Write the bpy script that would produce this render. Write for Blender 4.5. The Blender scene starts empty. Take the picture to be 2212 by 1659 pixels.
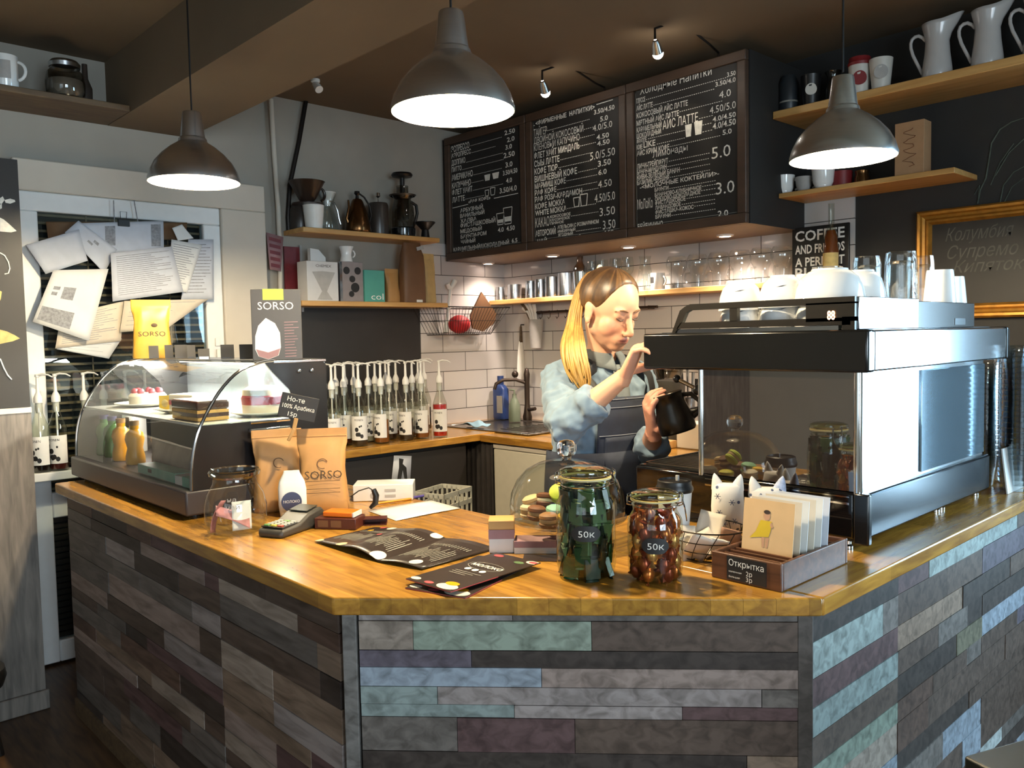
import bpy, bmesh, math, random
from mathutils import Vector, Matrix, Euler
random.seed(7)
PI = math.pi
scn = bpy.context.scene
COL = scn.collection

# ---------------------------------------------------------------- camera
IW, IH = 2212, 1659
FPX = 1784.95
CAM = Vector((0.0, 0.0, 1.4))
_yaw, _pit, _rol = math.radians(-46.854), math.radians(-3.303), math.radians(-1.126)
_f = Vector((math.sin(_yaw)*math.cos(_pit), math.cos(_yaw)*math.cos(_pit), math.sin(_pit)))
_r = Vector((math.cos(_yaw), -math.sin(_yaw), 0)); _u = _r.cross(_f)
CR = _r*math.cos(_rol) + _u*math.sin(_rol)
CU = -_r*math.sin(_rol) + _u*math.cos(_rol)
cam_d = bpy.data.cameras.new('camera'); cam_d.sensor_width = 36; cam_d.lens = FPX/IW*36
cam_d.clip_start = 0.05
cam = bpy.data.objects.new('camera', cam_d); COL.objects.link(cam)
cam.matrix_world = Matrix(((CR.x, CU.x, -_f.x, CAM.x), (CR.y, CU.y, -_f.y, CAM.y), (CR.z, CU.z, -_f.z, CAM.z), (0, 0, 0, 1)))
scn.camera = cam

# measuring rays of the photograph against the planes of the room
def _ray(px, py): return _f + CR*((px-IW/2)/FPX) - CU*((py-IH/2)/FPX)
def PX(px, py, x): d = _ray(px, py); return CAM + d*(x/d.x)
def PY(px, py, y): d = _ray(px, py); return CAM + d*(y/d.y)
def PZ(px, py, z): d = _ray(px, py); return CAM + d*((z-CAM.z)/d.z)
def PD(px, py, t): return CAM + _ray(px, py)*t

# ---------------------------------------------------------------- world, daylight, exposure
scn.view_settings.view_transform = 'Standard'
scn.view_settings.look = 'None'
scn.view_settings.exposure = 0.75
scn.view_settings.gamma = 1.0
scn.view_settings.use_curve_mapping = False
w = bpy.data.worlds.new('sky'); scn.world = w; w.use_nodes = True
w.node_tree.nodes['Background'].inputs[0].default_value = (0.7, 0.85, 1.0, 1)
w.node_tree.nodes['Background'].inputs[1].default_value = 1.0
scn.cycles.max_bounces = 9; scn.cycles.diffuse_bounces = 3; scn.cycles.glossy_bounces = 4
scn.cycles.transparent_max_bounces = 24; scn.cycles.transmission_bounces = 6
scn.cycles.caustics_reflective = False; scn.cycles.caustics_refractive = False
scn.cycles.sample_clamp_indirect = 4.0; scn.cycles.sample_clamp_direct = 0
scn.cycles.use_denoising = True
try: scn.cycles.denoiser = 'OPENIMAGEDENOISE'
except Exception: pass

def light(name, kind, loc, power, color, size=0.05, target=None, spot=None, blend=0.5, sy=None):
    d = bpy.data.lights.new(name, kind); d.energy = power; d.color = color
    if kind == 'AREA':
        d.shape = 'RECTANGLE'; d.size = size; d.size_y = sy or size
    else: d.shadow_soft_size = size
    if kind == 'SPOT': d.spot_size = spot; d.spot_blend = blend
    o = bpy.data.objects.new(name, d); COL.objects.link(o); o.location = loc
    if target is not None:
        o.rotation_euler = (Vector(target)-Vector(loc)).to_track_quat('-Z', 'Y').to_euler()
    return o
WX, WY = -4.02, 3.716          # left wall plane, back wall plane
RX = 2.6                       # wall on the customers' side, with the windows
FY = -2.2                      # wall behind the photographer
CEIL = 2.67
# daylight through the two window openings (cool, overcast), then an added front fill
light('daylight_back_window', 'AREA', (0.62, WY+0.25, 1.45), 120, (0.62, 0.82, 1.0), 1.5, (0.3, 0, 0.9), sy=1.7)
light('daylight_side_window', 'AREA', (RX+0.1, 0.0, 1.5), 85, (0.82, 0.91, 1.0), 1.7, (-1.5, 0.9, 0.6), sy=1.5)
light('added_front_fill', 'AREA', (0.6, FY-0.1, 1.5), 8, (1.0, 0.96, 0.9), 2.6, (-1.0, 1.5, 1.2), sy=1.5)  # added frontal fill from behind the camera, no known window there

# ---------------------------------------------------------------- materials
def H(h, a=1.0):
    h = h.lstrip('#'); c = [int(h[i:i+2], 16)/255 for i in (0, 2, 4)]
    return tuple((x/12.92 if x <= 0.04045 else ((x+0.055)/1.055)**2.4) for x in c) + (a,)
M = {}
def _base(name):
    m = bpy.data.materials.new(name); m.use_nodes = True
    nt = m.node_tree; b = nt.nodes['Principled BSDF']
    M[name] = m
    return m, nt, b
def mat(name, col, rough=0.5, metal=0.0, var=0.08, scale=25.0, bump=0.0, stretch=(1, 1, 1), spec=0.5, coat=0.0, emit=0.0, sss=0.0, sheen=0.0):
    m, nt, b = _base(name)
    c = H(col) if isinstance(col, str) else tuple(col)
    tc = nt.nodes.new('ShaderNodeTexCoord'); mp = nt.nodes.new('ShaderNodeMapping'); nz = nt.nodes.new('ShaderNodeTexNoise')
    mp.inputs['Scale'].default_value = stretch
    nz.inputs['Scale'].default_value = scale; nz.inputs['Detail'].default_value = 4
    nt.links.new(tc.outputs['Object'], mp.inputs[0]); nt.links.new(mp.outputs[0], nz.inputs['Vector'])
    rp = nt.nodes.new('ShaderNodeValToRGB')
    rp.color_ramp.elements[0].position = 0.3; rp.color_ramp.elements[1].position = 0.7
    rp.color_ramp.elements[0].color = tuple(x*(1-var) for x in c[:3]) + (1,)
    rp.color_ramp.elements[1].color = tuple(min(1, x*(1+var)) for x in c[:3]) + (1,)
    nt.links.new(nz.outputs['Fac'], rp.inputs[0]); nt.links.new(rp.outputs[0], b.inputs['Base Color'])
    b.inputs['Roughness'].default_value = rough; b.inputs['Metallic'].default_value = metal
    b.inputs['Specular IOR Level'].default_value = spec
    b.inputs['Coat Weight'].default_value = coat; b.inputs['Coat Roughness'].default_value = 0.08
    if sheen: b.inputs['Sheen Weight'].default_value = sheen
    if sss: b.inputs['Subsurface Weight'].default_value = sss; b.inputs['Subsurface Radius'].default_value = (0.02, 0.008, 0.004)
    if emit:
        b.inputs['Emission Color'].default_value = c; b.inputs['Emission Strength'].default_value = emit
    if bump:
        bp = nt.nodes.new('ShaderNodeBump'); bp.inputs['Strength'].default_value = bump; bp.inputs['Distance'].default_value = 0.002
        nt.links.new(nz.outputs['Fac'], bp.inputs['Height']); nt.links.new(bp.outputs[0], b.inputs['Normal'])
    return m
def glass(name, tint='#ffffff', ior=1.45, rough=0.0, gl=1.0):
    """thin-walled clear glass: see-through with a Fresnel reflection"""
    m, nt, b = _base(name); nt.nodes.remove(b)
    out = nt.nodes['Material Output']
    tr = nt.nodes.new('ShaderNodeBsdfTransparent'); gs = nt.nodes.new('ShaderNodeBsdfGlossy'); mx = nt.nodes.new('ShaderNodeMixShader')
    lw = nt.nodes.new('ShaderNodeLayerWeight'); lw.inputs['Blend'].default_value = 0.5
    pw = nt.nodes.new('ShaderNodeMath'); pw.operation = 'POWER'; pw.inputs[1].default_value = 3.6
    f0 = 2*((ior-1)/(ior+1))**2
    fr = nt.nodes.new('ShaderNodeMath'); fr.operation = 'MULTIPLY_ADD'; fr.inputs[1].default_value = 0.62; fr.inputs[2].default_value = f0
    nt.links.new(lw.outputs['Facing'], pw.inputs[0]); nt.links.new(pw.outputs[0], fr.inputs[0])
    nz = nt.nodes.new('ShaderNodeTexNoise'); nz.inputs['Scale'].default_value = 6
    bp = nt.nodes.new('ShaderNodeBump'); bp.inputs['Strength'].default_value = 0.06; bp.inputs['Distance'].default_value = 0.004
    nt.links.new(nz.outputs['Fac'], bp.inputs['Height']); nt.links.new(bp.outputs[0], gs.inputs['Normal'])
    mu = nt.nodes.new('ShaderNodeMath'); mu.operation = 'MULTIPLY'; mu.inputs[1].default_value = gl; mu.use_clamp = True
    tr.inputs[0].default_value = H(tint); gs.inputs['Roughness'].default_value = rough
    nt.links.new(fr.outputs[0], mu.inputs[0]); nt.links.new(mu.outputs[0], mx.inputs[0])
    nt.links.new(tr.outputs[0], mx.inputs[1]); nt.links.new(gs.outputs[0], mx.inputs[2]); nt.links.new(mx.outputs[0], out.inputs[0])
    return m
def glow(name, col, strength):
    m, nt, b = _base(name)
    b.inputs['Base Color'].default_value = H(col); b.inputs['Emission Color'].default_value = H(col); b.inputs['Emission Strength'].default_value = strength
    return m
def wood(name, c1, c2, axis='X', rough=0.4, stave=None, coat=0.0, scale=9.0, spec=0.5):
    """wood with grain along the axis; stave=(length, width) adds glued staves of differing tone"""
    m, nt, b = _base(name)
    tc = nt.nodes.new('ShaderNodeTexCoord'); mp = nt.nodes.new('ShaderNodeMapping')
    st = {'X': (0.12, 1, 1), 'Y': (1, 0.12, 1), 'Z': (1, 1, 0.12)}[axis]
    mp.inputs['Scale'].default_value = st
    nz = nt.nodes.new('ShaderNodeTexNoise'); nz.inputs['Scale'].default_value = scale*6; nz.inputs['Detail'].default_value = 6; nz.inputs['Distortion'].default_value = 0.6
    nt.links.new(tc.outputs['Object'], mp.inputs[0]); nt.links.new(mp.outputs[0], nz.inputs['Vector'])
    rp = nt.nodes.new('ShaderNodeValToRGB'); rp.color_ramp.elements[0].position = 0.32; rp.color_ramp.elements[1].position = 0.68
    rp.color_ramp.elements[0].color = H(c1); rp.color_ramp.elements[1].color = H(c2)
    nt.links.new(nz.outputs['Fac'], rp.inputs[0]); last = rp.outputs[0]
    if stave:
        br = nt.nodes.new('ShaderNodeTexBrick'); br.inputs['Scale'].default_value = 1.0
        br.inputs['Brick Width'].default_value = stave[0]; br.inputs['Row Height'].default_value = stave[1]; br.inputs['Mortar Size'].default_value = 0.0006
        br.inputs['Color1'].default_value = (1.15, 1.08, 1.0, 1); br.inputs['Color2'].default_value = (0.62, 0.6, 0.55, 1); br.inputs['Mortar'].default_value = (0.6, 0.54, 0.46, 1)
        br.inputs['Bias'].default_value = 0.0
        mp2 = nt.nodes.new('ShaderNodeMapping')
        if axis == 'Y': mp2.inputs['Rotation'].default_value = (0, 0, PI/2)
        nt.links.new(tc.outputs['Object'], mp2.inputs[0]); nt.links.new(mp2.outputs[0], br.inputs['Vector'])
        mx = nt.nodes.new('ShaderNodeMix'); mx.data_type = 'RGBA'; mx.blend_type = 'MULTIPLY'; mx.inputs[0].default_value = 0.75
        nt.links.new(last, mx.inputs[6]); nt.links.new(br.outputs['Color'], mx.inputs[7]); last = mx.outputs[2]
    nt.links.new(last, b.inputs['Base Color'])
    b.inputs['Roughness'].default_value = rough; b.inputs['Coat Weight'].default_value = coat; b.inputs['Coat Roughness'].default_value = 0.15
    b.inputs['Specular IOR Level'].default_value = spec
    return m
def painted(name, rough=0.6, grain=(0.15, 1, 1), amt=0.45, spec=0.3):
    """paint / print whose colour is stored per face of the mesh, over a grain"""
    m, nt, b = _base(name)
    at = nt.nodes.new('ShaderNodeAttribute'); at.attribute_name = 'Col'
    tc = nt.nodes.new('ShaderNodeTexCoord'); mp = nt.nodes.new('ShaderNodeMapping'); mp.inputs['Scale'].default_value = grain
    nz = nt.nodes.new('ShaderNodeTexNoise'); nz.inputs['Scale'].default_value = 40; nz.inputs['Detail'].default_value = 6; nz.inputs['Distortion'].default_value = 0.8
    nt.links.new(tc.outputs['Object'], mp.inputs[0]); nt.links.new(mp.outputs[0], nz.inputs['Vector'])
    rp = nt.nodes.new('ShaderNodeValToRGB'); rp.color_ramp.elements[0].position = 0.3; rp.color_ramp.elements[1].position = 0.62
    g = 1-amt; rp.color_ramp.elements[0].color = (g, g*0.98, g*0.95, 1); rp.color_ramp.elements[1].color = (1.05, 1.05, 1.05, 1)
    nt.links.new(nz.outputs['Fac'], rp.inputs[0])
    mx = nt.nodes.new('ShaderNodeMix'); mx.data_type = 'RGBA'; mx.blend_type = 'MULTIPLY'; mx.inputs[0].default_value = 1
    nt.links.new(at.outputs['Color'], mx.inputs[6]); nt.links.new(rp.outputs[0], mx.inputs[7]); nt.links.new(mx.outputs[2], b.inputs['Base Color'])
    b.inputs['Roughness'].default_value = rough; b.inputs['Specular IOR Level'].default_value = spec
    return m
def tiles(name, c1, c2, grout, w, h, rough=0.15):
    m, nt, b = _base(name)
    uv = nt.nodes.new('ShaderNodeUVMap')
    br = nt.nodes.new('ShaderNodeTexBrick'); br.inputs['Scale'].default_value = 1.0
    br.inputs['Brick Width'].default_value = w; br.inputs['Row Height'].default_value = h; br.inputs['Mortar Size'].default_value = 0.0022; br.inputs['Mortar Smooth'].default_value = 0.2
    br.inputs['Color1'].default_value = H(c1); br.inputs['Color2'].default_value = H(c2); br.inputs['Mortar'].default_value = H(grout)
    nt.links.new(uv.outputs[0], br.inputs['Vector']); nt.links.new(br.outputs['Color'], b.inputs['Base Color'])
    bp = nt.nodes.new('ShaderNodeBump'); bp.inputs['Strength'].default_value = 0.5; bp.inputs['Distance'].default_value = 0.004; bp.invert = True
    nt.links.new(br.outputs['Fac'], bp.inputs['Height']); nt.links.new(bp.outputs[0], b.inputs['Normal'])
    b.inputs['Roughness'].default_value = rough
    return m

def solid_glass(name, col='#f4f7f5'):
    m, nt, b = _base(name); b.inputs['Base Color'].default_value = H(col); b.inputs['Transmission Weight'].default_value = 1.0; b.inputs['Roughness'].default_value = 0.01; b.inputs['IOR'].default_value = 1.5
    return m
# ---------------------------------------------------------------- mesh builder
class MB:
    def __init__(s): s.v = []; s.f = []; s.mi = []; s.c = []; s.uv = None; s.cur = 0; s.col = None
    def add(s, vs, fs, xf=None):
        o = len(s.v)
        s.v += [tuple(xf @ Vector(p)) if xf is not None else tuple(p) for p in vs]
        for f in fs:
            s.f.append(tuple(i+o for i in f)); s.mi.append(s.cur); s.c.append(s.col)
        return s
    def box(s, c, d, rz=0.0, xf=None, R=None):
        x, y, z = (k/2 for k in d)
        vs = [(-x,-y,-z),(x,-y,-z),(x,y,-z),(-x,y,-z),(-x,-y,z),(x,-y,z),(x,y,z),(-x,y,z)]
        m = Matrix.Translation(c) @ (R.to_4x4() if R is not None else Matrix.Rotation(rz, 4, 'Z'))
        if xf is not None: m = xf @ m
        return s.add(vs, [(3,2,1,0),(4,5,6,7),(0,1,5,4),(1,2,6,5),(2,3,7,6),(3,0,4,7)], m)
    def bb(s, lo, hi, xf=None):
        return s.box([(a+b)/2 for a, b in zip(lo, hi)], [abs(b-a) for a, b in zip(lo, hi)], xf=xf)
    def lathe(s, prof, n=28, c=(0,0,0), xf=None, a0=0.0, a1=2*PI, sq=(1,1)):
        full = abs(a1-a0-2*PI) < 1e-6; k = n if full else n+1
        vs = []; fs = []; rows = []
        for r, z in prof:
            if r < 1e-6: rows.append([len(vs)]); vs.append((c[0], c[1], c[2]+z))
            else:
                rows.append(list(range(len(vs), len(vs)+k)))
                for i in range(k):
                    a = a0+(a1-a0)*i/n; vs.append((c[0]+r*math.cos(a)*sq[0], c[1]+r*math.sin(a)*sq[1], c[2]+z))
        for A, B in zip(rows, rows[1:]):
            for i in range(n):
                j = (i+1) % k if full else i+1
                if len(A) == 1 and len(B) == 1: continue
                if len(A) == 1: fs.append((A[0], B[j], B[i]))
                elif len(B) == 1: fs.append((A[i], A[j], B[0]))
                else: fs.append((A[i], A[j], B[j], B[i]))
        return s.add(vs, fs, xf)
    def cyl(s, c, r, h, n=20, r2=None, xf=None):
        r2 = r if r2 is None else r2
        return s.lathe([(0,0),(r,0),(r2,h),(0,h)], n, c, xf)
    def tube(s, pts, r, n=8, xf=None, closed=False, cap=True, flat=1.0):
        pts = [Vector(p) for p in pts]; N = len(pts); vs = []; fs = []; prev = None
        for i, p in enumerate(pts):
            if closed: t = pts[(i+1) % N]-pts[i-1]
            else: t = pts[min(i+1, N-1)]-pts[max(i-1, 0)]
            if t.length < 1e-9: t = Vector((0,0,1))
            t.normalize()
            if prev is None:
                a = Vector((0,0,1)) if abs(t.z) < 0.9 else Vector((1,0,0)); u = t.cross(a).normalized()
            else: u = (prev-t*prev.dot(t)).normalized()
            prev = u; v = t.cross(u)
            rr = r[i] if isinstance(r, (list, tuple)) else r
            for k in range(n):
                a = 2*PI*k/n; vs.append(p+u*(rr*math.cos(a))+v*(rr*flat*math.sin(a)))
        for i in range(N if closed else N-1):
            j = (i+1) % N
            for k in range(n):
                l = (k+1) % n; fs.append((i*n+k, i*n+l, j*n+l, j*n+k))
        if cap and not closed:
            fs.append(tuple(range(n-1, -1, -1))); fs.append(tuple((N-1)*n+k for k in range(n)))
        return s.add(vs, fs, xf)
    def prism(s, poly, z0, z1, xf=None):
        n = len(poly)
        vs = [(p[0], p[1], z0) for p in poly]+[(p[0], p[1], z1) for p in poly]
        fs = [tuple(range(n-1, -1, -1)), tuple(range(n, 2*n))]+[(i, (i+1) % n, n+(i+1) % n, n+i) for i in range(n)]
        return s.add(vs, fs, xf)
    def sph(s, c, r, n=16, m=10, xf=None):
        r = (r, r, r) if not isinstance(r, (tuple, list)) else r
        X = Matrix.Translation(c) @ Matrix.Diagonal((*r, 1))
        if xf is not None: X = xf @ X
        return s.lathe([(math.sin(PI*i/m), -math.cos(PI*i/m)) for i in range(m+1)], n, xf=X)
    def loft(s, rings, xf=None, cap=True, closed=True):
        n = len(rings[0]); vs = [p for R in rings for p in R]; fs = []
        for i in range(len(rings)-1):
            for k in range(n if closed else n-1):
                l = (k+1) % n; fs.append((i*n+k, i*n+l, (i+1)*n+l, (i+1)*n+k))
        if cap and closed:
            fs.append(tuple(range(n-1, -1, -1))); fs.append(tuple((len(rings)-1)*n+k for k in range(n)))
        return s.add(vs, fs, xf)
    def grid(s, fn, nu, nv, xf=None):
        vs = [fn(i/nu, j/nv) for j in range(nv+1) for i in range(nu+1)]
        fs = [(j*(nu+1)+i, j*(nu+1)+i+1, (j+1)*(nu+1)+i+1, (j+1)*(nu+1)+i) for j in range(nv) for i in range(nu)]
        return s.add(vs, fs, xf)
    def text(s, txt, size, xf, align='LEFT', sx=1.0, ext=0.0003, shear=0.0, bold=0.0):
        key = (txt, align, shear, bold)
        if key not in _TXT:
            cu = bpy.data.curves.new('t', 'FONT'); cu.body = txt; cu.size = 1; cu.align_x = align; cu.resolution_u = 2; cu.shear = shear; cu.offset = bold
            ob = bpy.data.objects.new('t', cu); COL.objects.link(ob)
            dg = bpy.context.evaluated_depsgraph_get()
            me = ob.evaluated_get(dg).to_mesh()
            _TXT[key] = ([tuple(v.co) for v in me.vertices], [tuple(p.vertices) for p in me.polygons])
            ob.evaluated_get(dg).to_mesh_clear()
            bpy.data.objects.remove(ob); bpy.data.curves.remove(cu)
        vs, fs = _TXT[key]
        return s.add(vs, fs, xf @ Matrix.Diagonal((size*sx, size, 1, 1)))
    def build(s, name, m, parent=None, smooth=38, bevel=0.0, seg=2, loc=None, solid=0.0, sub=0):
        me = bpy.data.meshes.new(name); me.from_pydata(s.v, [], s.f)
        for k in (m if isinstance(m, (list, tuple)) else [m]): me.materials.append(M[k] if isinstance(k, str) else k)
        me.polygons.foreach_set('material_index', s.mi)
        if any(c is not None for c in s.c):
            at = me.color_attributes.new('Col', 'FLOAT_COLOR', 'CORNER'); li = 0; arr = []
            for p in me.polygons: arr += list(s.c[p.index] or (0.5, 0.5, 0.5, 1))*len(p.vertices)
            at.data.foreach_set('color', arr)
        if s.uv:
            ul = me.uv_layers.new(name='UVMap')
            for lp in me.loops: ul.data[lp.index].uv = s.uv(me.vertices[lp.vertex_index].co)
        if smooth:
            me.polygons.foreach_set('use_smooth', [True]*len(me.polygons)); me.set_sharp_from_angle(angle=math.radians(smooth))
        me.validate(); me.update()
        o = bpy.data.objects.new(name, me); COL.objects.link(o)
        if parent is not None: o.parent = parent
        if loc is not None: o.location = loc
        if solid:
            k = o.modifiers.new('thickness', 'SOLIDIFY'); k.thickness = solid; k.offset = 0
        if bevel:
            k = o.modifiers.new('bevel', 'BEVEL'); k.width = bevel; k.segments = seg; k.limit_method = 'ANGLE'; k.angle_limit = math.radians(40)
        if sub:
            k = o.modifiers.new('sub', 'SUBSURF'); k.levels = sub; k.render_levels = sub
        return o
_TXT = {}
def thing(name, label, cat, loc=(0,0,0), rz=0.0, group=None, rot=None):
    o = bpy.data.objects.new(name, None); COL.objects.link(o); o.empty_display_size = 0.02
    o.location = loc; o.rotation_euler = rot if rot is not None else (0, 0, rz)
    o['label'] = label; o['category'] = cat
    if group: o['group'] = group
    return o
def tag(o, label, cat, group=None, kind=None):
    o['label'] = label; o['category'] = cat
    if group: o['group'] = group
    if kind: o['kind'] = kind
    return o
def struct(o): o['kind'] = 'structure'; return o
def dup(root, label, loc=None, rz=None, group=None):
    kids = {}
    for o in COL.objects:
        if o.parent is not None: kids.setdefault(o.parent, []).append(o)
    def cp(o, par):
        c = o.copy(); COL.objects.link(c)
        if par is not None: c.parent = par
        for ch in kids.get(o, []): cp(ch, c)
        return c
    r = cp(root, None); r['label'] = label
    if group: r['group'] = group
    if loc is not None: r.location = loc
    if rz is not None: r.rotation_euler = (0, 0, rz)
    return r
def frame(o, x, y):          # 4x4 from origin, x axis, y axis
    x = Vector(x).normalized(); y = Vector(y); z = x.cross(y).normalized(); y = z.cross(x)
    o = Vector(o)
    return Matrix(((x.x, y.x, z.x, o.x), (x.y, y.y, z.y, o.y), (x.z, y.z, z.z, o.z), (0,0,0,1)))
def arc(c, r, a0, a1, n, plane='XZ'):
    out = []
    for i in range(n+1):
        a = a0+(a1-a0)*i/n; u, v = r*math.cos(a), r*math.sin(a)
        out.append({'XZ': (c[0]+u, c[1], c[2]+v), 'YZ': (c[0], c[1]+u, c[2]+v), 'XY': (c[0]+u, c[1]+v, c[2])}[plane])
    return out
def rrect(w, h, r, n=4):
    out = []
    for cx, cy, a in ((w/2-r, h/2-r, 0), (-w/2+r, h/2-r, PI/2), (-w/2+r, -h/2+r, PI), (w/2-r, -h/2+r, 1.5*PI)):
        for i in range(n+1): out.append((cx+r*math.cos(a+PI/2*i/n), cy+r*math.sin(a+PI/2*i/n)))
    return out
ORD = ['first','second','third','fourth','fifth','sixth','seventh','eighth','ninth','tenth','eleventh','twelfth','thirteenth','fourteenth','fifteenth','sixteenth','seventeenth','eighteenth','nineteenth','twentieth']
# ================================================================= materials of the room
mat('grey_paint', '#a29c91', 0.85, var=0.04, scale=6)
mat('ceiling_paint', '#6b5a45', 0.8, var=0.06, scale=3)
mat('black_wall_paint', '#252423', 0.7, var=0.1, scale=8)
mat('pvc_white', '#e6e6e4', 0.35, var=0.02)
mat('plaster_cream', '#cfc6b8', 0.8, var=0.03, scale=8)
mat('dark_void', '#14110f', 0.8)
wood('floor_laminate', '#3a2717', '#664a30', 'X', 0.42, stave=(1.1, 0.12))
wood('worktop_oak_x', '#966a2c', '#c2913c', 'X', 0.24, stave=(0.42, 0.043), coat=0.25)  # clear cover tinted blue: the bluish reflection is put into its colour
wood('worktop_oak_y', '#966a2c', '#c2913c', 'Y', 0.24, stave=(0.42, 0.043), coat=0.25)
wood('shelf_pine_x', '#b98a4e', '#d3a768', 'X', 0.45, scale=5)
wood('shelf_pine_y', '#b98a4e', '#d3a768', 'Y', 0.45, scale=5)
wood('grey_laminate', '#5e5852', '#857c73', 'Z', 0.5, scale=8)
wood('dark_shelf_wood', '#4e3d2b', '#6a553c', 'Y', 0.6)
painted('plank_paint', 0.5, amt=0.5)
tiles('metro_tile', '#d6d1cc', '#bdb8b6', '#4a4642', 0.358, 0.1185, 0.12)
mat('blackboard', '#211f1e', 0.55, var=0.25, scale=4)
mat('chalk', '#e8e4da', 0.9, var=0.15, scale=60)
mat('chalk_dim', '#8c8a80', 0.9, var=0.25, scale=30)
mat('chalk_gold', '#c2ad72', 0.9, var=0.2, scale=40)
mat('black_plastic', '#161515', 0.35, var=0.05)
mat('black_gloss', '#0e0e0f', 0.12, var=0.02, coat=0.5)
mat('white_gloss', '#efefec', 0.15, var=0.02, coat=0.4)
mat('white_plastic', '#eceae4', 0.35, var=0.03)
mat('white_paper', '#dcdcda', 0.8, var=0.04, scale=10)
mat('steel', '#c9ccd0', 0.22, 1.0, var=0.04, scale=12)
mat('chrome', '#d8d8d8', 0.08, 1.0, var=0.02)
mat('dark_metal', '#2c2724', 0.4, 0.7, var=0.1)
glass('clear_glass', '#f4f7f5', 1.5)
glass('window_glass', '#e8f0f2', 1.45)

# ================================================================= shell of the room
b = MB(); b.bb((WX-0.1, FY-0.1, -0.08), (RX+0.1, WY+0.1, 0)); struct(b.build('floor', 'floor_laminate'))
b = MB(); b.bb((WX-0.1, FY-0.1, CEIL), (RX+0.1, WY+0.1, CEIL+0.1)); struct(b.build('ceiling', 'ceiling_paint'))
b = MB(); b.bb((WX, 1.285, 2.39), (RX, 1.65, CEIL)); struct(b.build('ceiling_beam', 'ceiling_paint'))
b = MB(); b.bb((WX-0.1, FY, 0), (WX, WY, CEIL)); struct(b.build('wall_left', 'grey_paint'))
b = MB(); w0, w1, wz0, wz1 = -0.30, 1.5, 0.55, 2.36
b.bb((WX-0.1, WY, 0), (w0, WY+0.1, CEIL)); b.bb((w1, WY, 0), (RX+0.1, WY+0.1, CEIL)); b.bb((w0, WY, 0), (w1, WY+0.1, wz0)); b.bb((w0, WY, wz1), (w1, WY+0.1, CEIL))
struct(b.build('wall_back', 'black_wall_paint'))
b = MB(); b.bb((RX, FY, 0), (RX+0.1, -0.9, CEIL)); b.bb((RX, 0.9, 0), (RX+0.1, WY, CEIL)); b.bb((RX, -0.9, 0), (RX+0.1, 0.9, 0.7)); b.bb((RX, -0.9, 2.3), (RX+0.1, 0.9, CEIL))
struct(b.build('wall_right', 'grey_paint'))
b = MB(); b.bb((WX-0.1, FY-0.1, 0), (-0.8, FY, CEIL)); b.bb((2.0, FY-0.1, 0), (RX+0.1, FY, CEIL)); b.bb((-0.8, FY-0.1, 0), (2.0, FY, 0.7)); b.bb((-0.8, FY-0.1, 2.3), (2.0, FY, CEIL)); struct(b.build('wall_front', 'grey_paint'))
def window(name, lo, hi, ax):
    b = MB(); f = 0.05
    def fr(a0, z0, a1, z1, mb, t):
        if ax == 'f': mb.bb((a0, FY-0.03-t, z0), (a1, FY-0.03, z1))
        elif ax == 'x': mb.bb((a0, WY+0.03, z0), (a1, WY+0.03+t, z1))
        else: mb.bb((RX+0.03, a0, z0), (RX+0.03+t, a1, z1))
    a0, z0 = lo; a1, z1 = hi
    fr(a0, z0, a1, z0+f, b, 0.05); fr(a0, z1-f, a1, z1, b, 0.05); fr(a0, z0, a0+f, z1, b, 0.05); fr(a1-f, z0, a1, z1, b, 0.05)
    m = (a0+a1)/2; fr(m-f/2, z0, m+f/2, z1, b, 0.05)
    o = struct(b.build(name, 'pvc_white'))
    g = MB(); fr(a0+f, z0+f, a1-f, z1-f, g, 0.006); struct(g.build('pane', 'window_glass', o))
window('window_1', (w0, wz0), (w1, wz1), 'x')
window('window_2', (-0.9, 0.7), (0.9, 2.3), 'y')
window('added_fill_window', (-0.8, 0.7), (2.0, 2.3), 'f')  # added unseen window behind the camera, made to go with the front fill

# white tiles in the bar corner
zt = PX(1090, 817, WX).z; yl = PX(907, 750, WX).y
b = MB(); b.bb((WX, yl, 0.84), (WX+0.012, WY, 1.975)); b.uv = lambda p: (p.y-WY, p.z-zt+1.0); struct(b.build('trim_1', 'metro_tile', smooth=0))
xr = PY(1848, 450, WY).x
b = MB(); b.bb((WX+0.012, WY-0.012, 0.84), (xr, WY, 2.02)); b.uv = lambda p: (p.x-WX+0.09, p.z-zt+1.0); struct(b.build('trim_2', 'metro_tile', smooth=0))

# partition at the far left: laminate below, chalkboard above
PXW = -3.53
b = MB(); b.bb((PXW-0.1, FY, 0), (PXW-0.013, 0.805, 2.095)); struct(b.build('wall_partition', 'grey_laminate'))
b = MB(); b.bb((PXW-0.013, FY, 0), (PXW, 0.805, 1.148)); struct(b.build('trim_5', 'grey_laminate'))
b = MB(); b.bb((PXW-0.005, FY, 1.148), (PXW+0.006, 0.806, 1.168)); struct(b.build('trim_3', 'plaster_cream'))
b = MB(); b.bb((PXW, FY, 0), (PXW+0.016, 0.815, 0.075)); struct(b.build('baseboard_left', 'grey_laminate', bevel=0.004))
cb = thing('chalkboard', 'tall black chalkboard with pale leaf drawings on the partition at the far left', 'chalkboard', (PXW-0.012, 0.2, 1.63))
b = MB(); b.bb((0, -0.9, -0.46), (0.012, 0.604, 0.463)); b.build('board', 'blackboard', cb)
def leaf(mb, pts, xf): mb.add([(p[0], p[1], 0) for p in pts], [tuple(range(len(pts)))], xf)
def pxleaf(mb, poly, plane, k):
    vs = [(PX(x, y, k) if plane == 'X' else PY(x, y, k)) for x, y in poly]
    mb.add(vs, [tuple(range(len(vs)))])
def poly_to(mb, poly, off): mb.add([PX(x, y, PXW+0.0012)-Vector(off) for x, y in poly], [tuple(range(len(poly)))])
off = (PXW-0.012, 0.2, 1.63)
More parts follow.
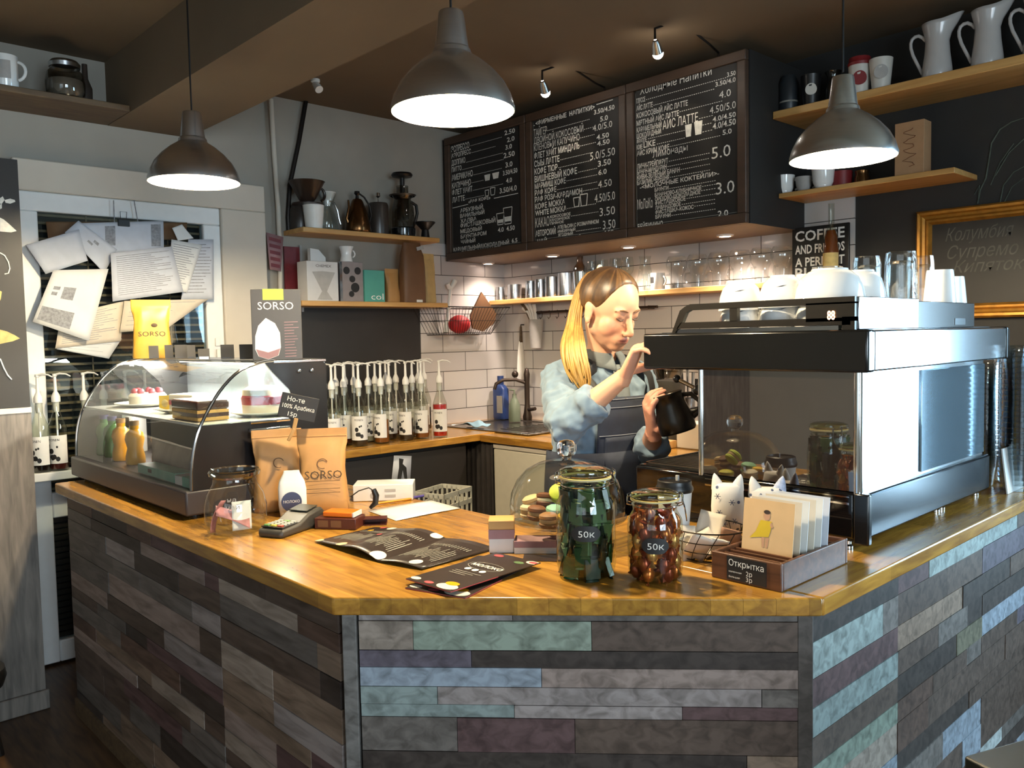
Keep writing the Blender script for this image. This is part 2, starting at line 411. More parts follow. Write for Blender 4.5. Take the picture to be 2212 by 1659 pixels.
for P in ([(0,470),(8,474),(20,484),(36,499),(24,502),(0,500)], [(0,428),(6,424),(10,432),(4,440),(0,440)], [(10,432),(22,429),(32,432),(33,436),(22,440),(12,438)], [(4,440),(4,450),(0,452),(0,442)]):
    d = MB(); poly_to(d, P, off); d.build('chalk_leaf', 'chalk', cb)
d = MB(); d.tube([PX(x, y, PXW+0.002)-Vector(off) for x, y in ((0,546),(10,552),(18,566),(21,580),(18,590),(10,592))], 0.0022, 5); d.build('chalk_curl', 'chalk', cb)
d = MB(); d.tube([PX(x, y, PXW+0.002)-Vector(off) for x, y in ((0,775),(8,795),(16,810),(25,820))], 0.003, 5); d.build('chalk_stem', 'chalk', cb)
for P in ([(0,628),(4,630),(2,645),(0,650)], [(0,712),(15,716),(32,724),(43,731),(28,737),(0,743)]):
    d = MB(); poly_to(d, P, off); d.build('chalk_leaf', 'chalk_gold', cb)

# door opening with white surround
y0d, y1d, ztop = 0.88, 2.005, 2.187
b = MB(); X1 = WX+0.07
def dy(px, py): return PX(px, py, X1)
fy0 = dy(45, 409); fy1 = dy(475, 449); f1b = dy(488, 750)
iy1 = fy1.y+0.005
b.bb((WX, y0d, fy0.z), (X1, y1d, ztop)); b.bb((WX, iy1, 0), (X1, y1d, fy0.z)); struct(b.build('trim_4', 'plaster_cream', bevel=0.006))
door = MB(); xd0, xd1 = WX+0.004, WX+0.055
gl = dy(83, 455).y; gr = dy(446, 600).y; gt = dy(83, 455).z; mz1 = dy(114, 1066).z; mz0 = dy(118, 1121).z; bz = dy(131, 1386).z
D0 = y0d-0.3
door.bb((xd0, D0, gt), (xd1, iy1, fy0.z)); door.bb((xd0, D0, 0.012), (xd1, gl, gt)); door.bb((xd0, gr, 0.012), (xd1, iy1, gt))
door.bb((xd0, gl, mz0), (xd1, gr, mz1)); door.bb((xd0, gl, 0.012), (xd1, gr, bz))
do = struct(door.build('door_1', 'pvc_white', bevel=0.006))
p = MB(); p.bb((WX+0.03, gl, mz1), (WX+0.034, gr, gt)); p.bb((WX+0.03, gl, bz), (WX+0.034, gr, mz0)); p.build('pane', 'window_glass', do)
mat('blind_slat', '#8d6f4c', 0.5, var=0.15)
p = MB(); p.bb((WX+0.001, gl, bz), (WX+0.004, gr, gt)); p.build('backing', 'dark_void', do)
p = MB(); z = gt-0.01
while z > mz1+0.01:
    p.box((WX+0.012, (gl+gr)/2, z), (0.014, gr-gl-0.01, 0.0105)); z -= 0.034
z = mz0-0.01
for yy in (gl+0.2, gr-0.16, gr-0.3): p.box((WX+0.021, yy, (mz1+gt)/2), (0.002, 0.006, gt-mz1))
p.build('blind', 'blind_slat', do)
p = MB(); z = mz0-0.015
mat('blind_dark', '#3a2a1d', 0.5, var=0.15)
while z > bz+0.01: p.box((WX+0.012, (gl+gr)/2, z), (0.014, gr-gl-0.01, 0.02)); z -= 0.027
p.build('lower_blind', 'blind_dark', do)
p = MB(); p.bb((xd1, gr+0.035, 1.38), (xd1+0.01, gr+0.06, 1.42)); p.box((xd1+0.012, gr+0.047, 1.3), (0.012, 0.02, 0.13)); p.build('door_handle', 'white_plastic', do, bevel=0.003)

# pipe and cable on the left wall
pp = [PX(*q, WX+0.03) for q in ((585,214),(592,330),(601,450),(605,560),(607,760))]
o = MB().tube(pp, 0.0125, 10).build('heating_pipe', 'plaster_cream'); tag(o, 'thin white heating pipe running down the grey wall beside the shelves', 'pipe')
pp = [PX(*q, WX+0.02) for q in ((661,218),(645,310),(626,400),(622,470),(624,505))]
o = MB().tube(pp, 0.012, 8).build('cable', 'dark_metal'); tag(o, 'dark cable hanging slanted from the ceiling down the grey wall', 'cable')

# ================================================================= bar counter
HB, HT = 0.847, 0.884
oL = Vector((-1.441, 0.846)); oR = Vector((-0.738, 1.504))
LE = -3.42; IN = 1.571; RI = -1.48
wt = thing('bar_worktop', 'thick oak worktop running round the angled bar counter', 'worktop', (-1.5, 1.4, HB))
W0 = Vector((-1.5, 1.4, 0))
def loc2(P): return [(x-W0.x, y-W0.y) for x, y in P]
t = HT-HB
MB().prism(loc2([(LE, oL.y), (oL.x, oL.y), (oR.x, oR.y), (RI, oR.y), (RI, IN), (LE, IN)]), 0, t).build('worktop_section', 'worktop_oak_x', wt, bevel=0.004)
MB().prism(loc2([(RI, oR.y+0.0015), (oR.x, oR.y+0.0015), (oR.x, WY-0.002), (RI, WY-0.002)]), 0, t).build('worktop_section', 'worktop_oak_y', wt, bevel=0.004)
PAL = {'grey': '#6f6863', 'brown': '#624c3d', 'dark': '#493d37', 'beige': '#a18f7d', 'green': '#84a690', 'purple': '#5f566e', 'blue': '#7d9cba', 'teal': '#7fa3a6', 'mauve': '#9a8f90', 'rose': '#9b8379', 'red': '#6a464a', 'tan': '#8d7052', 'olive': '#72704c', 'lblue': '#9db6bd', 'rust': '#6c4a36'}
def _mute(c):
    g = 0.3*c[0]+0.55*c[1]+0.15*c[2]; return tuple((g+(x-g)*0.5)*w for x, w in zip(c[:3], (1.06, 0.99, 0.93)))+(1,)
PALL = {k: _mute(H(v)) for k, v in PAL.items()}
RND = ['grey','brown','dark','brown','grey','brown','rose','mauve','dark','red','tan','beige','rust','grey','brown','dark']
def planks(mb, o, u, n, L, rows, th=0.012):
    """rows: (z0, z1, [(u0, u1, colour)...]) boards on a face; each board a thin block"""
    o = Vector((*o, 0)); u = Vector((*u, 0)); n = Vector((*n, 0)); X = frame(o, u, (0, 0, 1))
    rg = random.Random(int(L*1000))
    for z0, z1, cells in rows:
        for a, c, k in cells:
            q = PALL[k]; f = rg.uniform(0.85, 1.12); mb.col = (q[0]*f, q[1]*f, q[2]*f, 1)
            t = th+rg.uniform(-0.0015, 0.0015)
            mb.bb((a+0.0006, z0+0.0008, -th), (c-0.0006, z1-0.0008, t-th+0.002), xf=X)
def rrows(L, ztop, zbot, seed, pal, seam=None, hs=(0.042, 0.05, 0.06, 0.075), lens=(0.18, 0.55)):
    rg = random.Random(seed); rows = []; z = ztop
    while z > zbot+0.01:
        h = rg.choice(hs); z0 = max(zbot, z-h); cells = []; a = 0
        while a < L-1e-4:
            c = a+rg.uniform(*lens)
            if seam:
                for s in seam:
                    if a < s-1e-4 < c+0.08 and (c > s-0.08): c = s
            c = min(L, c)
            if L-c < 0.06: c = L
            cells.append((a, c, rg.choice(pal))); a = c
        rows.append((z0, z, cells)); z = z0
    return rows
bc = thing('bar_counter', 'angled bar counter clad in multicoloured weathered planks', 'bar counter')
e = 0.034
pL = Vector((oL.x-0.014, oL.y+e)); pR = Vector((oR.x-e, oR.y+0.014))
# chamfer front, boards as in the photograph
ud = (pR-pL).normalized(); nd = Vector((ud.y, -ud.x)); Lc = (pR-pL).length
def uc(px): return min(Lc-0.018, max(0.018, (px-752)/(1707-752)*Lc))
zc = lambda py: 0.8425-(py-1330)*0.000935
C = MB()
rows = [(1348,1330,[(782,1105,'mauve'),(1105,1705,'grey')]), (1413,1348,[(782,897,'beige'),(897,1267,'green'),(1267,1705,'brown')]), (1451,1413,[(782,1018,'purple'),(1018,1705,'dark')]),
        (1494,1451,[(782,1163,'blue'),(1163,1705,'rose')]), (1534,1494,[(782,945,'teal'),(945,1610,'mauve'),(1610,1705,'grey')]), (1563,1534,[(782,1105,'teal'),(1105,1450,'mauve'),(1450,1705,'red')]),
        (1640,1563,[(782,985,'grey'),(985,1230,'red'),(1230,1705,'brown')]), (1690,1640,[(782,1580,'dark'),(1580,1705,'tan')])]
rw = [(zc(a), zc(b_), [(uc(x0), uc(x1), k) for x0, x1, k in cs]) for a, b_, cs in rows]
for z0, z1, cs in rrows(Lc-0.036, zc(1690), 0.06, 11, RND): rw.append((z0, z1, [(a+0.018, c+0.018, k) for a, c, k in cs]))
planks(C, pL, ud, nd, Lc, rw)
C.build('front_panel', 'plank_paint', bc)
# left arm front (faces the photographer's left) and right arm front (faces the windows)
LL = pL.x-(LE+0.03); C = MB(); q = Vector((LE+0.03, pL.y))
planks(C, q, (1, 0), (0, -1), LL, rrows(LL-0.02, 0.8425, 0.06, 4, RND+['grey','brown','tan','rust'], seam=(1.33,)))  # extra brown and rust boards put the warm lamp light into the colours
C.build('front_panel', 'plank_paint', bc)
LR = WY-0.01-pR.y; C = MB()
planks(C, pR, (0, 1), (1, 0), LR, rrows(LR, 0.8425, 0.06, 23, RND+['teal','blue','green','olive','lblue','purple','blue','teal'], seam=(0.42, 1.0)))  # extra blue and teal boards carry the cool daylight in their colours
C.build('front_panel', 'plank_paint', bc)
C = MB(); planks(C, (LE+0.03, IN-0.04), (0, -1), (-1, 0), IN-0.04-pL.y, rrows(IN-0.04-pL.y, 0.8425, 0.06, 9, RND)); C.build('end_panel', 'plank_paint', bc)
# dark box the cladding is fixed to, open on the working side
def shrink(P, d): return P
C = MB()
for a, c in (((LE+0.045, pL.y+0.014), (pL.x+0.004, pL.y+0.014)), ((pL.x+0.004, pL.y+0.014), (pR.x-0.014, pR.y-0.004)), ((pR.x-0.014, pR.y-0.004), (pR.x-0.014, WY-0.01))):
    a, c = Vector(a), Vector(c); dd = (c-a).normalized(); nn = Vector((-dd.y, dd.x))
    C.prism([tuple(a), tuple(c), tuple(c+nn*0.018), tuple(a+nn*0.018)], 0.0, 0.846)
C.bb((LE+0.045, IN-0.06, 0), (RI-0.0, IN-0.04, 0.846)); C.bb((RI+0.02, IN-0.04, 0), (RI+0.04, WY-0.01, 0.846)); C.bb((LE+0.045, IN-0.06, 0), (LE+0.03, pL.y+0.02, 0.846))
C.build('carcass', 'black_plastic', bc, smooth=0)
for P, rz in ((pL, math.atan2(ud.y, ud.x)), (pR, math.atan2(ud.y, ud.x))):
    C = MB(); C.col = H('#77736f') if P is pL else H('#57504b')
    s0 = 0 if P is pL else -0.02
    C.box((P.x+ud.x*(s0+0.01)-nd.x*0.004, P.y+ud.y*(s0+0.01)-nd.y*0.004, 0.42), (0.03, 0.016, 0.845), rz)
    C.build('corner_post', 'plank_paint', bc, bevel=0.002)
C = MB(); h = 0.06
for a, c in (((LE+0.03, pL.y), pL), (pL, pR), (pR, (pR.x, WY-0.01))):
    a, c = Vector(a), Vector(c); dd = (c-a).normalized(); nn = Vector((dd.y, -dd.x))
    C.prism([tuple(a-nn*0.01), tuple(c-nn*0.01), tuple(c+nn*0.012), tuple(a+nn*0.012)], 0, h)
C.build('plinth', 'dark_shelf_wood', bc)

# ================================================================= working counters along the two walls
BZ = 0.866
BF = -3.43; BY = 2.965
LY0 = 1.95
o = MB().prism([(WX+0.001, LY0), (BF, LY0), (BF, WY-0.001), (WX+0.001, WY-0.001)], BZ-0.038, BZ).build('back_worktop', 'worktop_oak_y', bevel=0.003)
tag(o, 'oak back worktop on the left wall that carries the pump syrup bottles', 'worktop')
o = MB().prism([(BF+0.001, BY), (RI-0.02, BY), (RI-0.02, WY-0.001), (BF+0.001, WY-0.001)], BZ-0.042, BZ-0.004).build('back_worktop', 'worktop_oak_x', bevel=0.003)
tag(o, 'oak back worktop under the tiles behind the barista', 'worktop')
mat('cabinet_white', '#d8d2c0', 0.45, var=0.03)
mat('cabinet_black', '#1d1815', 0.6, var=0.15, scale=6)
cab = thing('base_cabinet', 'black base cabinet under the syrup bottle worktop', 'cabinet', (WX+0.3, 2.4, 0))
MB().bb((-0.28, -0.44, 0.0), (0.24, 0.5, BZ-0.04)).build('body', 'cabinet_black', cab)
for k in range(2): MB().bb((0.24, -0.43+0.465*k, 0.09), (0.258, 0.025+0.465*k, BZ-0.06)).build('door', 'cabinet_black', cab, bevel=0.003)
x0 = PY(1068, 965, BY+0.03).x; 
fr = thing('undercounter_fridge', 'cream white undercounter fridge below the sink worktop behind the barista', 'fridge', (x0, BY+0.02, 0))
MB().bb((0, 0.02, 0), (0.72, 0.6, BZ-0.046)).build('body', 'cabinet_white', fr, bevel=0.006)
MB().bb((0.004, 0, 0.08), (0.716, 0.02, BZ-0.075)).build('door', 'cabinet_white', fr, bevel=0.006)
MB().bb((0.004, -0.004, BZ-0.072), (0.716, 0.02, BZ-0.05)).build('control_strip', 'plaster_cream', fr, bevel=0.003)
mat('curtain_cloth', '#2b2624', 0.9, var=0.2)
C = MB(); a0 = PY(985, 970, BY).x; a1 = x0-0.01
C.grid(lambda s, t: (a0+(a1-a0)*s, BY+0.03+0.012*math.sin(s*44)*(0.4+0.6*t), BZ-0.045-t*0.76), 60, 6)
o = C.build('curtain', 'curtain_cloth', solid=0.003); tag(o, 'dark pleated curtain hanging below the back worktop corner', 'curtain')
cab2 = MB().bb((x0+0.73, BY+0.03, 0), (RI-0.03, WY-0.02, BZ-0.044)).build('base_cabinet', 'cabinet_black'); tag(cab2, 'black base cabinet below the back worktop behind the espresso machine', 'cabinet')
# ================================================================= menu boards on their boxed-in valance
mat('board_frame', '#4a382c', 0.5, var=0.2, scale=20, stretch=(0.2, 1, 1))
mat('valance_brown', '#57473c', 0.55, var=0.1)
MY = 3.2; VZ = 1.868; VT = 2.605; VR = -1.915
o = MB(); o.bb((WX+0.001, MY+0.024, VZ), (VR, WY-0.001, VT)); o = o.build('menu_valance', ['black_wall_paint', 'valance_brown'], smooth=0)
o.data.polygons[0].material_index = 1
tag(o, 'dark boxed valance over the tiled corner that carries the menu boards', 'valance')
def tmesh(txt, shear=0.0, bold=0.0):
    mb = MB(); mb.text(txt, 1, Matrix.Identity(4), shear=shear, bold=bold)
    xs = [v[0] for v in _TXT[(txt, 'LEFT', shear, bold)][0]]
    return min(xs), max(xs)
def fit(mb, txt, P0, width, height, X, shear=0.0, bold=0.0):
    """lettering of a given width and capital height, its left foot at P0 in the plane X (axes only)"""
    a, c = tmesh(txt, shear, bold); sx = width/max(1e-6, c-a); sy = height/0.73
    m = X.copy(); p = Vector(P0)-(X.to_3x3() @ Vector((a*sx, 0, 0))); m.translation = p
    mb.text(txt, sy, m, shear=shear, sx=sx/sy, bold=bold)
XB = frame((0,0,0), (1,0,0), (0,0,1))
def strip(mb, P0, P1, w, X):
    P0, P1 = Vector(P0), Vector(P1); n = (P1-P0).normalized().cross(X.to_3x3() @ Vector((0,0,1)))*(w/2)
    mb.add([P0-n, P1-n, P1+n, P0+n], [(0,1,2,3)])
def board(x0, x1, label, lines, conv, cups, rules):
    bd = thing('menu_board', label, 'menu board', (x0, MY, VZ), group='hand-lettered menu boards above the bar')
    O = Vector((x0, MY, VZ)); W = x1-x0; Hh = VT-VZ-0.003; f = 0.044
    b = MB(); 
    b.bb((0.001, -0.006, 0), (W-0.001, 0.022, f)); b.bb((0.001, -0.006, Hh-f), (W-0.001, 0.022, Hh)); b.bb((0.001, -0.006, f), (f, 0.022, Hh-f)); b.bb((W-f, -0.006, f), (W-0.001, 0.022, Hh-f))
    b.build('frame', 'board_frame', bd, bevel=0.004)
    pn = MB().bb((f, 0.008, f), (W-f, 0.02, Hh-f)).build('panel', 'blackboard', bd)
    c = MB(); yy = 0.0068
    for a, e in (((f+.008, f+.008), (W-f-.008, f+.008)), ((f+.008, f+.008), (f+.008, Hh-f-.008))): strip(c, (a[0], yy, a[1]), (e[0], yy, e[1]), 0.0022, XB)
    c.build('chalk_border', 'chalk_dim', pn)
    c = MB()
    def p3(q): v = PY(*conv(q), MY+yy)-O; return Vector((min(max(v.x, f+.012), W-f-.012), yy, v.z))
    for txt, a, e, h in lines:
        P0 = p3(a); P1 = p3(e); hh = 0.84*(PY(*conv((a[0], a[1]-h)), MY)-PY(*conv(a), MY)).length
        if txt == '.':
            n = max(4, int((P1.x-P0.x)/0.011)); txt = '.'*n; hh = 0.016
        fit(c, txt, P0, max(0.01, P1.x-P0.x), hh, XB, bold=0.016 if h < 60 else 0.0)
    for a, e in rules: strip(c, p3(a), p3(e), 0.004, XB)
    for a, e, h, fill in cups:      # little cup drawings
        P0 = p3(a); P1 = p3(e); hh = (PY(*conv((a[0], a[1]-h)), MY)-PY(*conv(a), MY)).length; w_ = P1.x-P0.x
        q = [P0+Vector((w_*.14,0,0)), P0+Vector((w_*.86,0,0)), P0+Vector((w_,0,hh)), P0+Vector((0,0,hh))]
        if fill: c.add(q, [(0,1,2,3)])
        else:
            for i in range(4): strip(c, q[i], q[(i+1) % 4], 0.0045, XB)
            if fill is None: c.add([q[0].lerp(q[3],.15), q[1].lerp(q[2],.15), q[1].lerp(q[2],.45), q[0].lerp(q[3],.45)], [(0,1,2,3)])
    c.build('chalk_lettering', 'chalk', pn)
    return bd
cv3 = lambda q: (1300+q[0]/3.457, 80+q[1]/3.457)
cv2 = lambda q: (940+q[0]/3.686, 150+q[1]/3.686)
board(-3.972, -3.268, 'left menu board with a list of coffees over two cup drawings, nearest the corner shelves',
 [('ЭСПРЕССО',(122,665),(272,628),58),('АЭРОПРЕСС',(122,712),(285,672),45),('ДОППИО',(122,770),(240,742),50),('ПИТТО',(122,822),(210,800),45),('АМЕРИКАНО',(122,890),(300,848),55),('КАПУЧИНО',(126,952),(285,915),52),('ФЛЕТ УАЙТ',(130,1005),(297,968),50),('ЛАТТЕ',(138,1062),(236,1040),50),
  ('.',(280,610),(530,552),1),('.',(290,665),(480,620),1),('.',(245,742),(540,668),1),('.',(215,800),(545,720),1),('.',(305,842),(530,795),1),('.',(290,905),(385,885),1),('.',(300,965),(540,910),1),('.',(240,1035),(390,1000),1),
  ('2.50',(552,525),(636,505),45),('2.0',(572,580),(632,566),45),('3.0',(560,640),(612,628),45),('2.50',(545,708),(634,688),50),('3.0',(560,782),(616,768),50),('3.50/4.50',(540,845),(655,818),45),('4.0',(565,905),(612,893),45),('3.50/4.0',(514,988),(650,958),50),
  ('«РАФ КОФЕ»',(265,1066),(440,1030),30),('АРБУЗНЫЙ',(200,1142),(380,1105),38),('ВАНИЛЬНЫЙ',(200,1184),(392,1145),38),('ХАЛВА',(202,1224),(330,1200),36),('ФИСТАШКОВЫЙ',(202,1262),(480,1208),40),('МЕДОВЫЙ',(202,1306),(372,1275),36),('БАУНТИ-РОМ',(204,1348),(408,1308),36),('ЧАЙНЫЙ',(206,1390),(320,1368),36),
  ('КАРАМЕЛЬНЫЙ/ШОКОЛАДНЫЙ',(142,1452),(588,1368),36),('6.5',(610,1380),(655,1370),40),('ЛАТТЕ  МАКИАТО',(206,1478),(520,1420),36),('4.0  4.50',(500,1297),(634,1272),45)],
 cv2, [((490,1240),(550,1228),90,None),((545,1235),(615,1222),130,None),((392,890),(440,880),48,True),((455,875),(510,865),48,True),((398,1010),(428,1004),46,False),((440,1003),(478,996),58,False)], [((120,1108),(262,1074)),((468,1026),(660,986))])
board(-3.266, -2.57, 'middle menu board of signature drinks with two cup drawings near its lower right',
 [('<ФИРМЕННЫЕ  НАПИТКИ>',(800,448),(1270,312),42),('ТАЙГЕР',(750,548),(890,508),72),('ДВОЙНОЙ КОКОСОВЫЙ',(755,604),(1180,496),62),('КЛЕНОВЫЙ КАПУЧИНО',(757,660),(1150,558),60),('ФЛЕТ УАЙТ МИНДАЛЬ',(760,722),(1150,628),58),('СЫЫ ЛАТТЕ',(760,785),(990,728),58),('КОФЕ ТЮР',(765,845),(974,792),56),('ВИШНЕВЫЙ КОФЕ',(770,905),(1130,822),58),('МАРМИШ КОФЕ',(775,958),(1040,896),52),('РАФ КОФЕ',(775,1010),(965,966),50),('РАФ РОЗА-КАРДАМОН',(776,1062),(1170,980),50),('КОФЕ МОККА',(780,1118),(1034,1066),52),('WHITE МОККА',(780,1170),(1046,1116),50),('КАКАО',(750,1268),(910,1236),90),('АВТОРСКИЙ',(755,1338),(960,1300),56),('ЧАЙ',(815,1388),(890,1374),42),
  ('КОКОСОВОЕ',(916,1185),(1078,1152),26),('КЛАССИЧЕСКОЕ',(916,1212),(1072,1180),24),('ПРЯНОЕ',(918,1238),(1024,1216),24),('АПЕЛЬСИН С РОЗМАРИНОМ',(975,1272),(1302,1206),34),('ИМБИРНЫЙ',(976,1302),(1116,1274),26),('ЯГОДНЫЙ',(980,1330),(1096,1306),26),('(БЛЕТОЧНЫЙ)',(984,1372),(1170,1334),34),
  ('.',(892,490),(1230,405),1),('.',(1184,480),(1260,458),1),('.',(1155,548),(1270,520),1),('.',(1155,612),(1280,580),1),('.',(996,722),(1235,652),1),('.',(980,785),(1240,730),1),('.',(1140,820),(1290,788),1),('.',(1045,890),(1290,838),1),('.',(970,960),(1290,890),1),('.',(1175,970),(1300,944),1),('.',(1050,1110),(1280,1072),1),('.',(1082,1170),(1300,1128),1),('.',(1120,1290),(1320,1256),1),('.',(1172,1340),(1335,1308),1),
  ('3.50/4.50',(1265,360),(1428,312),45),('5.0',(1314,416),(1376,402),48),('4.0/5.0',(1255,495),(1410,455),62),('4.50',(1285,562),(1384,538),48),('4.50',(1290,612),(1390,588),48),('5.0/5.50',(1235,724),(1432,680),78),('3.50',(1296,776),(1400,752),58),('6.0',(1300,842),(1366,828),50),('4.50',(1298,945),(1406,918),70),('4.50/5.0',(1270,1062),(1432,1024),82),('3.50',(1310,1170),(1432,1142),82),('3.50',(1335,1275),(1436,1252),88),('4.50',(1340,1318),(1420,1300),42)],
 cv2, [((1102,1096),(1150,1086),72,False),((1155,1090),(1214,1078),92,False)], [((735,462),(792,446)),((1284,280),(1415,240))])
board(-2.568, -1.917, 'right menu board of cold drinks, lemonades and milkshakes with two filled cup drawings',
 [('Холодные Напитки',(285,432),(820,262),70),('ГЛЯССЕ',(205,512),(324,472),42),('АЙС ЛАТТЕ',(205,568),(380,514),45),('КОКОСОВЫЙ АЙС ЛАТТЕ',(208,622),(642,490),46),('МЯТНЫЙ АЙС ЛАТТЕ',(210,678),(576,568),46),('КАРАМЕЛЬНЫЙ',(212,728),(446,658),46),('ШОКОЛАДНЫЙ',(214,772),(442,706),44),('АЙС ЛАТТЕ',(455,692),(718,622),80),('ФРАППЕ',(216,808),(335,772),38),('КОФЕ',(218,852),(304,826),42),('LIKE',(312,828),(400,800),55),('АЙС КРИМ КОФЕ',(218,900),(504,824),46),('Лимонады',(380,902),(640,838),62),('ЛИЧИ-ГРЕЙПФРУТ',(200,1000),(494,926),44),('БАНАН-МАНДАРИН',(202,1040),(484,970),42),('КИВИ-ЗЕЛЕНЫЙ БАНАН',(204,1080),(582,994),42),('БАЗИЛИК-ЧЕРЕШНЯ',(205,1118),(502,1050),40),('-<МОЛОЧНЫЕ КОКТЕЙЛИ>-',(285,1138),(875,1012),38),
  ('БАУНТИ',(395,1156),(498,1134),34),('БАНАНОВО-КЛУБНИЧНОЕ',(396,1194),(744,1116),34),('ОРЕХОВО-ШОКОЛАДНОЕ',(397,1226),(736,1152),34),('ФИСТАШКОВОЕ',(398,1256),(626,1208),34),('ЛАВАНДОВОЕ',(399,1290),(590,1252),34),('ФИСТАШКА-КОКОС',(400,1324),(686,1266),34),('БРАУНИ',(401,1358),(514,1332),34),('МоЛоКо',(200,1300),(380,1256),88),('БЕЙБИЧИНО',(208,1445),(456,1392),46),
  ('.',(330,470),(930,300),1),('.',(385,512),(840,372),1),('.',(580,560),(900,462),1),('.',(725,612),(830,582),1),('.',(345,762),(620,692),1),('.',(750,660),(820,640),1),('.',(410,802),(620,744),1),('.',(750,712),(825,692),1),('.',(510,820),(884,734),1),('.',(500,930),(805,850),1),('.',(490,970),(800,894),1),('.',(588,992),(808,938),1),('.',(508,1050),(808,972),1),('.',(504,1134),(850,1056),1),('.',(748,1118),(850,1098),1),('.',(740,1150),(850,1130),1),('.',(632,1208),(850,1166),1),('.',(596,1252),(846,1200),1),('.',(690,1266),(846,1240),1),('.',(520,1334),(850,1268),1),('.',(460,1402),(855,1342),1),
  ('3.50',(935,300),(1034,272),42),('3.50/4.0',(848,372),(1032,326),42),('4.0',(876,460),(964,438),66),('4.50/5.0',(806,576),(1046,520),66),('4.0/4.50',(828,634),(1040,588),46),('4.0/4.50',(828,690),(1046,648),56),('5.0',(902,732),(970,716),46),('5.0',(820,912),(962,880),108),('3.0',(852,1178),(990,1156),112),('2.0',(866,1344),(944,1328),56)],
 cv3, [((622,750),(672,740),92,True),((690,735),(752,720),100,True)], [])
for i, (px, py) in enumerate(((1064,568),(1194,551),(1362,532),(1559,506))):
    P = PZ(px, py, VZ); P.y = 3.5
    t = thing('downlight', ['small round downlight under the menu valance in the tiled corner', 'small round downlight under the middle menu board', 'small round downlight under the left half of the right menu board', 'small round downlight under the right end of the right menu board'][i], 'downlight', (P.x, P.y, VZ-0.001), group='downlights under the menu boards')
    if i == 0:
        mat('lamp_ring', '#e8e0d8', 0.4); glow('lamp_lens', '#ffe9d8', 14)
        MB().lathe([(0.028,0),(0.042,0),(0.040,-0.007),(0.028,-0.009),(0.028,0)], 24).build('ring', 'lamp_ring', t)
        MB().lathe([(0,-0.006),(0.028,-0.006),(0.028,-0.001)], 20).build('lens', 'lamp_lens', t)
    else:
        for ch in [c for c in COL.objects if c.parent and c.parent.name == 'downlight']: k = ch.copy(); COL.objects.link(k); k.parent = t
    light('downlight_beam', 'SPOT', (P.x+(0.12 if i == 0 else 0), P.y, VZ-0.02), 12 if i == 0 else 26, (1.0, 0.83, 0.70), 0.025, (P.x, P.y+0.03, 0.8), math.radians(130), 0.9)
for i, (px, py, tx, tz) in enumerate(((1177, 195, -2.95, 2.2), (1420, 110, -2.27, 2.22))):
    P = PY(px, py, 2.86)
    t = thing('gooseneck_spot', ['small lit gooseneck spotlight above the middle menu board', 'small lit gooseneck spotlight above the right menu board'][i], 'spotlight', tuple(P), group='gooseneck spotlights over the menu boards')
    if i == 0: glow('spot_lens', '#fff6e8', 40)
    aim = (Vector((tx, MY, tz))-P).normalized(); X = frame((0,0,0), aim.cross(Vector((0,0,1))), aim.cross(Vector((0,0,1))).cross(aim))
    A = aim.to_track_quat('-Z', 'Y').to_matrix().to_4x4()
    MB().lathe([(0.006,0.05),(0.012,0.046),(0.017,0.03),(0.021,0.0),(0.0235,-0.008)], 18, xf=A).build('shade', 'steel', t)
    MB().sph((0,0,-0.012), 0.0225, 14, 10, A).build('bulb', 'spot_lens', t)
    p0 = A @ Vector((0,0,0.05)); q = Vector((0.055, MY+0.03-P.y, VT-P.z+0.005))
    MB().tube([p0, p0+Vector((0.0,0.0,0.045)), (0.02,0.06,0.12), (0.05,0.16,0.115), (0.06, q.y*0.8, 0.075), q+Vector((0,0,0.02)), q], 0.005, 8).build('gooseneck', 'dark_metal', t)
    light('spot_beam', 'SPOT', tuple(P+aim*0.03), 14, (1.0, 0.86, 0.62), 0.012, (tx, MY, tz), math.radians(62), 0.8)
P = PZ(681, 171, CEIL)
t = thing('ceiling_spot', 'tiny unlit white spot fitting on the brown ceiling', 'spotlight', (P.x, P.y, CEIL-0.001))
MB().lathe([(0,0),(0.022,0),(0.022,-0.012),(0.012,-0.02),(0,-0.02)], 14).build('base', 'white_plastic', t)
MB().cyl((0,0,0), 0.016, 0.05, 14, 0.02, Matrix.Translation((0,0,-0.02)) @ Matrix.Rotation(2.4, 4, 'Y')).build('head', 'white_plastic', t)

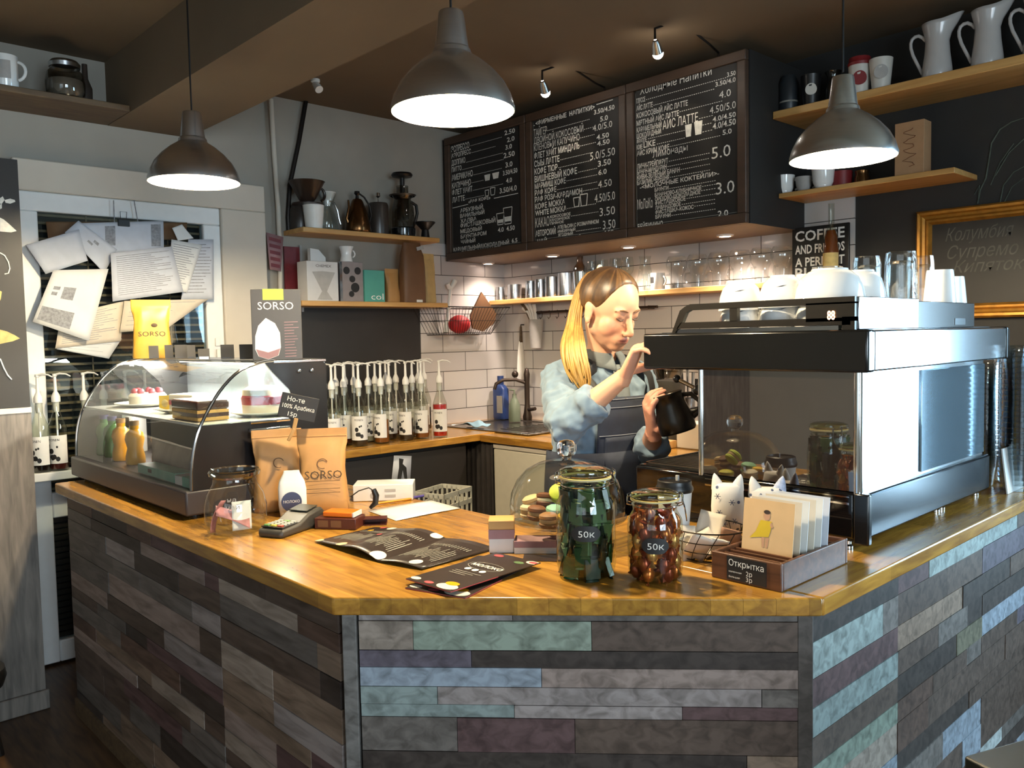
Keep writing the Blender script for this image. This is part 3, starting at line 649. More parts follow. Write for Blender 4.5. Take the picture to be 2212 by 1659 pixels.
# ================================================================= pendant lamps
mat('brushed_alu', '#dcdee0', 0.27, 1.0, var=0.04, scale=220, stretch=(0.05, 0.05, 1), bump=0.0)
M['brushed_alu'].node_tree.nodes['Principled BSDF'].inputs['Anisotropic'].default_value = 0.3
mat('shade_white', '#fbf6ea', 0.6, var=0.01)
glow('bulb_glow', '#ffdfae', 55)
def pendant(loc, label):
    t = thing('pendant_lamp', label, 'lamp', loc, group='aluminium pendant lamps over the bar')
    prof = [(0.150,0),(0.1495,0.010),(0.142,0.036),(0.126,0.066),(0.102,0.094),(0.075,0.117),(0.054,0.131),(0.0475,0.136),(0.0455,0.146),(0.0425,0.149),(0.041,0.151)]
    sh = MB().lathe(prof, 48).build('shade', 'brushed_alu', t, smooth=30)
    MB().lathe([(r-0.002, z) for r, z in prof[:-2]]+[(0.03,0.149),(0.0,0.149)], 48).build('shade_lining', 'shade_white', sh)
    MB().lathe([(0.041,0.151),(0.0400,0.158),(0.0305,0.232),(0.029,0.236),(0,0.237)], 36).build('neck', 'brushed_alu', t, smooth=30)
    MB().lathe([(0,-0.002),(0.018,0.002),(0.03,0.018),(0.03,0.032),(0.02,0.052),(0.014,0.075),(0.014,0.105)], 24, (0,0,0.04)).build('bulb', 'bulb_glow', t)
    MB().tube([(0,0,0.235),(0,0,CEIL-loc[2]-0.02)], 0.003, 6).build('cord', 'black_plastic', t)
    MB().lathe([(0,0),(0.04,0),(0.042,-0.03),(0.008,-0.045),(0,-0.045)], 20, (0,0,CEIL-loc[2]-0.001)).build('ceiling_rose', 'black_plastic', t)
    return t
LAMPS = [((-2.814,1.172,1.944),'aluminium pendant lamp hanging in front of the white framed door'), ((-1.572,1.296,1.944),'large-looking aluminium pendant lamp nearest the camera, over the bar corner'), ((-1.12,2.396,1.900),'aluminium pendant lamp hanging above the espresso machine')]
l0 = pendant(*LAMPS[0])
for p, lb in LAMPS[1:]:
    l1 = dup(l0, lb, p)
    for ch in COL.objects:
        if ch.parent == l1 and ch.name.startswith('cord'): ch.scale.z = (CEIL-p[2]-0.02)/(CEIL-l0.location.z-0.02)
        if ch.parent == l1 and ch.name.startswith('ceiling_rose'): ch.location.z += l0.location.z-p[2]
LP = (60, 62, 52)
for (p, lb), pw in zip(LAMPS, LP):
    light('pendant_light', 'POINT', (p[0], p[1], p[2]+0.035), pw, (1.0, 0.82, 0.54), 0.03)

# ================================================================= shelves
def shelf(name, lo, hi, m, label, cat='shelf'):
    o = MB().bb(lo, hi).build(name, m, bevel=0.003); return tag(o, label, cat)
LU0 = PX(655,490,WX+0.21).y; LU1 = PX(950,516,WX+0.21).y; LUZ = 1.978
LL0 = LU0-0.02; LL1 = PX(968,660,WX+0.21).y; LLZ = 1.603
shelf('wall_shelf', (WX+0.001, LU0, LUZ-0.026), (WX+0.21, LU1, LUZ), 'shelf_pine_y', 'upper pine shelf on the left wall holding coffee brewing gear')
shelf('wall_shelf', (WX+0.014, LL0, LLZ-0.026), (WX+0.21, LL1, LLZ), 'shelf_pine_y', 'lower pine shelf on the left wall holding boxes and kraft bags')
o = MB().bb((WX+0.0005, LU0-0.04, 1.02), (WX+0.010, yl-0.002, LLZ-0.028)).build('black_panel', 'blackboard'); tag(o, 'plain black panel on the left wall behind the pump bottles', 'panel')
CSY = WY-0.15; CSZ = 1.632
shelf('cup_shelf', (WX+0.014, CSY, CSZ-0.028), (-1.70, WY-0.0125, CSZ), 'shelf_pine_x', 'long pine shelf of mugs and glasses on the white tiles')
UY = 3.41; UZ = 2.372
shelf('wall_shelf', (VR+0.002, UY, UZ-0.034), (-0.42, WY-0.001, UZ), 'shelf_pine_x', 'upper pine shelf on the black wall with white pitchers')
DY = 3.46; DZ = 2.018
shelf('wall_shelf', (VR+0.002, DY, DZ-0.022), (PY(2062,385,DY).x, WY-0.001, DZ), 'shelf_pine_x', 'lower pine shelf on the black wall with small cups')
KX = PZ(0,195,2.39).x; KX2 = PZ(280,240,2.39).x
shelf('high_shelf', (WX+0.001, 0.2, 2.39), ((KX+KX2)/2, 1.283, 2.415), 'dark_shelf_wood', 'dark wooden shelf just under the ceiling at the far left')

# ================================================================= framed chalkboard and sign on the back wall
mat('gold_frame_paint', '#a9762c', 0.35, 0.55, var=0.25, scale=30)
GY = WY-0.032
g0 = PY(1978,458,GY); g1 = PY(1987,690,GY)
gx0, gz1, gz0 = g0.x, g0.z, g1.z; gx1 = -0.62
gf = thing('framed_chalkboard', 'chalkboard in an ornate gold frame on the black wall', 'chalkboard', (gx0, WY, gz0))
Wg, Hg = gx1-gx0, gz1-gz0
b = MB()
def ring(mb, ins0, ins1, y0, y1):
    o = [(ins0,ins0),(Wg-ins0,ins0),(Wg-ins0,Hg-ins0),(ins0,Hg-ins0)]; i = [(ins1,ins1),(Wg-ins1,ins1),(Wg-ins1,Hg-ins1),(ins1,Hg-ins1)]
    vs = [(a, y0, c) for a, c in o]+[(a, y1, c) for a, c in i]
    mb.add(vs, [(k, (k+1) % 4, 4+(k+1) % 4, 4+k) for k in range(4)])
prof = [(0,-0.001),(0,-0.026),(0.008,-0.036),(0.018,-0.034),(0.024,-0.024),(0.034,-0.02),(0.042,-0.028),(0.05,-0.028),(0.056,-0.018),(0.06,-0.012)]
for (a, ya), (c, yc) in zip(prof, prof[1:]): ring(b, a, c, ya, yc)
b.build('frame', 'gold_frame_paint', gf, smooth=0)
MB().bb((0.055,-0.012,0.055), (Wg-0.055,-0.002,Hg-0.055)).build('panel', 'blackboard', gf)
c = MB()
for txt, a, e, h in (('Колумбия',(2042,522),(2190,507),26),('Супремо',(2046,560),(2200,545),26),('Кипяток',(2058,590),(2215,576),24)):
    P0 = PY(*a, WY-0.0135)-Vector((gx0, WY, gz0)); P1 = PY(*e, WY-0.0135)-Vector((gx0, WY, gz0)); fit(c, txt, (P0.x, -0.0135, P0.z), P1.x-P0.x, h*0.0021, XB, shear=0.35)
mat('chalk_faint', '#5b5a54', 0.9, var=0.3, scale=30); c.build('chalk_lettering', 'chalk_faint', gf)
s0 = PY(1711,494,CSY+0.05); s1 = PY(1834,490,CSY+0.05); zs = PY(1716,606,CSY+0.05).z
sg = thing('wall_sign', 'black coffee and friends sign standing at the end of the cup shelf', 'sign', (s0.x, CSY+0.05, CSZ+0.001))
sw, sh = s1.x-s0.x, s0.z-CSZ-0.001
MB().bb((0,0,0), (sw,0.012,sh)).build('board', 'black_plastic', sg, bevel=0.002)
c = MB()
for i, (txt, hh) in enumerate((('COFFEE', 0.2), ('AND FRIENDS', 0.17), ('A PERFECT', 0.17), ('BLEND', 0.21))):
    zb = sh*(1-[0.26, 0.50, 0.74, 0.97][i]); fit(c, txt, (sw*0.06, -0.0012, zb), sw*0.87, sh*hh, XB, bold=0.02)
c.build('lettering', 'white_plastic', sg)
# faint chalk drawing on the wall to the far right
mat('chalk_green', '#5d665a', 0.9, var=0.3, scale=40)
d = MB()
dr = thing('wall_drawing', 'faint green chalk drawing on the black wall right of the lower shelf', 'drawing', (-1.1, WY-0.001, 2.1))
def wl(pts, r=0.004): d.tube([PY(x, y, WY-0.002)-Vector((-1.1, WY-0.001, 2.1)) for x, y in pts], r, 5, flat=0.3)
wl([(2112,440),(2118,410),(2130,385),(2136,350),(2142,310),(2160,280),(2185,264),(2212,255)], 0.006); wl([(2105,420),(2116,400),(2112,440)]); wl([(2150,380),(2180,330),(2212,300)], 0.005); wl([(2160,440),(2168,400),(2190,372),(2212,360)], 0.005)
wl([(2140,400),(2160,352),(2190,310)], 0.004); wl([(2170,436),(2186,404),(2212,385)], 0.004)
d.build('chalk_line', 'chalk_green', dr)
# ================================================================= papers hung on the door
def sheet(px, lab, m='white_paper', off=0.0, group='printed sheets hung on the door', lines=0, pic=None, name='paper_sheet', curl=0.004):
    X0 = WX+0.085+off*1.5
    q = [PX(x/3.687, 330+y/3.687, X0) for x, y in px]
    o = (q[0]+q[1]+q[2]+q[3])/4; b = MB()
    def f(s, t):
        p = q[0].lerp(q[1], s).lerp(q[3].lerp(q[2], s), t)-o; p.x += curl*math.sin(s*2.6+t*2.2+off*90)*(0.3+t); return tuple(p)
    b.grid(f, 8, 8); T = b.build(name, m, solid=0.0012); T.location = o; tag(T, lab, 'paper', group)
    if lines or pic:
        c = MB(); rg = random.Random(int(abs(px[0][0])))
        for i in range(lines):
            t0 = 0.08+0.84*i/lines; s1 = rg.uniform(0.6, 0.93); vs = []
            for k in range(9):
                s = 0.08+(s1-0.08)*k/8
                for dt in (0, 0.012): p = Vector(f(s, t0+dt)); p.x += 0.0022; vs.append(p)
            c.add(vs, [(2*k, 2*k+1, 2*k+3, 2*k+2) for k in range(8)])
        for (s0, t0, s1, t1) in (pic or []):
            def g(u, v): p = Vector(f(s0+(s1-s0)*u, t0+(t1-t0)*v)); p.x += 0.002; return p
            c.grid(g, 6, 6)
        c.build('print', 'print_grey', T)
    return T
mat('print_grey', '#8f9094', 0.8, var=0.3, scale=90)
mat('brown_card', '#6b5036', 0.8, var=0.1)
mat('paper_warm', '#d5c9b6', 0.8, var=0.04)
mat('paper_cool', '#c9ccd4', 0.8, var=0.04)
sheet([(365,548),(1490,556),(1480,690),(385,700)], 'brown cardboard backing board hanging behind the sheets on the door', 'brown_card', -0.012, name='backing_card', curl=0.0)
S_ = [MB(), MB()]
sheet([(640,560),(1300,543),(1310,800),(640,800)], 'wide sheet with two film strip drawings at the top of the papers on the door', 'paper_cool', 0.0, lines=0, pic=[(0.28,0.12,0.40,0.75),(0.84,0.10,0.96,0.78)])
sheet([(515,635),(625,540),(935,770),(830,960)], 'tilted sheet with small pictures behind the leftmost sheet on the door', 'paper_cool', 0.008, pic=[(0.45,0.4,0.55,0.52),(0.62,0.5,0.74,0.62)])
sheet([(205,735),(630,610),(700,860),(365,965)], 'plain tilted sheet leftmost among the papers on the door', 'paper_cool', 0.016)
sheet([(1500,690),(1700,690),(1705,1170),(1440,1175)], 'lined sheet at the right edge of the papers on the door', 'paper_cool', 0.006, lines=16)
sheet([(1365,690),(1612,735),(1490,1115),(1330,1080)], 'narrow tilted sheet of text right of the big middle sheet on the door', 'white_paper', 0.016, lines=18)
sheet([(1370,600),(1450,570),(1540,682),(1420,700)], 'small torn sheet near the top right of the papers on the door', 'white_paper', 0.022)
sheet([(880,800),(1370,745),(1458,1108),(900,1185)], 'large sheet of faint text in the middle of the door', 'paper_cool', 0.028, lines=20)
sheet([(990,1180),(1660,1165),(1330,1400),(955,1430)], 'warm toned sheet low on the door beneath the large middle sheet', 'paper_warm', 0.02, lines=6)
sheet([(480,1300),(990,1180),(965,1500),(440,1560)], 'long sheet hanging lowest on the door', 'paper_warm', 0.012, lines=14)
o = sheet([(480,1500),(970,1480),(870,1640),(450,1565)], 'curled bottom sheet under the lowest sheets on the door', 'white_paper', 0.006, lines=4)
sheet([(425,935),(865,925),(705,1500),(262,1345)], 'sheet with a dark printed photo, lower left on the door', 'white_paper', 0.034, lines=0, pic=[(0.05,0.68,0.62,0.93),(0.12,0.30,0.24,0.36),(0.12,0.40,0.22,0.46),(0.3,0.3,0.52,0.5)])
cl = thing('binder_clip', 'black binder clip holding the wide sheet on the door', 'clip', tuple(PX(985/3.687, 330+560/3.687, WX+0.09)))
MB().box((0,0,0), (0.014,0.05,0.03)).build('body', 'black_plastic', cl, bevel=0.002)
MB().tube([(0.0,-0.012,0.014),(0.004,-0.014,0.05),(0.004,0.014,0.05),(0,0.012,0.014)], 0.0015, 6).build('wire_handle', 'dark_metal', cl)
for a, e, lb in (((905,378),(912,560),'left'), ((1068,378),(1100,560),'right')):
    o = MB().tube([PX(a[0]/3.687, 330+a[1]/3.687, WX+0.075), PX(e[0]/3.687, 330+e[1]/3.687, WX+0.075)], 0.0022, 5).build('hanging_string', 'print_grey'); tag(o, lb+' one of two strings hanging from the top of the white door frame', 'string')

# ================================================================= reusable packages
mat('kraft', '#b98a52', 0.55, var=0.10, scale=14, bump=0.25)
mat('kraft_gold', '#c99a3c', 0.4, var=0.10, scale=14, bump=0.2)
mat('kraft_dark', '#6a4a30', 0.55, var=0.12, scale=12, bump=0.2)
mat('kraft_pale', '#c4a56c', 0.55, var=0.10)
mat('ink_brown', '#4a3a28', 0.7); mat('ink_black', '#1c1a19', 0.6); mat('ink_white', '#f2f0ea', 0.6)
def pouch(parent, w, d, h, m, sx=1.0, crumple=0.004, seed=1, name='pouch'):
    rg = random.Random(seed); rings = []; n = 28; prof = [(0,1.0,0.86),(0.04,1.02,1.0),(0.18,0.97,1.0),(0.36,0.93,0.94),(0.5,0.90,0.78),(0.62,0.88,0.64),(0.74,0.93,0.46),(0.83,0.99,0.24),(0.88,1.0,0.08),(0.9,1.0,0.05),(0.95,1.0,0.045),(1.0,1.0,0.04)]
    for t, kw, kd in prof:
        r = []
        for i in range(n):
            a = 2*PI*i/n; c, s_ = math.cos(a), math.sin(a); e = 0.55
            x = math.copysign(abs(c)**e, c)*w/2*kw; y = math.copysign(abs(s_)**e, s_)*d/2*kd
            k = crumple*(1 if 0.1 < t < 0.86 else 0)
            r.append((x+rg.uniform(-k,k)*0.6, y+rg.uniform(-k,k), t*h))
        rings.append(r)
    b = MB(); b.loft(rings); return b.build(name, m, parent, smooth=60)
def pouch_y(t, d):   # front of the pouch at height fraction t
    prof = [(0,0.86),(0.04,1.0),(0.18,1.0),(0.36,0.94),(0.5,0.78),(0.62,0.64),(0.74,0.46),(0.83,0.24),(0.88,0.08),(1,0.04)]
    for (a, u), (c, v) in zip(prof, prof[1:]):
        if a <= t <= c: return -(u+(v-u)*(t-a)/(c-a))*d/2
    return 0
def card_text(parent, items, m, name='lettering'):
    """items: (text, x, y_front, z, width, cap height) in the parent's frame, facing -y"""
    c = MB()
    for txt, x, y, z, w_, h_ in items: fit(c, txt, (x, y, z), w_, h_, XB)
    return c.build(name, m, parent)
def carton(name, label, cat, lo, size, rz, m, group=None):
    t = thing(name, label, cat, lo, rz, group); MB().bb((0,0,0), size).build('carton', m, t, bevel=0.0015); return t

# ================================================================= coffee gear on the upper left shelf
SX = WX+0.15
def onL(px, py=480, dx=0.0, z=LUZ): p = PX(px, py, SX+dx); return (SX+dx, p.y, z+0.0008)
mat('dark_ceramic', '#2b1f19', 0.3, var=0.1); mat('smoke_plastic', '#3a332e', 0.3, var=0.1); mat('bronze', '#6a4a2c', 0.22, 0.9, var=0.1)
glass('smoke_glass', '#b9b4aa', 1.5)
t = thing('paper_cup', 'white tapering cup under the dark dripper on the upper left shelf', 'cup', onL(678))
MB().lathe([(0,0),(0.043,0),(0.044,0.004),(0.055,0.118),(0.056,0.121),(0.053,0.121),(0.042,0.006),(0,0.006)], 28).build('cup', 'white_plastic', t)
p = onL(655, dx=-0.005); t = thing('coffee_dripper', 'dark coffee dripper cone sitting over the white cup', 'dripper', (p[0]+0.004, onL(675)[1]-0.026, LUZ+0.1225))
MB().lathe([(0.02,0.0),(0.08,0.0),(0.08,0.006),(0.03,0.008),(0.045,0.03),(0.09,0.115),(0.094,0.118),(0.086,0.118),(0.035,0.02),(0.02,0.004)], 28).build('cone', 'dark_ceramic', t)
MB().tube(arc((0.0,0.07,0.06), 0.035, -1.2, 1.9, 10, 'YZ'), 0.007, 8).build('handle', 'dark_ceramic', t)
t = thing('coffee_server', 'dark lidded coffee server at the left end of the upper left shelf', 'server', onL(648, dx=-0.09))
MB().lathe([(0,0),(0.05,0),(0.055,0.02),(0.05,0.11),(0.035,0.14),(0,0.145)], 24).build('body', 'smoke_plastic', t)
t = thing('glass_server', 'clear glass coffee server with a wavy silver handle on the upper left shelf', 'server', onL(708, dx=-0.04))
MB().lathe([(0,0),(0.05,0.0),(0.056,0.012),(0.05,0.07),(0.028,0.12),(0.026,0.13),(0.05,0.2)], 28).build('body', 'clear_glass', t)
MB().lathe([(0.014,0.135),(0.02,0.15),(0.048,0.205)], 24).build('filter_cone', 'white_paper', t)
MB().tube([(0.02,0.0,0.16),(0.02,0.03,0.15),(0.02,0.05,0.11),(0.02,0.057,0.07),(0.02,0.066,0.04)], 0.005, 8).build('handle', 'steel', t)
t = thing('gooseneck_kettle', 'small shiny bronze gooseneck kettle on the upper left shelf', 'kettle', onL(773))
MB().lathe([(0,0),(0.068,0),(0.072,0.01),(0.066,0.05),(0.052,0.11),(0.03,0.17),(0.022,0.18),(0,0.184)], 30).build('body', 'bronze', t)
MB().lathe([(0,0.18),(0.01,0.184),(0.008,0.2),(0.016,0.21),(0.014,0.222),(0,0.226)], 16).build('knob', 'black_plastic', t)
MB().tube([(0,0.006,0.215),(0,0.045,0.195),(0,0.08,0.15),(0,0.088,0.1),(0,0.07,0.05)], 0.005, 8).build('handle', 'dark_metal', t)
MB().tube([(0,-0.06,0.05),(0,-0.07,0.07),(0.02,-0.066,0.13),(0.03,-0.075,0.165)], [0.01,0.008,0.006,0.005], 8).build('spout', 'bronze', t)
t = thing('french_press', 'dark cylindrical french press in the middle of the upper left shelf', 'french press', onL(818, dx=-0.02))
MB().lathe([(0,0),(0.055,0),(0.056,0.004),(0.056,0.16),(0.05,0.175),(0,0.18)], 28).build('body', 'smoke_plastic', t)
MB().lathe([(0,0.18),(0.004,0.18),(0.004,0.205),(0.014,0.212),(0.012,0.232),(0,0.236)], 14).build('plunger_knob', 'chrome', t)
t = thing('coffee_press', 'glass coffee press with black base and tall black disc plunger on the upper left shelf', 'coffee maker', onL(871, dx=-0.01))
MB().lathe([(0,0.002),(0.066,0.002),(0.069,0.02),(0.07,0.044),(0.064,0.05),(0,0.05)], 28).build('base', 'black_gloss', t)
MB().lathe([(0.064,0.05),(0.066,0.09),(0.062,0.16),(0.05,0.2),(0.046,0.21),(0.062,0.232)], 28).build('jug', 'smoke_glass', t)
MB().lathe([(0.07,0.226),(0.078,0.234),(0.05,0.236),(0.046,0.22)], 28).build('collar', 'smoke_plastic', t)
MB().lathe([(0.034,0.1),(0.034,0.285)], 24).build('chamber', 'smoke_glass', t)
MB().lathe([(0,0.24),(0.014,0.24),(0.014,0.33),(0.055,0.336),(0.061,0.346),(0.055,0.357),(0,0.36)], 28).build('plunger', 'black_plastic', t)
MB().tube([(0,0.06,0.2),(0,0.095,0.185),(0,0.1,0.14),(0,0.085,0.09),(0,0.066,0.06)], 0.009, 8).build('handle', 'black_plastic', t)
t = thing('funnel', 'small black funnel at the right end of the upper left shelf', 'funnel', onL(918, dx=0.015))
MB().lathe([(0,0),(0.026,0),(0.022,0.03),(0.02,0.045),(0.06,0.086),(0.06,0.09),(0.016,0.05),(0,0.045)], 24).build('body', 'black_plastic', t)

# ================================================================= boxes and bags on the lower left shelf
def onLL(px, dx=0.0): p = PX(px, 640, SX+dx); return (SX+dx, p.y, LLZ+0.0008)
def yspan(a, c, dx=0.0): return PX(a, 620, SX+dx).y, PX(c, 620, SX+dx).y
mat('carton_white', '#cfcdcb', 0.5, var=0.03); mat('carton_grey', '#8d8280', 0.4, var=0.08); mat('carton_teal', '#4f9e8f', 0.45, var=0.03); mat('dark_red', '#6b2128', 0.5, var=0.15); mat('dusty_pink', '#a07a7c', 0.7, var=0.1); mat('pale_grey', '#a9a6a2', 0.7, var=0.08)
def boxL(name, label, a, c, z1, depth, m, dx=0.04):
    y0, y1 = yspan(a, c, dx); t = thing(name, label, 'box', (SX+dx, y0, LLZ+0.0008), PI/2); MB().bb((0,0,0), (y1-y0, depth, z1)).build('carton', m, t, bevel=0.0015); return t, y1-y0
t, w_ = boxL('filter_box', 'white coffee filter box with an hourglass picture on the lower left shelf', 664, 731, 0.205, 0.1, 'carton_white')
c = MB(); c.add([(w_*.16,-.001,.15),(w_*.5,-.001,.155),(w_*.9,-.001,.15),(w_*.62,-.001,.05),(w_*.8,-.001,.006),(w_*.3,-.001,.006),(w_*.46,-.001,.05)], [(0,1,2,3,4,5,6)]); c.build('print', 'pale_grey', t)
card_text(t, [('CHEMEX', w_*.28, -0.0012, 0.175, w_*.5, 0.014)], 'ink_brown')
t, w_ = boxL('machine_box', 'grey printed box with a silver edge on the lower left shelf', 737, 785, 0.212, 0.1, 'carton_grey', 0.03)
c = MB(); c.bb((-0.008,-0.002,0.0), (0.008,0.004,0.21)); c.build('edge_strip', 'chrome', t)
c = MB()
for x, z, r in ((.25,.165,.02),(.75,.165,.02),(.5,.12,.018),(.62,.075,.026),(.45,.04,.016)): c.cyl((w_*x,-0.0015,z), r, 0.0012, 16, xf=Matrix.Translation((w_*x,-0.0015,z)) @ Matrix.Rotation(PI/2,4,'X') @ Matrix.Translation((-w_*x,0.0015,-z)))
c.build('print', 'ink_black', t)
t = thing('small_cup', 'small white waisted cup standing on the grey printed box', 'cup', (SX+0.0, yspan(750,750)[0], LLZ+0.2135))
MB().lathe([(0,0),(0.034,0),(0.034,0.004),(0.028,0.035),(0.031,0.06),(0.04,0.082),(0.037,0.082),(0.026,0.04),(0,0.006)], 24).build('cup', 'white_gloss', t)
MB().tube(arc((0,0.036,0.045), 0.018, -1.4, 1.4, 8, 'YZ'), 0.004, 6).build('handle', 'white_gloss', t)
t, w_ = boxL('coffee_box', 'teal coffee box with pale lettering on the lower left shelf', 788, 831, 0.172, 0.09, 'carton_teal')
card_text(t, [('col', w_*.3, -0.0012, 0.012, w_*.62, 0.036)], 'ink_white')
t = thing('paper_filter_pack', 'white pack of paper filters propped behind the white filter box', 'paper filters', (SX-0.075, yspan(664,664,-.07)[0]+0.01, LLZ+0.0008), PI/2)
MB().prism([(0,0),(0.09,0),(0.09,0.235),(0.05,0.275),(0.0,0.28)], 0, 0.03, Matrix.Rotation(PI/2,4,'X')).build('pack', 'white_paper', t)
y_ = lambda px, dx=0: PX(px, 620, SX+dx).y
t = thing('coffee_bag', 'small kraft coffee bag beside the teal box on the lower left shelf', 'coffee bag', (SX-0.02, y_(851), LLZ+0.0008), PI/2)
pouch(t, 0.092, 0.05, 0.19, 'kraft', seed=3)
t = thing('coffee_bag', 'tall dark brown paper bag with a folded top on the lower left shelf', 'coffee bag', (SX+0.015, y_(890,.01), LLZ+0.0008), PI/2)
b = MB()
hh = [(0,.078,.035),(.05,.08,.038),(.2,.079,.036),(.27,.074,.03),(.30,.066,.018),(.335,.06,.012),(.34,.058,.01)]
rg = random.Random(5)
b.loft([[(math.copysign(abs(math.cos(a))**.5, math.cos(a))*w+rg.uniform(-.002,.002), math.copysign(abs(math.sin(a))**.5, math.sin(a))*d+rg.uniform(-.002,.002), z) for a in [2*PI*i/28 for i in range(28)]] for z, w, d in hh]); b.build('bag', 'kraft_dark', t, smooth=60)
MB().box((0.04,-0.028,0.31), (0.05,0.004,0.02), R=Matrix.Rotation(-0.25,3,'Y')).build('tin_tie', 'pale_grey', t)
t = thing('coffee_bag', 'pale gold foil bag at the right end of the lower left shelf', 'coffee bag', (SX-0.03, y_(926,-.03), LLZ+0.0008), PI/2)
pouch(t, 0.085, 0.06, 0.29, 'kraft_pale', seed=8)
o = MB().box((SX+0.045, y_(904,.045), LLZ+0.009), (0.02,0.042,0.015)).build('small_box', 'white_plastic', bevel=0.002); tag(o, 'tiny white box at the front edge of the lower left shelf', 'box')
q = [PX(*c_, WX+0.012) for c_ in ((613,532),(650,521),(655,650),(618,652))]
t = thing('wall_picture', 'dark red poster in a pale frame on the wall left of the shelf boxes', 'picture', (WX+0.006, q[0].y, LLZ-0.05))
h0 = q[0].z-(LLZ-0.05); w_ = q[1].y-q[0].y
MB().bb((-0.004,0,0), (0.008,w_-0.012,h0)).build('poster', 'dark_red', t)
MB().bb((-0.004,w_-0.012,0), (0.014,w_,h0+0.01)).build('frame_edge', 'pale_grey', t)
q = [PX(*c_, WX+0.06) for c_ in ((575,502),(612,512),(607,586),(583,582))]
o = MB(); cc = (q[0]+q[2])/2; o.add([v-cc for v in q], [(0,1,2,3)]); o = o.build('paper_pennant', 'dusty_pink', solid=0.002); o.location = cc; tag(o, 'dusty pink paper pennant with lettering hung on the pipe', 'pennant')
c = MB()
for k in range(5):
    t0 = 0.1+0.18*k; a = q[0].lerp(q[3], t0)-cc; e = q[1].lerp(q[2], t0)-cc
    c.add([a.lerp(e,.12)+Vector((.003,0,0)), a.lerp(e,.85)+Vector((.003,0,0)), a.lerp(e,.85)+Vector((.003,0,-.018)), a.lerp(e,.12)+Vector((.003,0,-.018))], [(0,1,2,3)])
c.build('lettering', 'dark_red' , o)

# ================================================================= pump syrup bottles
mat('label_white', '#e2dfda', 0.6, var=0.03); mat('pump_white', '#dedcd8', 0.4, var=0.02)
glass('bottle_glass', '#eef0ea', 1.5)
def liquid(name, col):
    m = mat(name, col, 0.15, var=0.05); return name
for k, c in (('syrup_clear', '#b9b49a'), ('syrup_brown', '#3c2113'), ('syrup_amber', '#8a4f20'), ('syrup_red', '#c42a20'), ('syrup_dark', '#1d1512'), ('syrup_plum', '#5a2420')): liquid(k, c)
def bottle(kind, loc, rz, label, group, fill=0.62, face=None, name='syrup_bottle'):
    t = thing(name, label, 'bottle', loc, rz, group)
    MB().lathe([(0,0.002),(0.036,0.0),(0.039,0.006),(0.039,0.168),(0.036,0.186),(0.026,0.215),(0.0165,0.245),(0.0155,0.285),(0.0165,0.292)], 22).build('bottle', 'bottle_glass', t)
    zf = 0.01+0.17*fill
    MB().lathe([(0,0.008),(0.034,0.008),(0.036,0.012),(0.036,zf),(0,zf)], 20).build('syrup', kind, t)
    lbl = MB().lathe([(0.0395,0.032),(0.0395,0.152)], 20, a0=-PI/2-1.35, a1=-PI/2+1.35).build('paper_label', 'label_white', t)
    c = MB(); R = 0.0402
    def onc(x, z): a = -PI/2+x/R; return (R*math.cos(a), R*math.sin(a), z)
    for w_ in (('M',-.026),('O',-.016),('N',-.006),('I',.004),('N',.010)):
        vs, fs = None, None
        c2 = MB(); fit(c2, w_[0], (w_[1],0,0.128), 0.008 if w_[0] != 'I' else 0.002, 0.011, XB)
        c.add([onc(v[0], v[2]) for v in c2.v], c2.f)
    for k in range(7):
        rg = random.Random(k+len(label)); x, z, r = rg.uniform(-.018,.018), rg.uniform(.05,.108), rg.uniform(.004,.010)
        c.add([onc(x+r*math.cos(a), z+r*1.2*math.sin(a)) for a in [2*PI*i/8 for i in range(8)]], [tuple(range(8))])
    c.build('label_print', 'ink_black', lbl)
    pm = MB().lathe([(0,0.293),(0.0175,0.293),(0.0175,0.315),(0.012,0.328),(0.007,0.338),(0.0055,0.40),(0.009,0.402),(0.009,0.412),(0,0.414)], 14)
    pm.tube([(0,0,0.407),(0.02,0,0.413),(0.045,0,0.410),(0.062,0,0.400)], [0.009,0.008,0.006,0.0045], 8, flat=0.6)
    pm.lathe([(0.004,0.03),(0.004,0.293)], 8); pm.lathe([(0.010,0.25),(0.012,0.26),(0.0125,0.293)], 10)
    pm.build('pump', 'pump_white', t)
    return t
GRP = 'pump syrup bottles on the left back worktop'
def place(px, row): x = (-3.53, -3.64, -3.75, -3.85)[row]; p = PX(px, 900, x); return (x, p.y, BZ+0.0008)
kinds = ['syrup_brown', 'syrup_clear', 'syrup_amber', 'syrup_dark', 'syrup_plum']
protos = {}
front = [(718,0,'syrup_brown'),(776,0,'syrup_dark'),(824,0,'syrup_amber'),(878,0,'syrup_dark'),(911,0,'syrup_amber')]
second = [(701,1,'syrup_clear'),(744,1,'syrup_plum'),(797,1,'syrup_clear'),(842,1,'syrup_brown'),(892,1,'syrup_amber')]
third = [(727,2,'syrup_amber'),(766,2,'syrup_clear'),(812,2,'syrup_plum'),(857,2,'syrup_amber'),(905,2,'syrup_clear')]
fourth = [(747,3,'syrup_brown'),(835,3,'syrup_clear'),(918,3,'syrup_brown')]
rowname = ['front row', 'second row', 'third row', 'back row']
rg = random.Random(3)
for row in (front, second, third, fourth):
    for i, (px, r, k) in enumerate(row):
        p = place(px, r); lb = 'pump syrup bottle, %s from the pastry case in the %s on the back worktop' % (ORD[i], rowname[r])
        rz = rg.choice([0.5, 1.0, 0.8, 0.7, 0.3]) + (PI/4)*0
        if k not in protos: protos[k] = bottle(k, p, rz, lb, GRP, fill=rg.uniform(.45,.9))
        else: dup(protos[k], lb, p, rz, GRP)
p = PX(951, 920, -3.5); bottle('syrup_red', (-3.5, p.y, BZ+0.0008), 0.75, 'red syrup bottle with white pump standing apart at the corner end of the back worktop', GRP, fill=0.98)
LX = WX+0.165
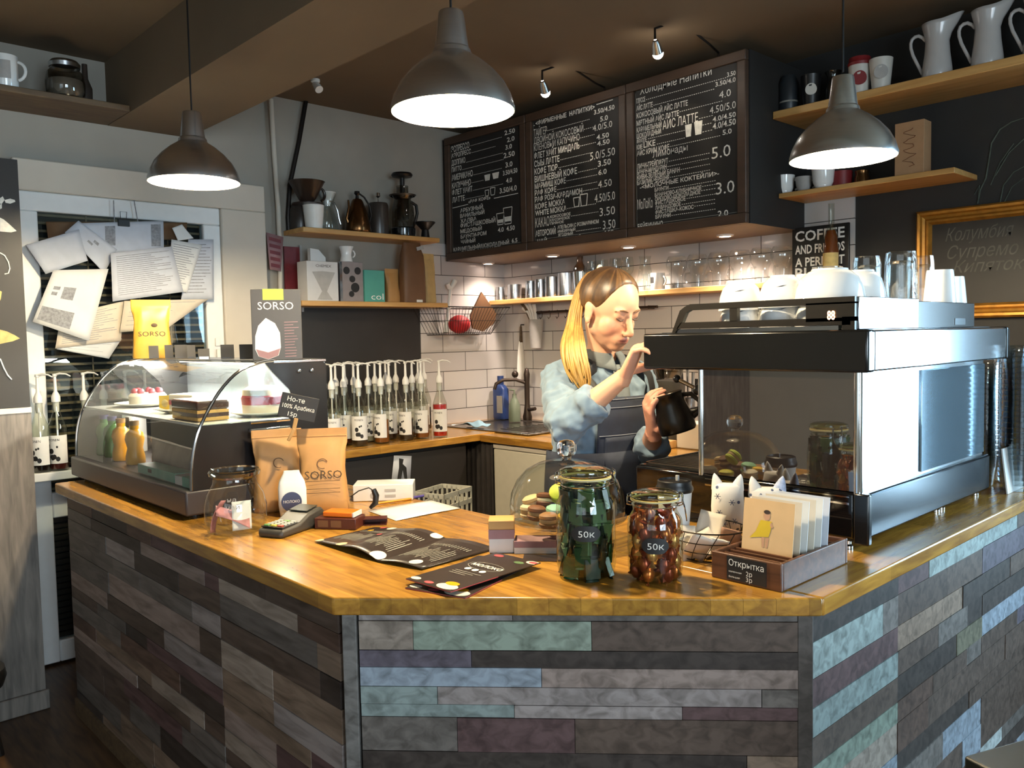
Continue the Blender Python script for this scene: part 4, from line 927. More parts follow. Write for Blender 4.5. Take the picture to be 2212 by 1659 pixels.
o = MB().bb((WX+0.072, 0.84, 0.83), (WX+0.17, 1.9, 0.866)).build('ledge', 'pvc_white', bevel=0.004); tag(o, 'narrow white ledge in front of the door carrying bottles', 'ledge')
for i, (px, k, rz, lb) in enumerate(((87,'syrup_dark',0.9,'pump syrup bottle nearest the chalkboard on the ledge before the door'),(125,'syrup_plum',1.0,'dark red pump syrup bottle second from the chalkboard on the ledge'),(186,'syrup_clear',1.0,'pump syrup bottle at the left end of the pastry case on the ledge'),(228,'syrup_clear',0.6,'left one of three pump bottles seen through the pastry case glass'),(276,'syrup_amber',0.8,'middle one of three pump bottles seen through the pastry case glass'),(318,'syrup_clear',0.4,'right one of three pump bottles seen through the pastry case glass'))):
    p = PX(px, 950, WX+0.121); dup(protos[k], lb, (WX+0.121, p.y, 0.8665), rz, 'pump bottles on the ledge by the door')

# ================================================================= pastry case
mat('case_black', '#1a1819', 0.3, var=0.05, coat=0.2); mat('case_grey', '#3b3638', 0.4, var=0.05); mat('case_back', '#b9c4cc', 0.25, 0.3, var=0.05)
glow('led_strip', '#fff1dc', 9)
glass('case_glass', '#eef3f1', 1.5)
CX0, CX1 = -3.50, -2.375; CY0, CY1 = 0.925, 1.40; CZ0 = HT+0.008
pc = thing('pastry_case', 'curved glass pastry display case with black base on the left arm of the bar', 'display case', (CX0, CY0, HT))
L = CX1-CX0
b = MB(); b.bb((0,0,0.012), (L,CY1-CY0,0.085)); b.build('base', 'case_grey', pc, bevel=0.006)
b = MB()
for x in (0.06, L-0.06):
    for y in (0.05, CY1-CY0-0.05): b.cyl((x,y,0.0005), 0.018, 0.012, 12)
b.build('foot', 'black_plastic', pc)
gp = [(0.02,0.085),(0.025,0.17),(0.045,0.25),(0.085,0.325),(0.13,0.385),(0.185,0.43),(0.25,0.45),(0.30,0.454)]
def sm(P, k=3):
    out = []
    for i in range(len(P)-1):
        for j in range(k):
            t = j/k; p0, p1, p2, p3 = P[max(i-1,0)], P[i], P[i+1], P[min(i+2,len(P)-1)]
            out.append(tuple(0.5*((2*b_)+(-a+c)*t+(2*a-5*b_+4*c-d)*t*t+(-a+3*b_-3*c+d)*t**3) for a, b_, c, d in zip(p0,p1,p2,p3)))
    return out+[P[-1]]
G = sm(gp)
b = MB(); b.loft([[(0.008,y,z),(L-0.008,y,z)] for y, z in G], closed=False); b.build('front_glass', 'case_glass', pc)
b = MB(); b.bb((0,0.29,0.446), (L,CY1-CY0,0.456)); b.build('top_panel', 'steel', pc, bevel=0.002)
b = MB(); b.bb((0.01,CY1-CY0-0.012,0.085), (L-0.01,CY1-CY0,0.446)); b.build('back_door', 'case_back', pc)
EY = CY1-CY0
RYZ = Matrix(((0,0,1,0),(1,0,0,0),(0,1,0,0),(0,0,0,1)))   # (y,z,x) -> mesh
for x in (0.003, L-0.009):
    e = MB(); e.prism([(y,z) for y, z in G]+[(EY-0.10,0.448),(EY-0.10,0.272),(0.05,0.272)], x, x+0.006, RYZ) if False else e.prism([(0.052,0.272)]+[(y,z) for y, z in G if z > 0.272]+[(EY-0.16,0.448),(EY-0.10,0.272)], x, x+0.006, RYZ)
    e.build('end_glass', 'case_glass', pc)
    e = MB(); e.prism([(0.0215,0.085)]+[(y,z) for y, z in G if 0.085 < z < 0.272]+[(0.052,0.272),(EY-0.10,0.272),(EY-0.13,0.36),(EY-0.19,0.42),(EY-0.215,0.45),(EY-0.02,0.456),(EY,0.435),(EY,0.085)], x-0.001, x+0.007, RYZ)
    ep = e.build('end_panel', 'case_black', pc)
    e = MB(); e.tube([(x+0.003,y,z) for y, z in G], 0.005, 8); e.build('edge_trim', 'chrome', pc)
e = MB()
for y in (EY-0.055, EY-0.10): e.lathe([(0,0.006),(0.006,0.005),(0.0075,0)], 12, xf=Matrix.Translation((L-0.002, y, 0.42)) @ Matrix.Rotation(PI/2,4,'Y'))
e.build('screws', 'chrome', ep)
e = MB(); e.tube([(L+0.012,0.2,0.245),(L+0.012,0.33,0.245)], 0.006, 8); e.tube([(L+0.012,0.2,0.27),(L+0.012,0.33,0.27)], 0.006, 8); e.build('vent_bars', 'chrome', ep)
MB().bb((0.012,0.06,0.266), (L-0.012,EY-0.014,0.274)).build('shelf', 'white_gloss', pc)
MB().bb((0.03,EY-0.05,0.436), (L-0.03,EY-0.03,0.445)).build('light_strip', 'led_strip', pc)
MB().bb((L*0.52,0.10,0.086), (L-0.012,EY-0.016,0.264)).build('cooling_unit', 'case_black', pc, bevel=0.004)
light('case_light', 'AREA', (CX0+L/2, CY0+EY-0.09, HT+0.43), 13, (1.0, 0.92, 0.8), L-0.1, (CX0+L/2, CY0+0.2, HT+0.25), sy=0.03)
light('added_case_fill', 'AREA', (CX0+L/2, CY0+0.2, HT+0.262), 3, (1.0, 0.92, 0.8), L-0.1, (CX0+L/2, CY0+0.16, HT+0.1), sy=0.03)  # added fill under the shelf to brighten the bottles, no fitting there
# --- what is inside the case
def inC(x, y, z): return (CX0+x, CY0+y, HT+z)
def pC(px, py, z, dz=0): p = PZ(px, py, HT+z); return p
mat('cream', '#f3e6d2', 0.5, var=0.04, sss=0.1); mat('berry', '#8d2f3e', 0.45, var=0.25, scale=60); mat('choc', '#3a1f14', 0.4, var=0.15); mat('sponge', '#c79a55', 0.7, var=0.15, scale=60, bump=0.3); mat('custard', '#e6c13c', 0.4, var=0.05)
SZ = 0.2745
pl = []
for i, (px, py, lb) in enumerate(((290,868,'white cake plate at the left end inside the pastry case'),(395,878,'white cake plate in the middle inside the pastry case'),(560,884,'white cake plate at the right end inside the pastry case'))):
    P = PY(px, py, CY0+0.22); t = thing('cake_plate', lb, 'plate', ((CX0+0.2, P.x+0.03, CX1-0.15)[i], CY0+(0.22, 0.22, 0.325)[i], HT+SZ+0.0008), group='cake plates in the pastry case')
    MB().lathe([(0,0),(0.07,0),(0.108,0.012),(0.110,0.015),(0.07,0.006),(0,0.006)], 32).build('plate', 'white_gloss', t); pl.append(t)
def onP(i, dx, dy): l = pl[i].location; return (l.x+dx, l.y+dy, l.z+0.0066)
t = thing('cream_cake', 'white cream cake with pink top on the left plate in the pastry case', 'cake', onP(0,0.03,0))
MB().lathe([(0,0),(0.066,0),(0.068,0.035),(0.06,0.045),(0,0.047)], 28).build('cake', 'cream', t)
b = MB()
for k in range(7): b.sph((0.045*math.cos(k*.9),0.045*math.sin(k*.9),0.052), 0.013, 10, 6)
b.build('berries', 'berry', t)
t = thing('cream_cake', 'slice of white cake with red filling on the middle plate in the pastry case', 'cake', onP(1,0.02,0), 0.4)
MB().prism([(-.06,-.03),(.06,-.04),(.05,.05),(-.05,.05)],0,0.02).build('base', 'cream', t, bevel=0.003); MB().prism([(-.06,-.03),(.06,-.04),(.05,.05),(-.05,.05)],0.02,0.036).build('filling', 'berry', t); MB().prism([(-.06,-.03),(.06,-.04),(.05,.05),(-.05,.05)],0.036,0.056).build('topping', 'cream', t, bevel=0.004)
t = thing('price_tag', 'small yellow tag standing on the middle plate in the pastry case', 'tag', onP(1,-0.06,-0.05), 0.7); MB().box((0,0,0.025),(0.045,0.002,0.05)).build('card', 'custard', t); MB().sph((0,-0.002,0.022),(0.012,0.002,0.014)).build('emblem', 'chalk_gold', t)
P = PY(478, 870, CY0+0.2); t = thing('chocolate_cake', 'long layered chocolate cake inside the pastry case', 'cake', (-2.575, CY0+0.135, HT+SZ+0.0008), 0.0)
MB().bb((-.10,-.05,0),(.10,.05,.012)).build('sponge', 'sponge', t, bevel=0.002); MB().bb((-.10,-.05,.012),(.10,.05,.024)).build('filling', 'choc', t); MB().bb((-.10,-.05,.024),(.10,.05,.034)).build('sponge', 'sponge', t); MB().bb((-.102,-.052,.034),(.102,.052,.062)).build('icing', 'choc', t, bevel=0.006)
t = thing('berry_cake', 'cream cake with a red berry band on the right plate in the pastry case', 'cake', onP(2,0.0,0.0))
MB().lathe([(0,0),(0.067,0),(0.067,0.03)],28).build('base','cream',t); MB().lathe([(0.068,0.03),(0.070,0.055),(0.066,0.06)],28).build('berry_band','berry',t); MB().lathe([(0.066,0.06),(0.063,0.078),(0.045,0.088),(0,0.09)],28).build('topping','cream',t)
mat('juice_orange', '#e8a208', 0.3, var=0.03); mat('bottle_green', '#3f6a38', 0.25, var=0.1); mat('cap_blue', '#3a3a6a', 0.4); mat('teal_tray', '#5aa18c', 0.5, var=0.08); mat('cork', '#b08a58', 0.8, var=0.1)
def jbottle(px, m, cap, label, y, name='juice_bottle', h=0.155):
    P = PY(px, 990, CY0+y); t = thing(name, label, 'bottle', ({205:-3.44,228:-3.345,318:-2.99,284:-3.13}.get(px, P.x), CY0+y, HT+0.0858), group='bottles in the bottom of the pastry case')
    MB().lathe([(0,0),(0.03,0),(0.033,0.006),(0.032,0.03),(0.026,0.058),(0.033,0.09),(0.028,0.112),(0.015,0.125),(0.015,0.145)], 20).build('bottle', m, t)
    MB().cyl((0,0,0.139), 0.0165, 0.016, 16).build('cap', cap, t); return t
jbottle(205, 'bottle_green', 'cap_blue', 'green bottle at the left end of the pastry case bottom', 0.11, 'drink_bottle')
jbottle(228, 'bottle_green', 'cap_blue', 'green bottle next to the orange juice in the pastry case', 0.11, 'drink_bottle')
a = jbottle(264, 'juice_orange', 'cork', 'left one of two orange juice bottles in the pastry case', 0.10)
dup(a, 'right one of two orange juice bottles in the pastry case', tuple(PY(293, 990, CY0+0.10).to_2d())+(HT+0.0858,))
jbottle(318, 'syrup_plum', 'cork', 'dark red drink bottle right of the orange juice in the pastry case', 0.16, 'drink_bottle')
jbottle(284, 'syrup_clear', 'cap_blue', 'pale drink bottle behind the orange juice in the pastry case', 0.23, 'drink_bottle')
t = thing('drink_carton', 'white patterned drink carton at the left end of the pastry case', 'carton', (-3.43, CY0+0.22, HT+0.0858), 0.3); MB().bb((-.035,-.03,0),(.035,.03,.15)).build('carton','white_paper',t,bevel=0.002); c = MB(); c.box((0.005,-.0308,.05),(.03,.001,.06)); c.box((0.0,-.0308,.12),(.02,.001,.04)); c.build('print','ink_brown',t)
P0 = PY(305, 1030, CY0+0.045); P1 = PY(385, 1060, CY0+0.045)
t = thing('snack_box', 'flat teal snack box lying in the front of the pastry case', 'box', (P0.x, CY0+0.035, HT+0.0858)); MB().bb((0,0,0),(P1.x-P0.x,0.06,0.03)).build('carton','teal_tray',t,bevel=0.002); MB().box(((P1.x-P0.x)*.35,-0.0006,0.017),(.03,.001,.012)).build('print','ink_black',t)
t = thing('snack_box', 'pale snack box right of the teal one in the pastry case', 'box', (P1.x+0.01, CY0+0.032, HT+0.0858)); MB().bb((0,0,0),(0.11,0.06,0.028)).build('carton','carton_white',t,bevel=0.002); MB().bb((0.06,-0.001,0),(0.111,0.061,0.029)).build('sleeve','teal_tray',t)

# ================================================================= things standing on the pastry case
TZ = HT+0.4565
def onT(px, y): p = PY(px, 782, y); return (p.x, y, TZ)
cang = math.atan2(1.2, -2.8)+PI/2   # facing the camera
def fc(x, y): return math.atan2(y, x)-PI/2
p = onT(331, 1.228); t = thing('coffee_bag', 'golden lit coffee pouch standing on top of the pastry case', 'coffee bag', p, fc(p[0], p[1]))
pouch(t, 0.148, 0.075, 0.235, 'kraft_gold', seed=21)
card_text(t, [('SORSO', -0.05, pouch_y(0.42,0.075)-0.003, 0.088, 0.1, 0.02)], 'ink_brown')
MB().sph((0.01, pouch_y(0.56,0.075)-0.001, 0.132), (0.012,0.003,0.008)).build('emblem', 'ink_brown', t)
p = onT(601, 1.245); t = thing('coffee_box', 'tall grey coffee box with a lime label and white pouch picture on the pastry case', 'box', p, fc(p[0], p[1])+0.03)
bw, bh = 0.152, 0.222
mat('carton_char', '#4b4640', 0.4, var=0.04); mat('lime', '#b7cf4a', 0.5, var=0.03)
MB().bb((-bw/2,0,0),(bw/2,0.06,bh)).build('carton','carton_char',t,bevel=0.0015)
MB().bb((-0.04,-0.0008,bh-0.034),(0.023,0.002,bh+0.0006)).build('lime_label','lime',t)
card_text(t, [('SORSO', -0.056, -0.0012, bh-0.064, 0.108, 0.025)], 'ink_white')
c = MB(); c.add([(-.068+0.078*u, -0.0011, z) for u, z in ((.0,.035),(.12,.012),(.5,.002),(.9,.014),(1,.04),(.98,.085),(.8,.115),(.45,.132),(.15,.108),(.02,.075))], [tuple(range(10))]); c.build('pouch_picture','ink_white',t)
c = MB(); c.add([(-.066+0.074*u, -0.0013, z) for u, z in ((.0,.035),(.12,.012),(.5,.003),(.9,.014),(1,.036),(.5,.024))], [tuple(range(6))]); c.build('pouch_picture_base','dusty_pink',t)
c = MB()
for k in range(13):
    rg_ = random.Random(k); strip(c, (0.022,-0.0012,0.118-0.009*k), (0.022+rg_.uniform(.025,.045),-0.0012,0.119-0.009*k), 0.0022, XB)
c.build('small_print','dusty_pink',t)
for i, (px, y, h_, w_, lb) in enumerate(((333,1.2,0.05,0.036,'small black price card in front of the golden coffee pouch'),(366,1.235,0.052,0.03,'black price card first to the right of the golden coffee pouch'),(392,1.25,0.052,0.045,'black price card second to the right of the golden coffee pouch'),(414,1.26,0.05,0.03,'black price card third to the right of the golden coffee pouch'),(441,1.27,0.036,0.04,'low black price card with a white top edge on the pastry case'),(492,1.27,0.05,0.045,'black price card second left of the grey coffee box'),(533,1.27,0.05,0.045,'black price card next to the grey coffee box'))):
    p = onT(px, y); t = thing('price_card', lb, 'price card', p, fc(p[0], p[1])+0.1, group='price cards on the pastry case')
    MB().box((0,0,h_/2),(w_,0.0025,h_), R=Matrix.Rotation(-0.12,3,'X')).build('card','blackboard',t); MB().box((0,0.006,0.003),(w_*.8,0.02,0.006)).build('stand','chrome' if i == 4 else 'black_plastic',t)

# ================================================================= high shelf at the far left
p = PD(8, 150, 3.55)
def onK(px, py): q = PZ(px, py, 2.417); return q
def highx(px, x): q = PX(px, 200, x); return (x, q.y, 2.4155)
hx = (KX+KX2)/2-0.06
p = highx(14, hx); t = thing('mug', 'white printed mug on the high shelf at the far left', 'mug', p, 0.8)
MB().lathe([(0,0),(0.043,0),(0.045,0.005),(0.045,0.125),(0.042,0.125),(0.042,0.008),(0,0.008)],28).build('cup','white_gloss',t); MB().tube(arc((0.045,0,0.065),0.036,-1.35,1.35,10),0.006,8).build('handle','white_gloss',t)
MB().lathe([(0.0454,0.03),(0.0454,0.1)],16,a0=-2.2,a1=-0.6).build('print','pale_grey',t)
p = highx(142, hx); t = thing('storage_jar', 'round glass jar with a shiny lid on the high shelf at the far left', 'jar', p)
MB().lathe([(0,0),(0.06,0),(0.072,0.015),(0.075,0.06),(0.068,0.1),(0.055,0.115),(0.055,0.125)],28).build('jar','smoke_glass',t); MB().lathe([(0,0.002),(0.06,0.004),(0.07,0.03),(0.066,0.07),(0,0.08)],20).build('contents','pale_grey',t); MB().lathe([(0.058,0.122),(0.06,0.138),(0.05,0.15),(0,0.152)],24).build('lid','steel',t)
p = highx(185, hx-0.02); t = thing('bottle_opener', 'dark slender bottle beside the jar on the high shelf', 'bottle', p)
MB().lathe([(0,0),(0.026,0),(0.027,0.06),(0.012,0.1),(0.011,0.16),(0,0.162)],18).build('bottle','smoke_plastic',t)
t.name = 'slender_bottle'
# ================================================================= things on the bar worktop
ZT = HT+0.0006
def onB(px, py): p = PZ(px, py, HT); return (p.x, p.y, ZT)
def cam_rz(p): return math.atan2(p[1], p[0])-PI/2     # turns local -y towards the photographer
# tip jar
p = onB(511, 1150); t = thing('tip_jar', 'round glass tip jar with a few banknotes at the left of the bar', 'jar', p, cam_rz(p))
MB().lathe([(0,0.003),(0.055,0.0),(0.074,0.008),(0.081,0.03),(0.082,0.075),(0.074,0.108),(0.058,0.135),(0.056,0.15),(0.066,0.158),(0.068,0.168),(0.063,0.172)], 40).build('jar', 'clear_glass', t)
MB().lathe([(0.057,0.152),(0.066,0.158),(0.0685,0.166),(0.064,0.173),(0.058,0.17)], 40).build('rim', 'clear_glass', t)
card_text(t, [('на', -0.02, -0.0815, 0.098, 0.022, 0.012), ('чай', -0.024, -0.083, 0.078, 0.034, 0.013)], 'pale_grey', 'etched_lettering')
mat('note_pink', '#b0777c', 0.7, var=0.2, scale=50); mat('note_green', '#93a08a', 0.7, var=0.2, scale=50)
def note(m, label, loc, rz, fn, kind='banknote'):
    b = MB(); b.grid(fn, 8, 8); o = b.build(kind, m, solid=0.0006); o.location = loc; o.rotation_euler = (0,0,rz); tag(o, label, kind.replace('_', ' ')); return o
note('note_pink', 'pinkish banknote curled against the left side of the tip jar', (p[0],p[1],p[2]+0.006), cam_rz(p), lambda s, t: (-0.066+0.012*s+0.03*t*t, -0.03+0.05*s, 0.004+0.085*t-0.01*s))
note('note_pink', 'dark pink banknote leaning across the bottom of the tip jar', (p[0],p[1],p[2]+0.006), cam_rz(p), lambda s, t: (-0.05+0.085*s, -0.035+0.03*t+0.02*math.sin(3*s), 0.05-0.042*s+0.022*t))
note('white_paper', 'white slip of paper standing inside the tip jar', (p[0],p[1],p[2]+0.006), cam_rz(p), lambda s, t: (-0.01+0.05*s, -0.02+0.02*t+0.012*s, 0.002+0.075*t), 'paper_slip')
# kraft coffee bags
for px, lb, rz_, sd in ((603, 'left kraft coffee pouch behind the tip jar, without visible name', 0.12, 31), (701, 'right kraft coffee pouch with dark lettering beside the pale box on the bar', -0.05, 37)):
    q = onB(px, 1101 if px < 650 else 1104); t = thing('coffee_bag', lb, 'coffee bag', q, cam_rz(q)+rz_)
    H_ = 0.247 if px < 650 else 0.251
    pouch(t, 0.148, 0.082, H_, 'kraft', seed=sd, crumple=0.004)
    b = MB(); b.bb((-0.072,-0.0035,H_*0.9),(0.072,0.0035,H_*0.915)); b.build('zip_seal', 'kraft', t, bevel=0.001)
    if px > 650:
        card_text(t, [('SORSO', -0.052, pouch_y(0.45,0.082)-0.003, 0.104, 0.108, 0.025)], 'ink_brown')
        c = MB()
        for z in (0.098, 0.075, 0.063): strip(c, (-0.05, -0.0425, z), (0.05, -0.0425, z), 0.0014, XB)
        c.build('small_print', 'ink_brown', t)
    c = MB(); c.tube([(0.0+0.015*math.cos(a), pouch_y(0.60,0.082)-0.003+(0.148+0.014*math.sin(a)-0.148)*0.28, 0.148+0.014*math.sin(a)) for a in [0.4+2*PI*i/20 for i in range(16)]], 0.0013, 5); c.build('emblem', 'kraft_dark', t)
# milk sugar packet with round sticker
mat('sticker_blue', '#3a3f5e', 0.5, var=0.05)
q = onB(633, 1113); t = thing('paper_packet', 'small white paper packet with a round dark blue sticker on the bar', 'packet', q, cam_rz(q)+0.05)
b = MB(); b.loft([[(x*w_, y*d_, z) for x, y in rrect(2, 2, 0.4)] for z, w_, d_ in ((0,.036,.022),(.03,.04,.026),(.08,.04,.024),(.102,.036,.016),(.125,.024,.005),(.133,.022,.004))]); b.build('packet', 'white_paper', t, smooth=50)
c = MB(); X = Matrix.Translation((-0.004,-0.0268,0.045)) @ Matrix.Rotation(PI/2,4,'X'); c.cyl((0,0,0),0.029,0.0012,32,xf=X); c.build('sticker','sticker_blue',t)
card_text(t, [('МОЛОКО', -0.027, -0.0285, 0.042, 0.046, 0.008)], 'ink_white')
# chalk price tag clipped to the bag
q0 = PD(645, 880, 2.42); t = thing('price_tag', 'small chalked price tag tilted above the kraft coffee pouches', 'price tag', tuple(q0), rot=Euler((0, 0.24, cam_rz(q0)), 'XYZ'))
MB().box((0,0,0), (0.108,0.003,0.072)).build('tag', 'blackboard', t, bevel=0.0015)
card_text(t, [('Но-те', -0.036, -0.0022, 0.014, 0.05, 0.014), ('100% Арабика', -0.046, -0.0022, -0.007, 0.092, 0.013), ('15р', -0.026, -0.0022, -0.029, 0.026, 0.013)], 'chalk', 'chalk_lettering')
b = MB(); b.box((0.0,0.0,-0.05),(0.012,0.012,0.036)); b.box((-0.004,-0.002,-0.082),(0.009,0.01,0.04), R=Matrix.Rotation(0.25,3,'Y')); b.build('clip', 'cork', t, bevel=0.002)
# card terminal
mat('terminal_grey', '#393733', 0.45, var=0.05); mat('key_grey', '#a9a79c', 0.5); mat('key_green', '#6f9a52', 0.5); mat('key_red', '#b5452f', 0.5); mat('key_yellow', '#c9b03e', 0.5); mat('screen_dark', '#33352f', 0.25)
a_, c_ = PZ(566, 1163, HT), PZ(668, 1128, HT); dv = (c_-a_); rz = math.atan2(dv.y, dv.x); q = (a_+c_)/2+CR*0.018
t = thing('card_terminal', 'grey handheld card payment terminal with coloured keys on the bar', 'card terminal', (q.x, q.y, ZT), rz)
b = MB(); S = [(-0.098,0.012,0.036),(-0.09,0.022,0.041),(-0.02,0.026,0.042),(0.02,0.044,0.042),(0.075,0.052,0.041),(0.098,0.036,0.036)]
b.loft([[(x, y*w_, (h_ if k else 0.0)) for y, k in ((-1,0),(1,0),(1,1),(-1,1))] for x, h_, w_ in S]); b.build('body', 'terminal_grey', t, bevel=0.007, seg=3, smooth=60)
b = MB(); b.box((-0.052,0,0.0255),(0.07,0.07,0.003)); kp = b.build('keypad_plate','black_plastic',t,bevel=0.001)
for i in range(5):
    for j in range(3):
        m_ = 'key_grey' if i > 0 else ('key_red','key_yellow','key_green')[j]
        if i == 4 and j == 1: m_ = 'key_green'
        MB().box((-0.078+0.0135*i,-0.022+0.022*j,0.0285),(0.0095,0.016,0.005)).build('key', m_, kp, bevel=0.0015)
MB().box((0.046,0,0.0515),(0.05,0.06,0.003),R=Matrix.Rotation(-0.14,3,'Y')).build('screen','screen_dark',t,bevel=0.001)
# chocolates
mat('choc_wrap', '#4a1f16', 0.4, var=0.15); mat('orange_wrap', '#e0701a', 0.45, var=0.05)
q = onB(735, 1138); t = thing('chocolate_box', 'dark brown chocolate box lying on the bar behind the terminal', 'chocolate box', q, 0.62); MB().bb((-.06,-.035,0),(.06,.035,.03)).build('carton','choc_wrap',t,bevel=.002)
c = MB(); c.bb((-.05,-.0358,.006),(-.02,-.035,.024)); c.bb((-.012,-.0358,.006),(.018,-.035,.024)); c.build('print','kraft_dark',t)
q2 = (q[0]+0.002, q[1]+0.005, ZT+0.031); t = thing('chocolate_bar', 'orange wrapped chocolate bar lying on the dark brown chocolate box', 'chocolate bar', q2, 0.55); MB().bb((-.045,-.026,0),(.045,.026,.014)).build('wrapper','orange_wrap',t,bevel=.003); MB().bb((.0445,-.026,.001),(.048,.026,.013)).build('end_flap','white_paper',t)
q = onB(772, 1140); t = thing('chocolate_sleeve', 'small open dark brown cardboard sleeve right of the chocolate box', 'sleeve', (q[0]-0.01,q[1]+0.05,ZT), 0.9)
b = MB(); b.bb((-.045,-.02,0),(.045,.02,.002)); b.bb((-.045,-.02,.016),(.045,.02,.018)); b.bb((-.045,.018,0),(.045,.02,.018)); b.build('sleeve','choc_wrap',t)
# headset
q = onB(765, 1108); t = thing('headset', 'black curved headset lying on the bar in front of the white box', 'headset', (q[0],q[1]+0.03,ZT), cam_rz(q))
MB().tube([(-0.035,0,0.045),(-0.01,0,0.062),(0.02,0,0.07),(0.034,0,0.06)], 0.002, 6).build('headband', 'black_plastic', t)
MB().tube([(0.034,0,0.064),(0.041,0,0.045),(0.038,0,0.022),(0.022,0,0.008)], [0.008,0.010,0.009,0.005], 10).build('ear_hook', 'black_plastic', t)
# white printed box, pencil, pen, paper
q = onB(886, 1082); t = thing('printed_box', 'long white printed box lying behind the paper on the bar', 'box', (q[0],q[1]+.012,ZT), 0.86)
MB().bb((-.19,0.0,0),(.0,.10,.052)).build('carton','white_paper',t,bevel=.002)
c = MB(); c.bb((-.09,-.001,.03),(-.055,0,.038)); c.bb((-.09,-.001,.012),(-.055,0,.02)); c.cyl((0,0,0),.011,.001,16,xf=Matrix.Translation((-.125,0,.018)) @ Matrix.Rotation(PI/2,4,'X')); c.build('print','pale_grey',t)
mat('pencil_yellow','#c98a14',0.4); mat('pen_violet','#5a4f9a',0.4)
a_, c_ = PZ(808,1092,HT), PZ(892,1080,HT); t = thing('pencil','yellow pencil lying between the paper and the white box','pencil',(a_.x,a_.y,ZT+0.0042),math.atan2((c_-a_).y,(c_-a_).x)); Lp=(c_-a_).length
MB().tube([(0.014,0,0),(Lp,0,0)],0.0042,6).build('shaft','pencil_yellow',t); MB().tube([(0,0,0),(0.014,0,0)],[0.0006,0.0042],8).build('tip','cork',t)
a_, c_ = PZ(882,1079,HT), PZ(906,1075,HT); t = thing('pen','violet pen end sticking out beyond the yellow pencil','pen',(a_.x+.004,a_.y+.014,ZT+0.004),math.atan2((c_-a_).y,(c_-a_).x)); MB().tube([(0,0,0),((c_-a_).length,0,0)],0.004,8).build('barrel','pen_violet',t)
qs = [PZ(*k, ZT+0.0012) for k in ((796,1104),(932,1081),(995,1098),(856,1125))]; cc = sum(qs, Vector())/4
b = MB(); b.grid(lambda s, t: tuple(qs[0].lerp(qs[1],s).lerp(qs[3].lerp(qs[2],s),t)-cc+Vector((0,0,0.0015*math.sin(s*PI)))), 6, 6); o = b.build('paper_sheet','white_paper',solid=0.0006); o.location=cc; tag(o,'blank white sheet of paper lying on the bar','paper')
# crate on the inner shelf
MB().bb((-2.7,IN-0.04,0.655),(-1.95,IN+0.26,0.675)).build('inner_shelf','dark_shelf_wood',bc)
mat('crate_grey','#a9a698',0.5,var=0.04)
q = PY(915,1090,IN+0.08); t = thing('plastic_crate','light grey slotted plastic crate just behind the bar','crate',(q.x-0.01,IN+0.045,0.6755),0.3)
b = MB(); cw, cd, ch = 0.125, 0.17, 0.215
for x0,y0,x1,y1 in ((0,0,cw,.004),(0,cd-.004,cw,cd),(0,0,.004,cd),(cw-.004,0,cw,cd)):
    b.bb((x0,y0,0),(x1,y1,.05)); b.bb((x0,y0,.10),(x1,y1,.125)); b.bb((x0,y0,.16),(x1,y1,.175)); b.bb((x0,y0,.20),(x1,y1,ch))
    n = 6
    for k in range(n+1):
        X0, Y0 = x0+(x1-x0-.006)*k/n if x1-x0 > .01 else x0, y0+(y1-y0-.006)*k/n if y1-y0 > .01 else y0
        b.bb((X0,Y0,.04),(X0+(.006 if x1-x0>.01 else .004),Y0+(.006 if y1-y0>.01 else .004),ch-.005))
b.bb((0,0,0),(cw,cd,.004)); b.build('basket','crate_grey',t,smooth=0)
# leaflets
mat('menu_print','#2d2420',0.35,var=0.12,scale=40,coat=0.15); mat('menu_back','#2a1d18',0.5); mat('menu_cup','#d9b488',0.5,var=0.25,scale=40); mat('menu_cream','#e2d5c2',0.5,var=0.1); mat('menu_rose','#a3454a',0.5,var=0.2); mat('menu_green','#4d6a40',0.6)
Z8 = lambda x, y: (640+x/3.687, 960+y/3.687)
def PZ8(x, y, z=ZT): return PZ(*Z8(x, y), z)
lo = [PZ8(145,780),PZ8(365,850),PZ8(650,940),PZ8(1000,1003)]; hi = [PZ8(625,668),PZ8(870,706),PZ8(1190,755),PZ8(1590,838)]
cc = sum(lo+hi, Vector())/8; cc.z = ZT
def fold(s, t):
    k = min(2.999, s*3); i = int(k); f = k-i
    p = lo[i].lerp(lo[i+1], f).lerp(hi[i].lerp(hi[i+1], f), t)-cc
    p.z = 0.003+[0.009*f, 0.009*(1-f)+0.010*math.sin(PI*f), 0.006*math.sin(PI*f)][i]; return p
b = MB(); b.grid(lambda s, t: tuple(fold(s, t)), 30, 10); t_ = b.build('menu_leaflet','menu_print',solid=0.0008); t_.location=cc; tag(t_,'long dark folded menu leaflet spread open on the bar','leaflet')
c = MB(); rg = random.Random(9)
for i in range(3):
    for k in range(13):
        f = (i+0.12+0.06*k)/3; a0 = rg.uniform(.2,.3); a1 = rg.uniform(.5,.62)
        for e0, e1 in ((a0,a1),(.68,.76)):
            vs = []
            for j in range(6):
                for ds in (0,.006): q = fold(f+ds, e0+(e1-e0)*j/5)+Vector((0,0,.0012)); vs.append(q)
            c.add(vs, [(2*j,2*j+1,2*j+3,2*j+2) for j in range(5)])
c.build('small_print','chalk_dim',t_)
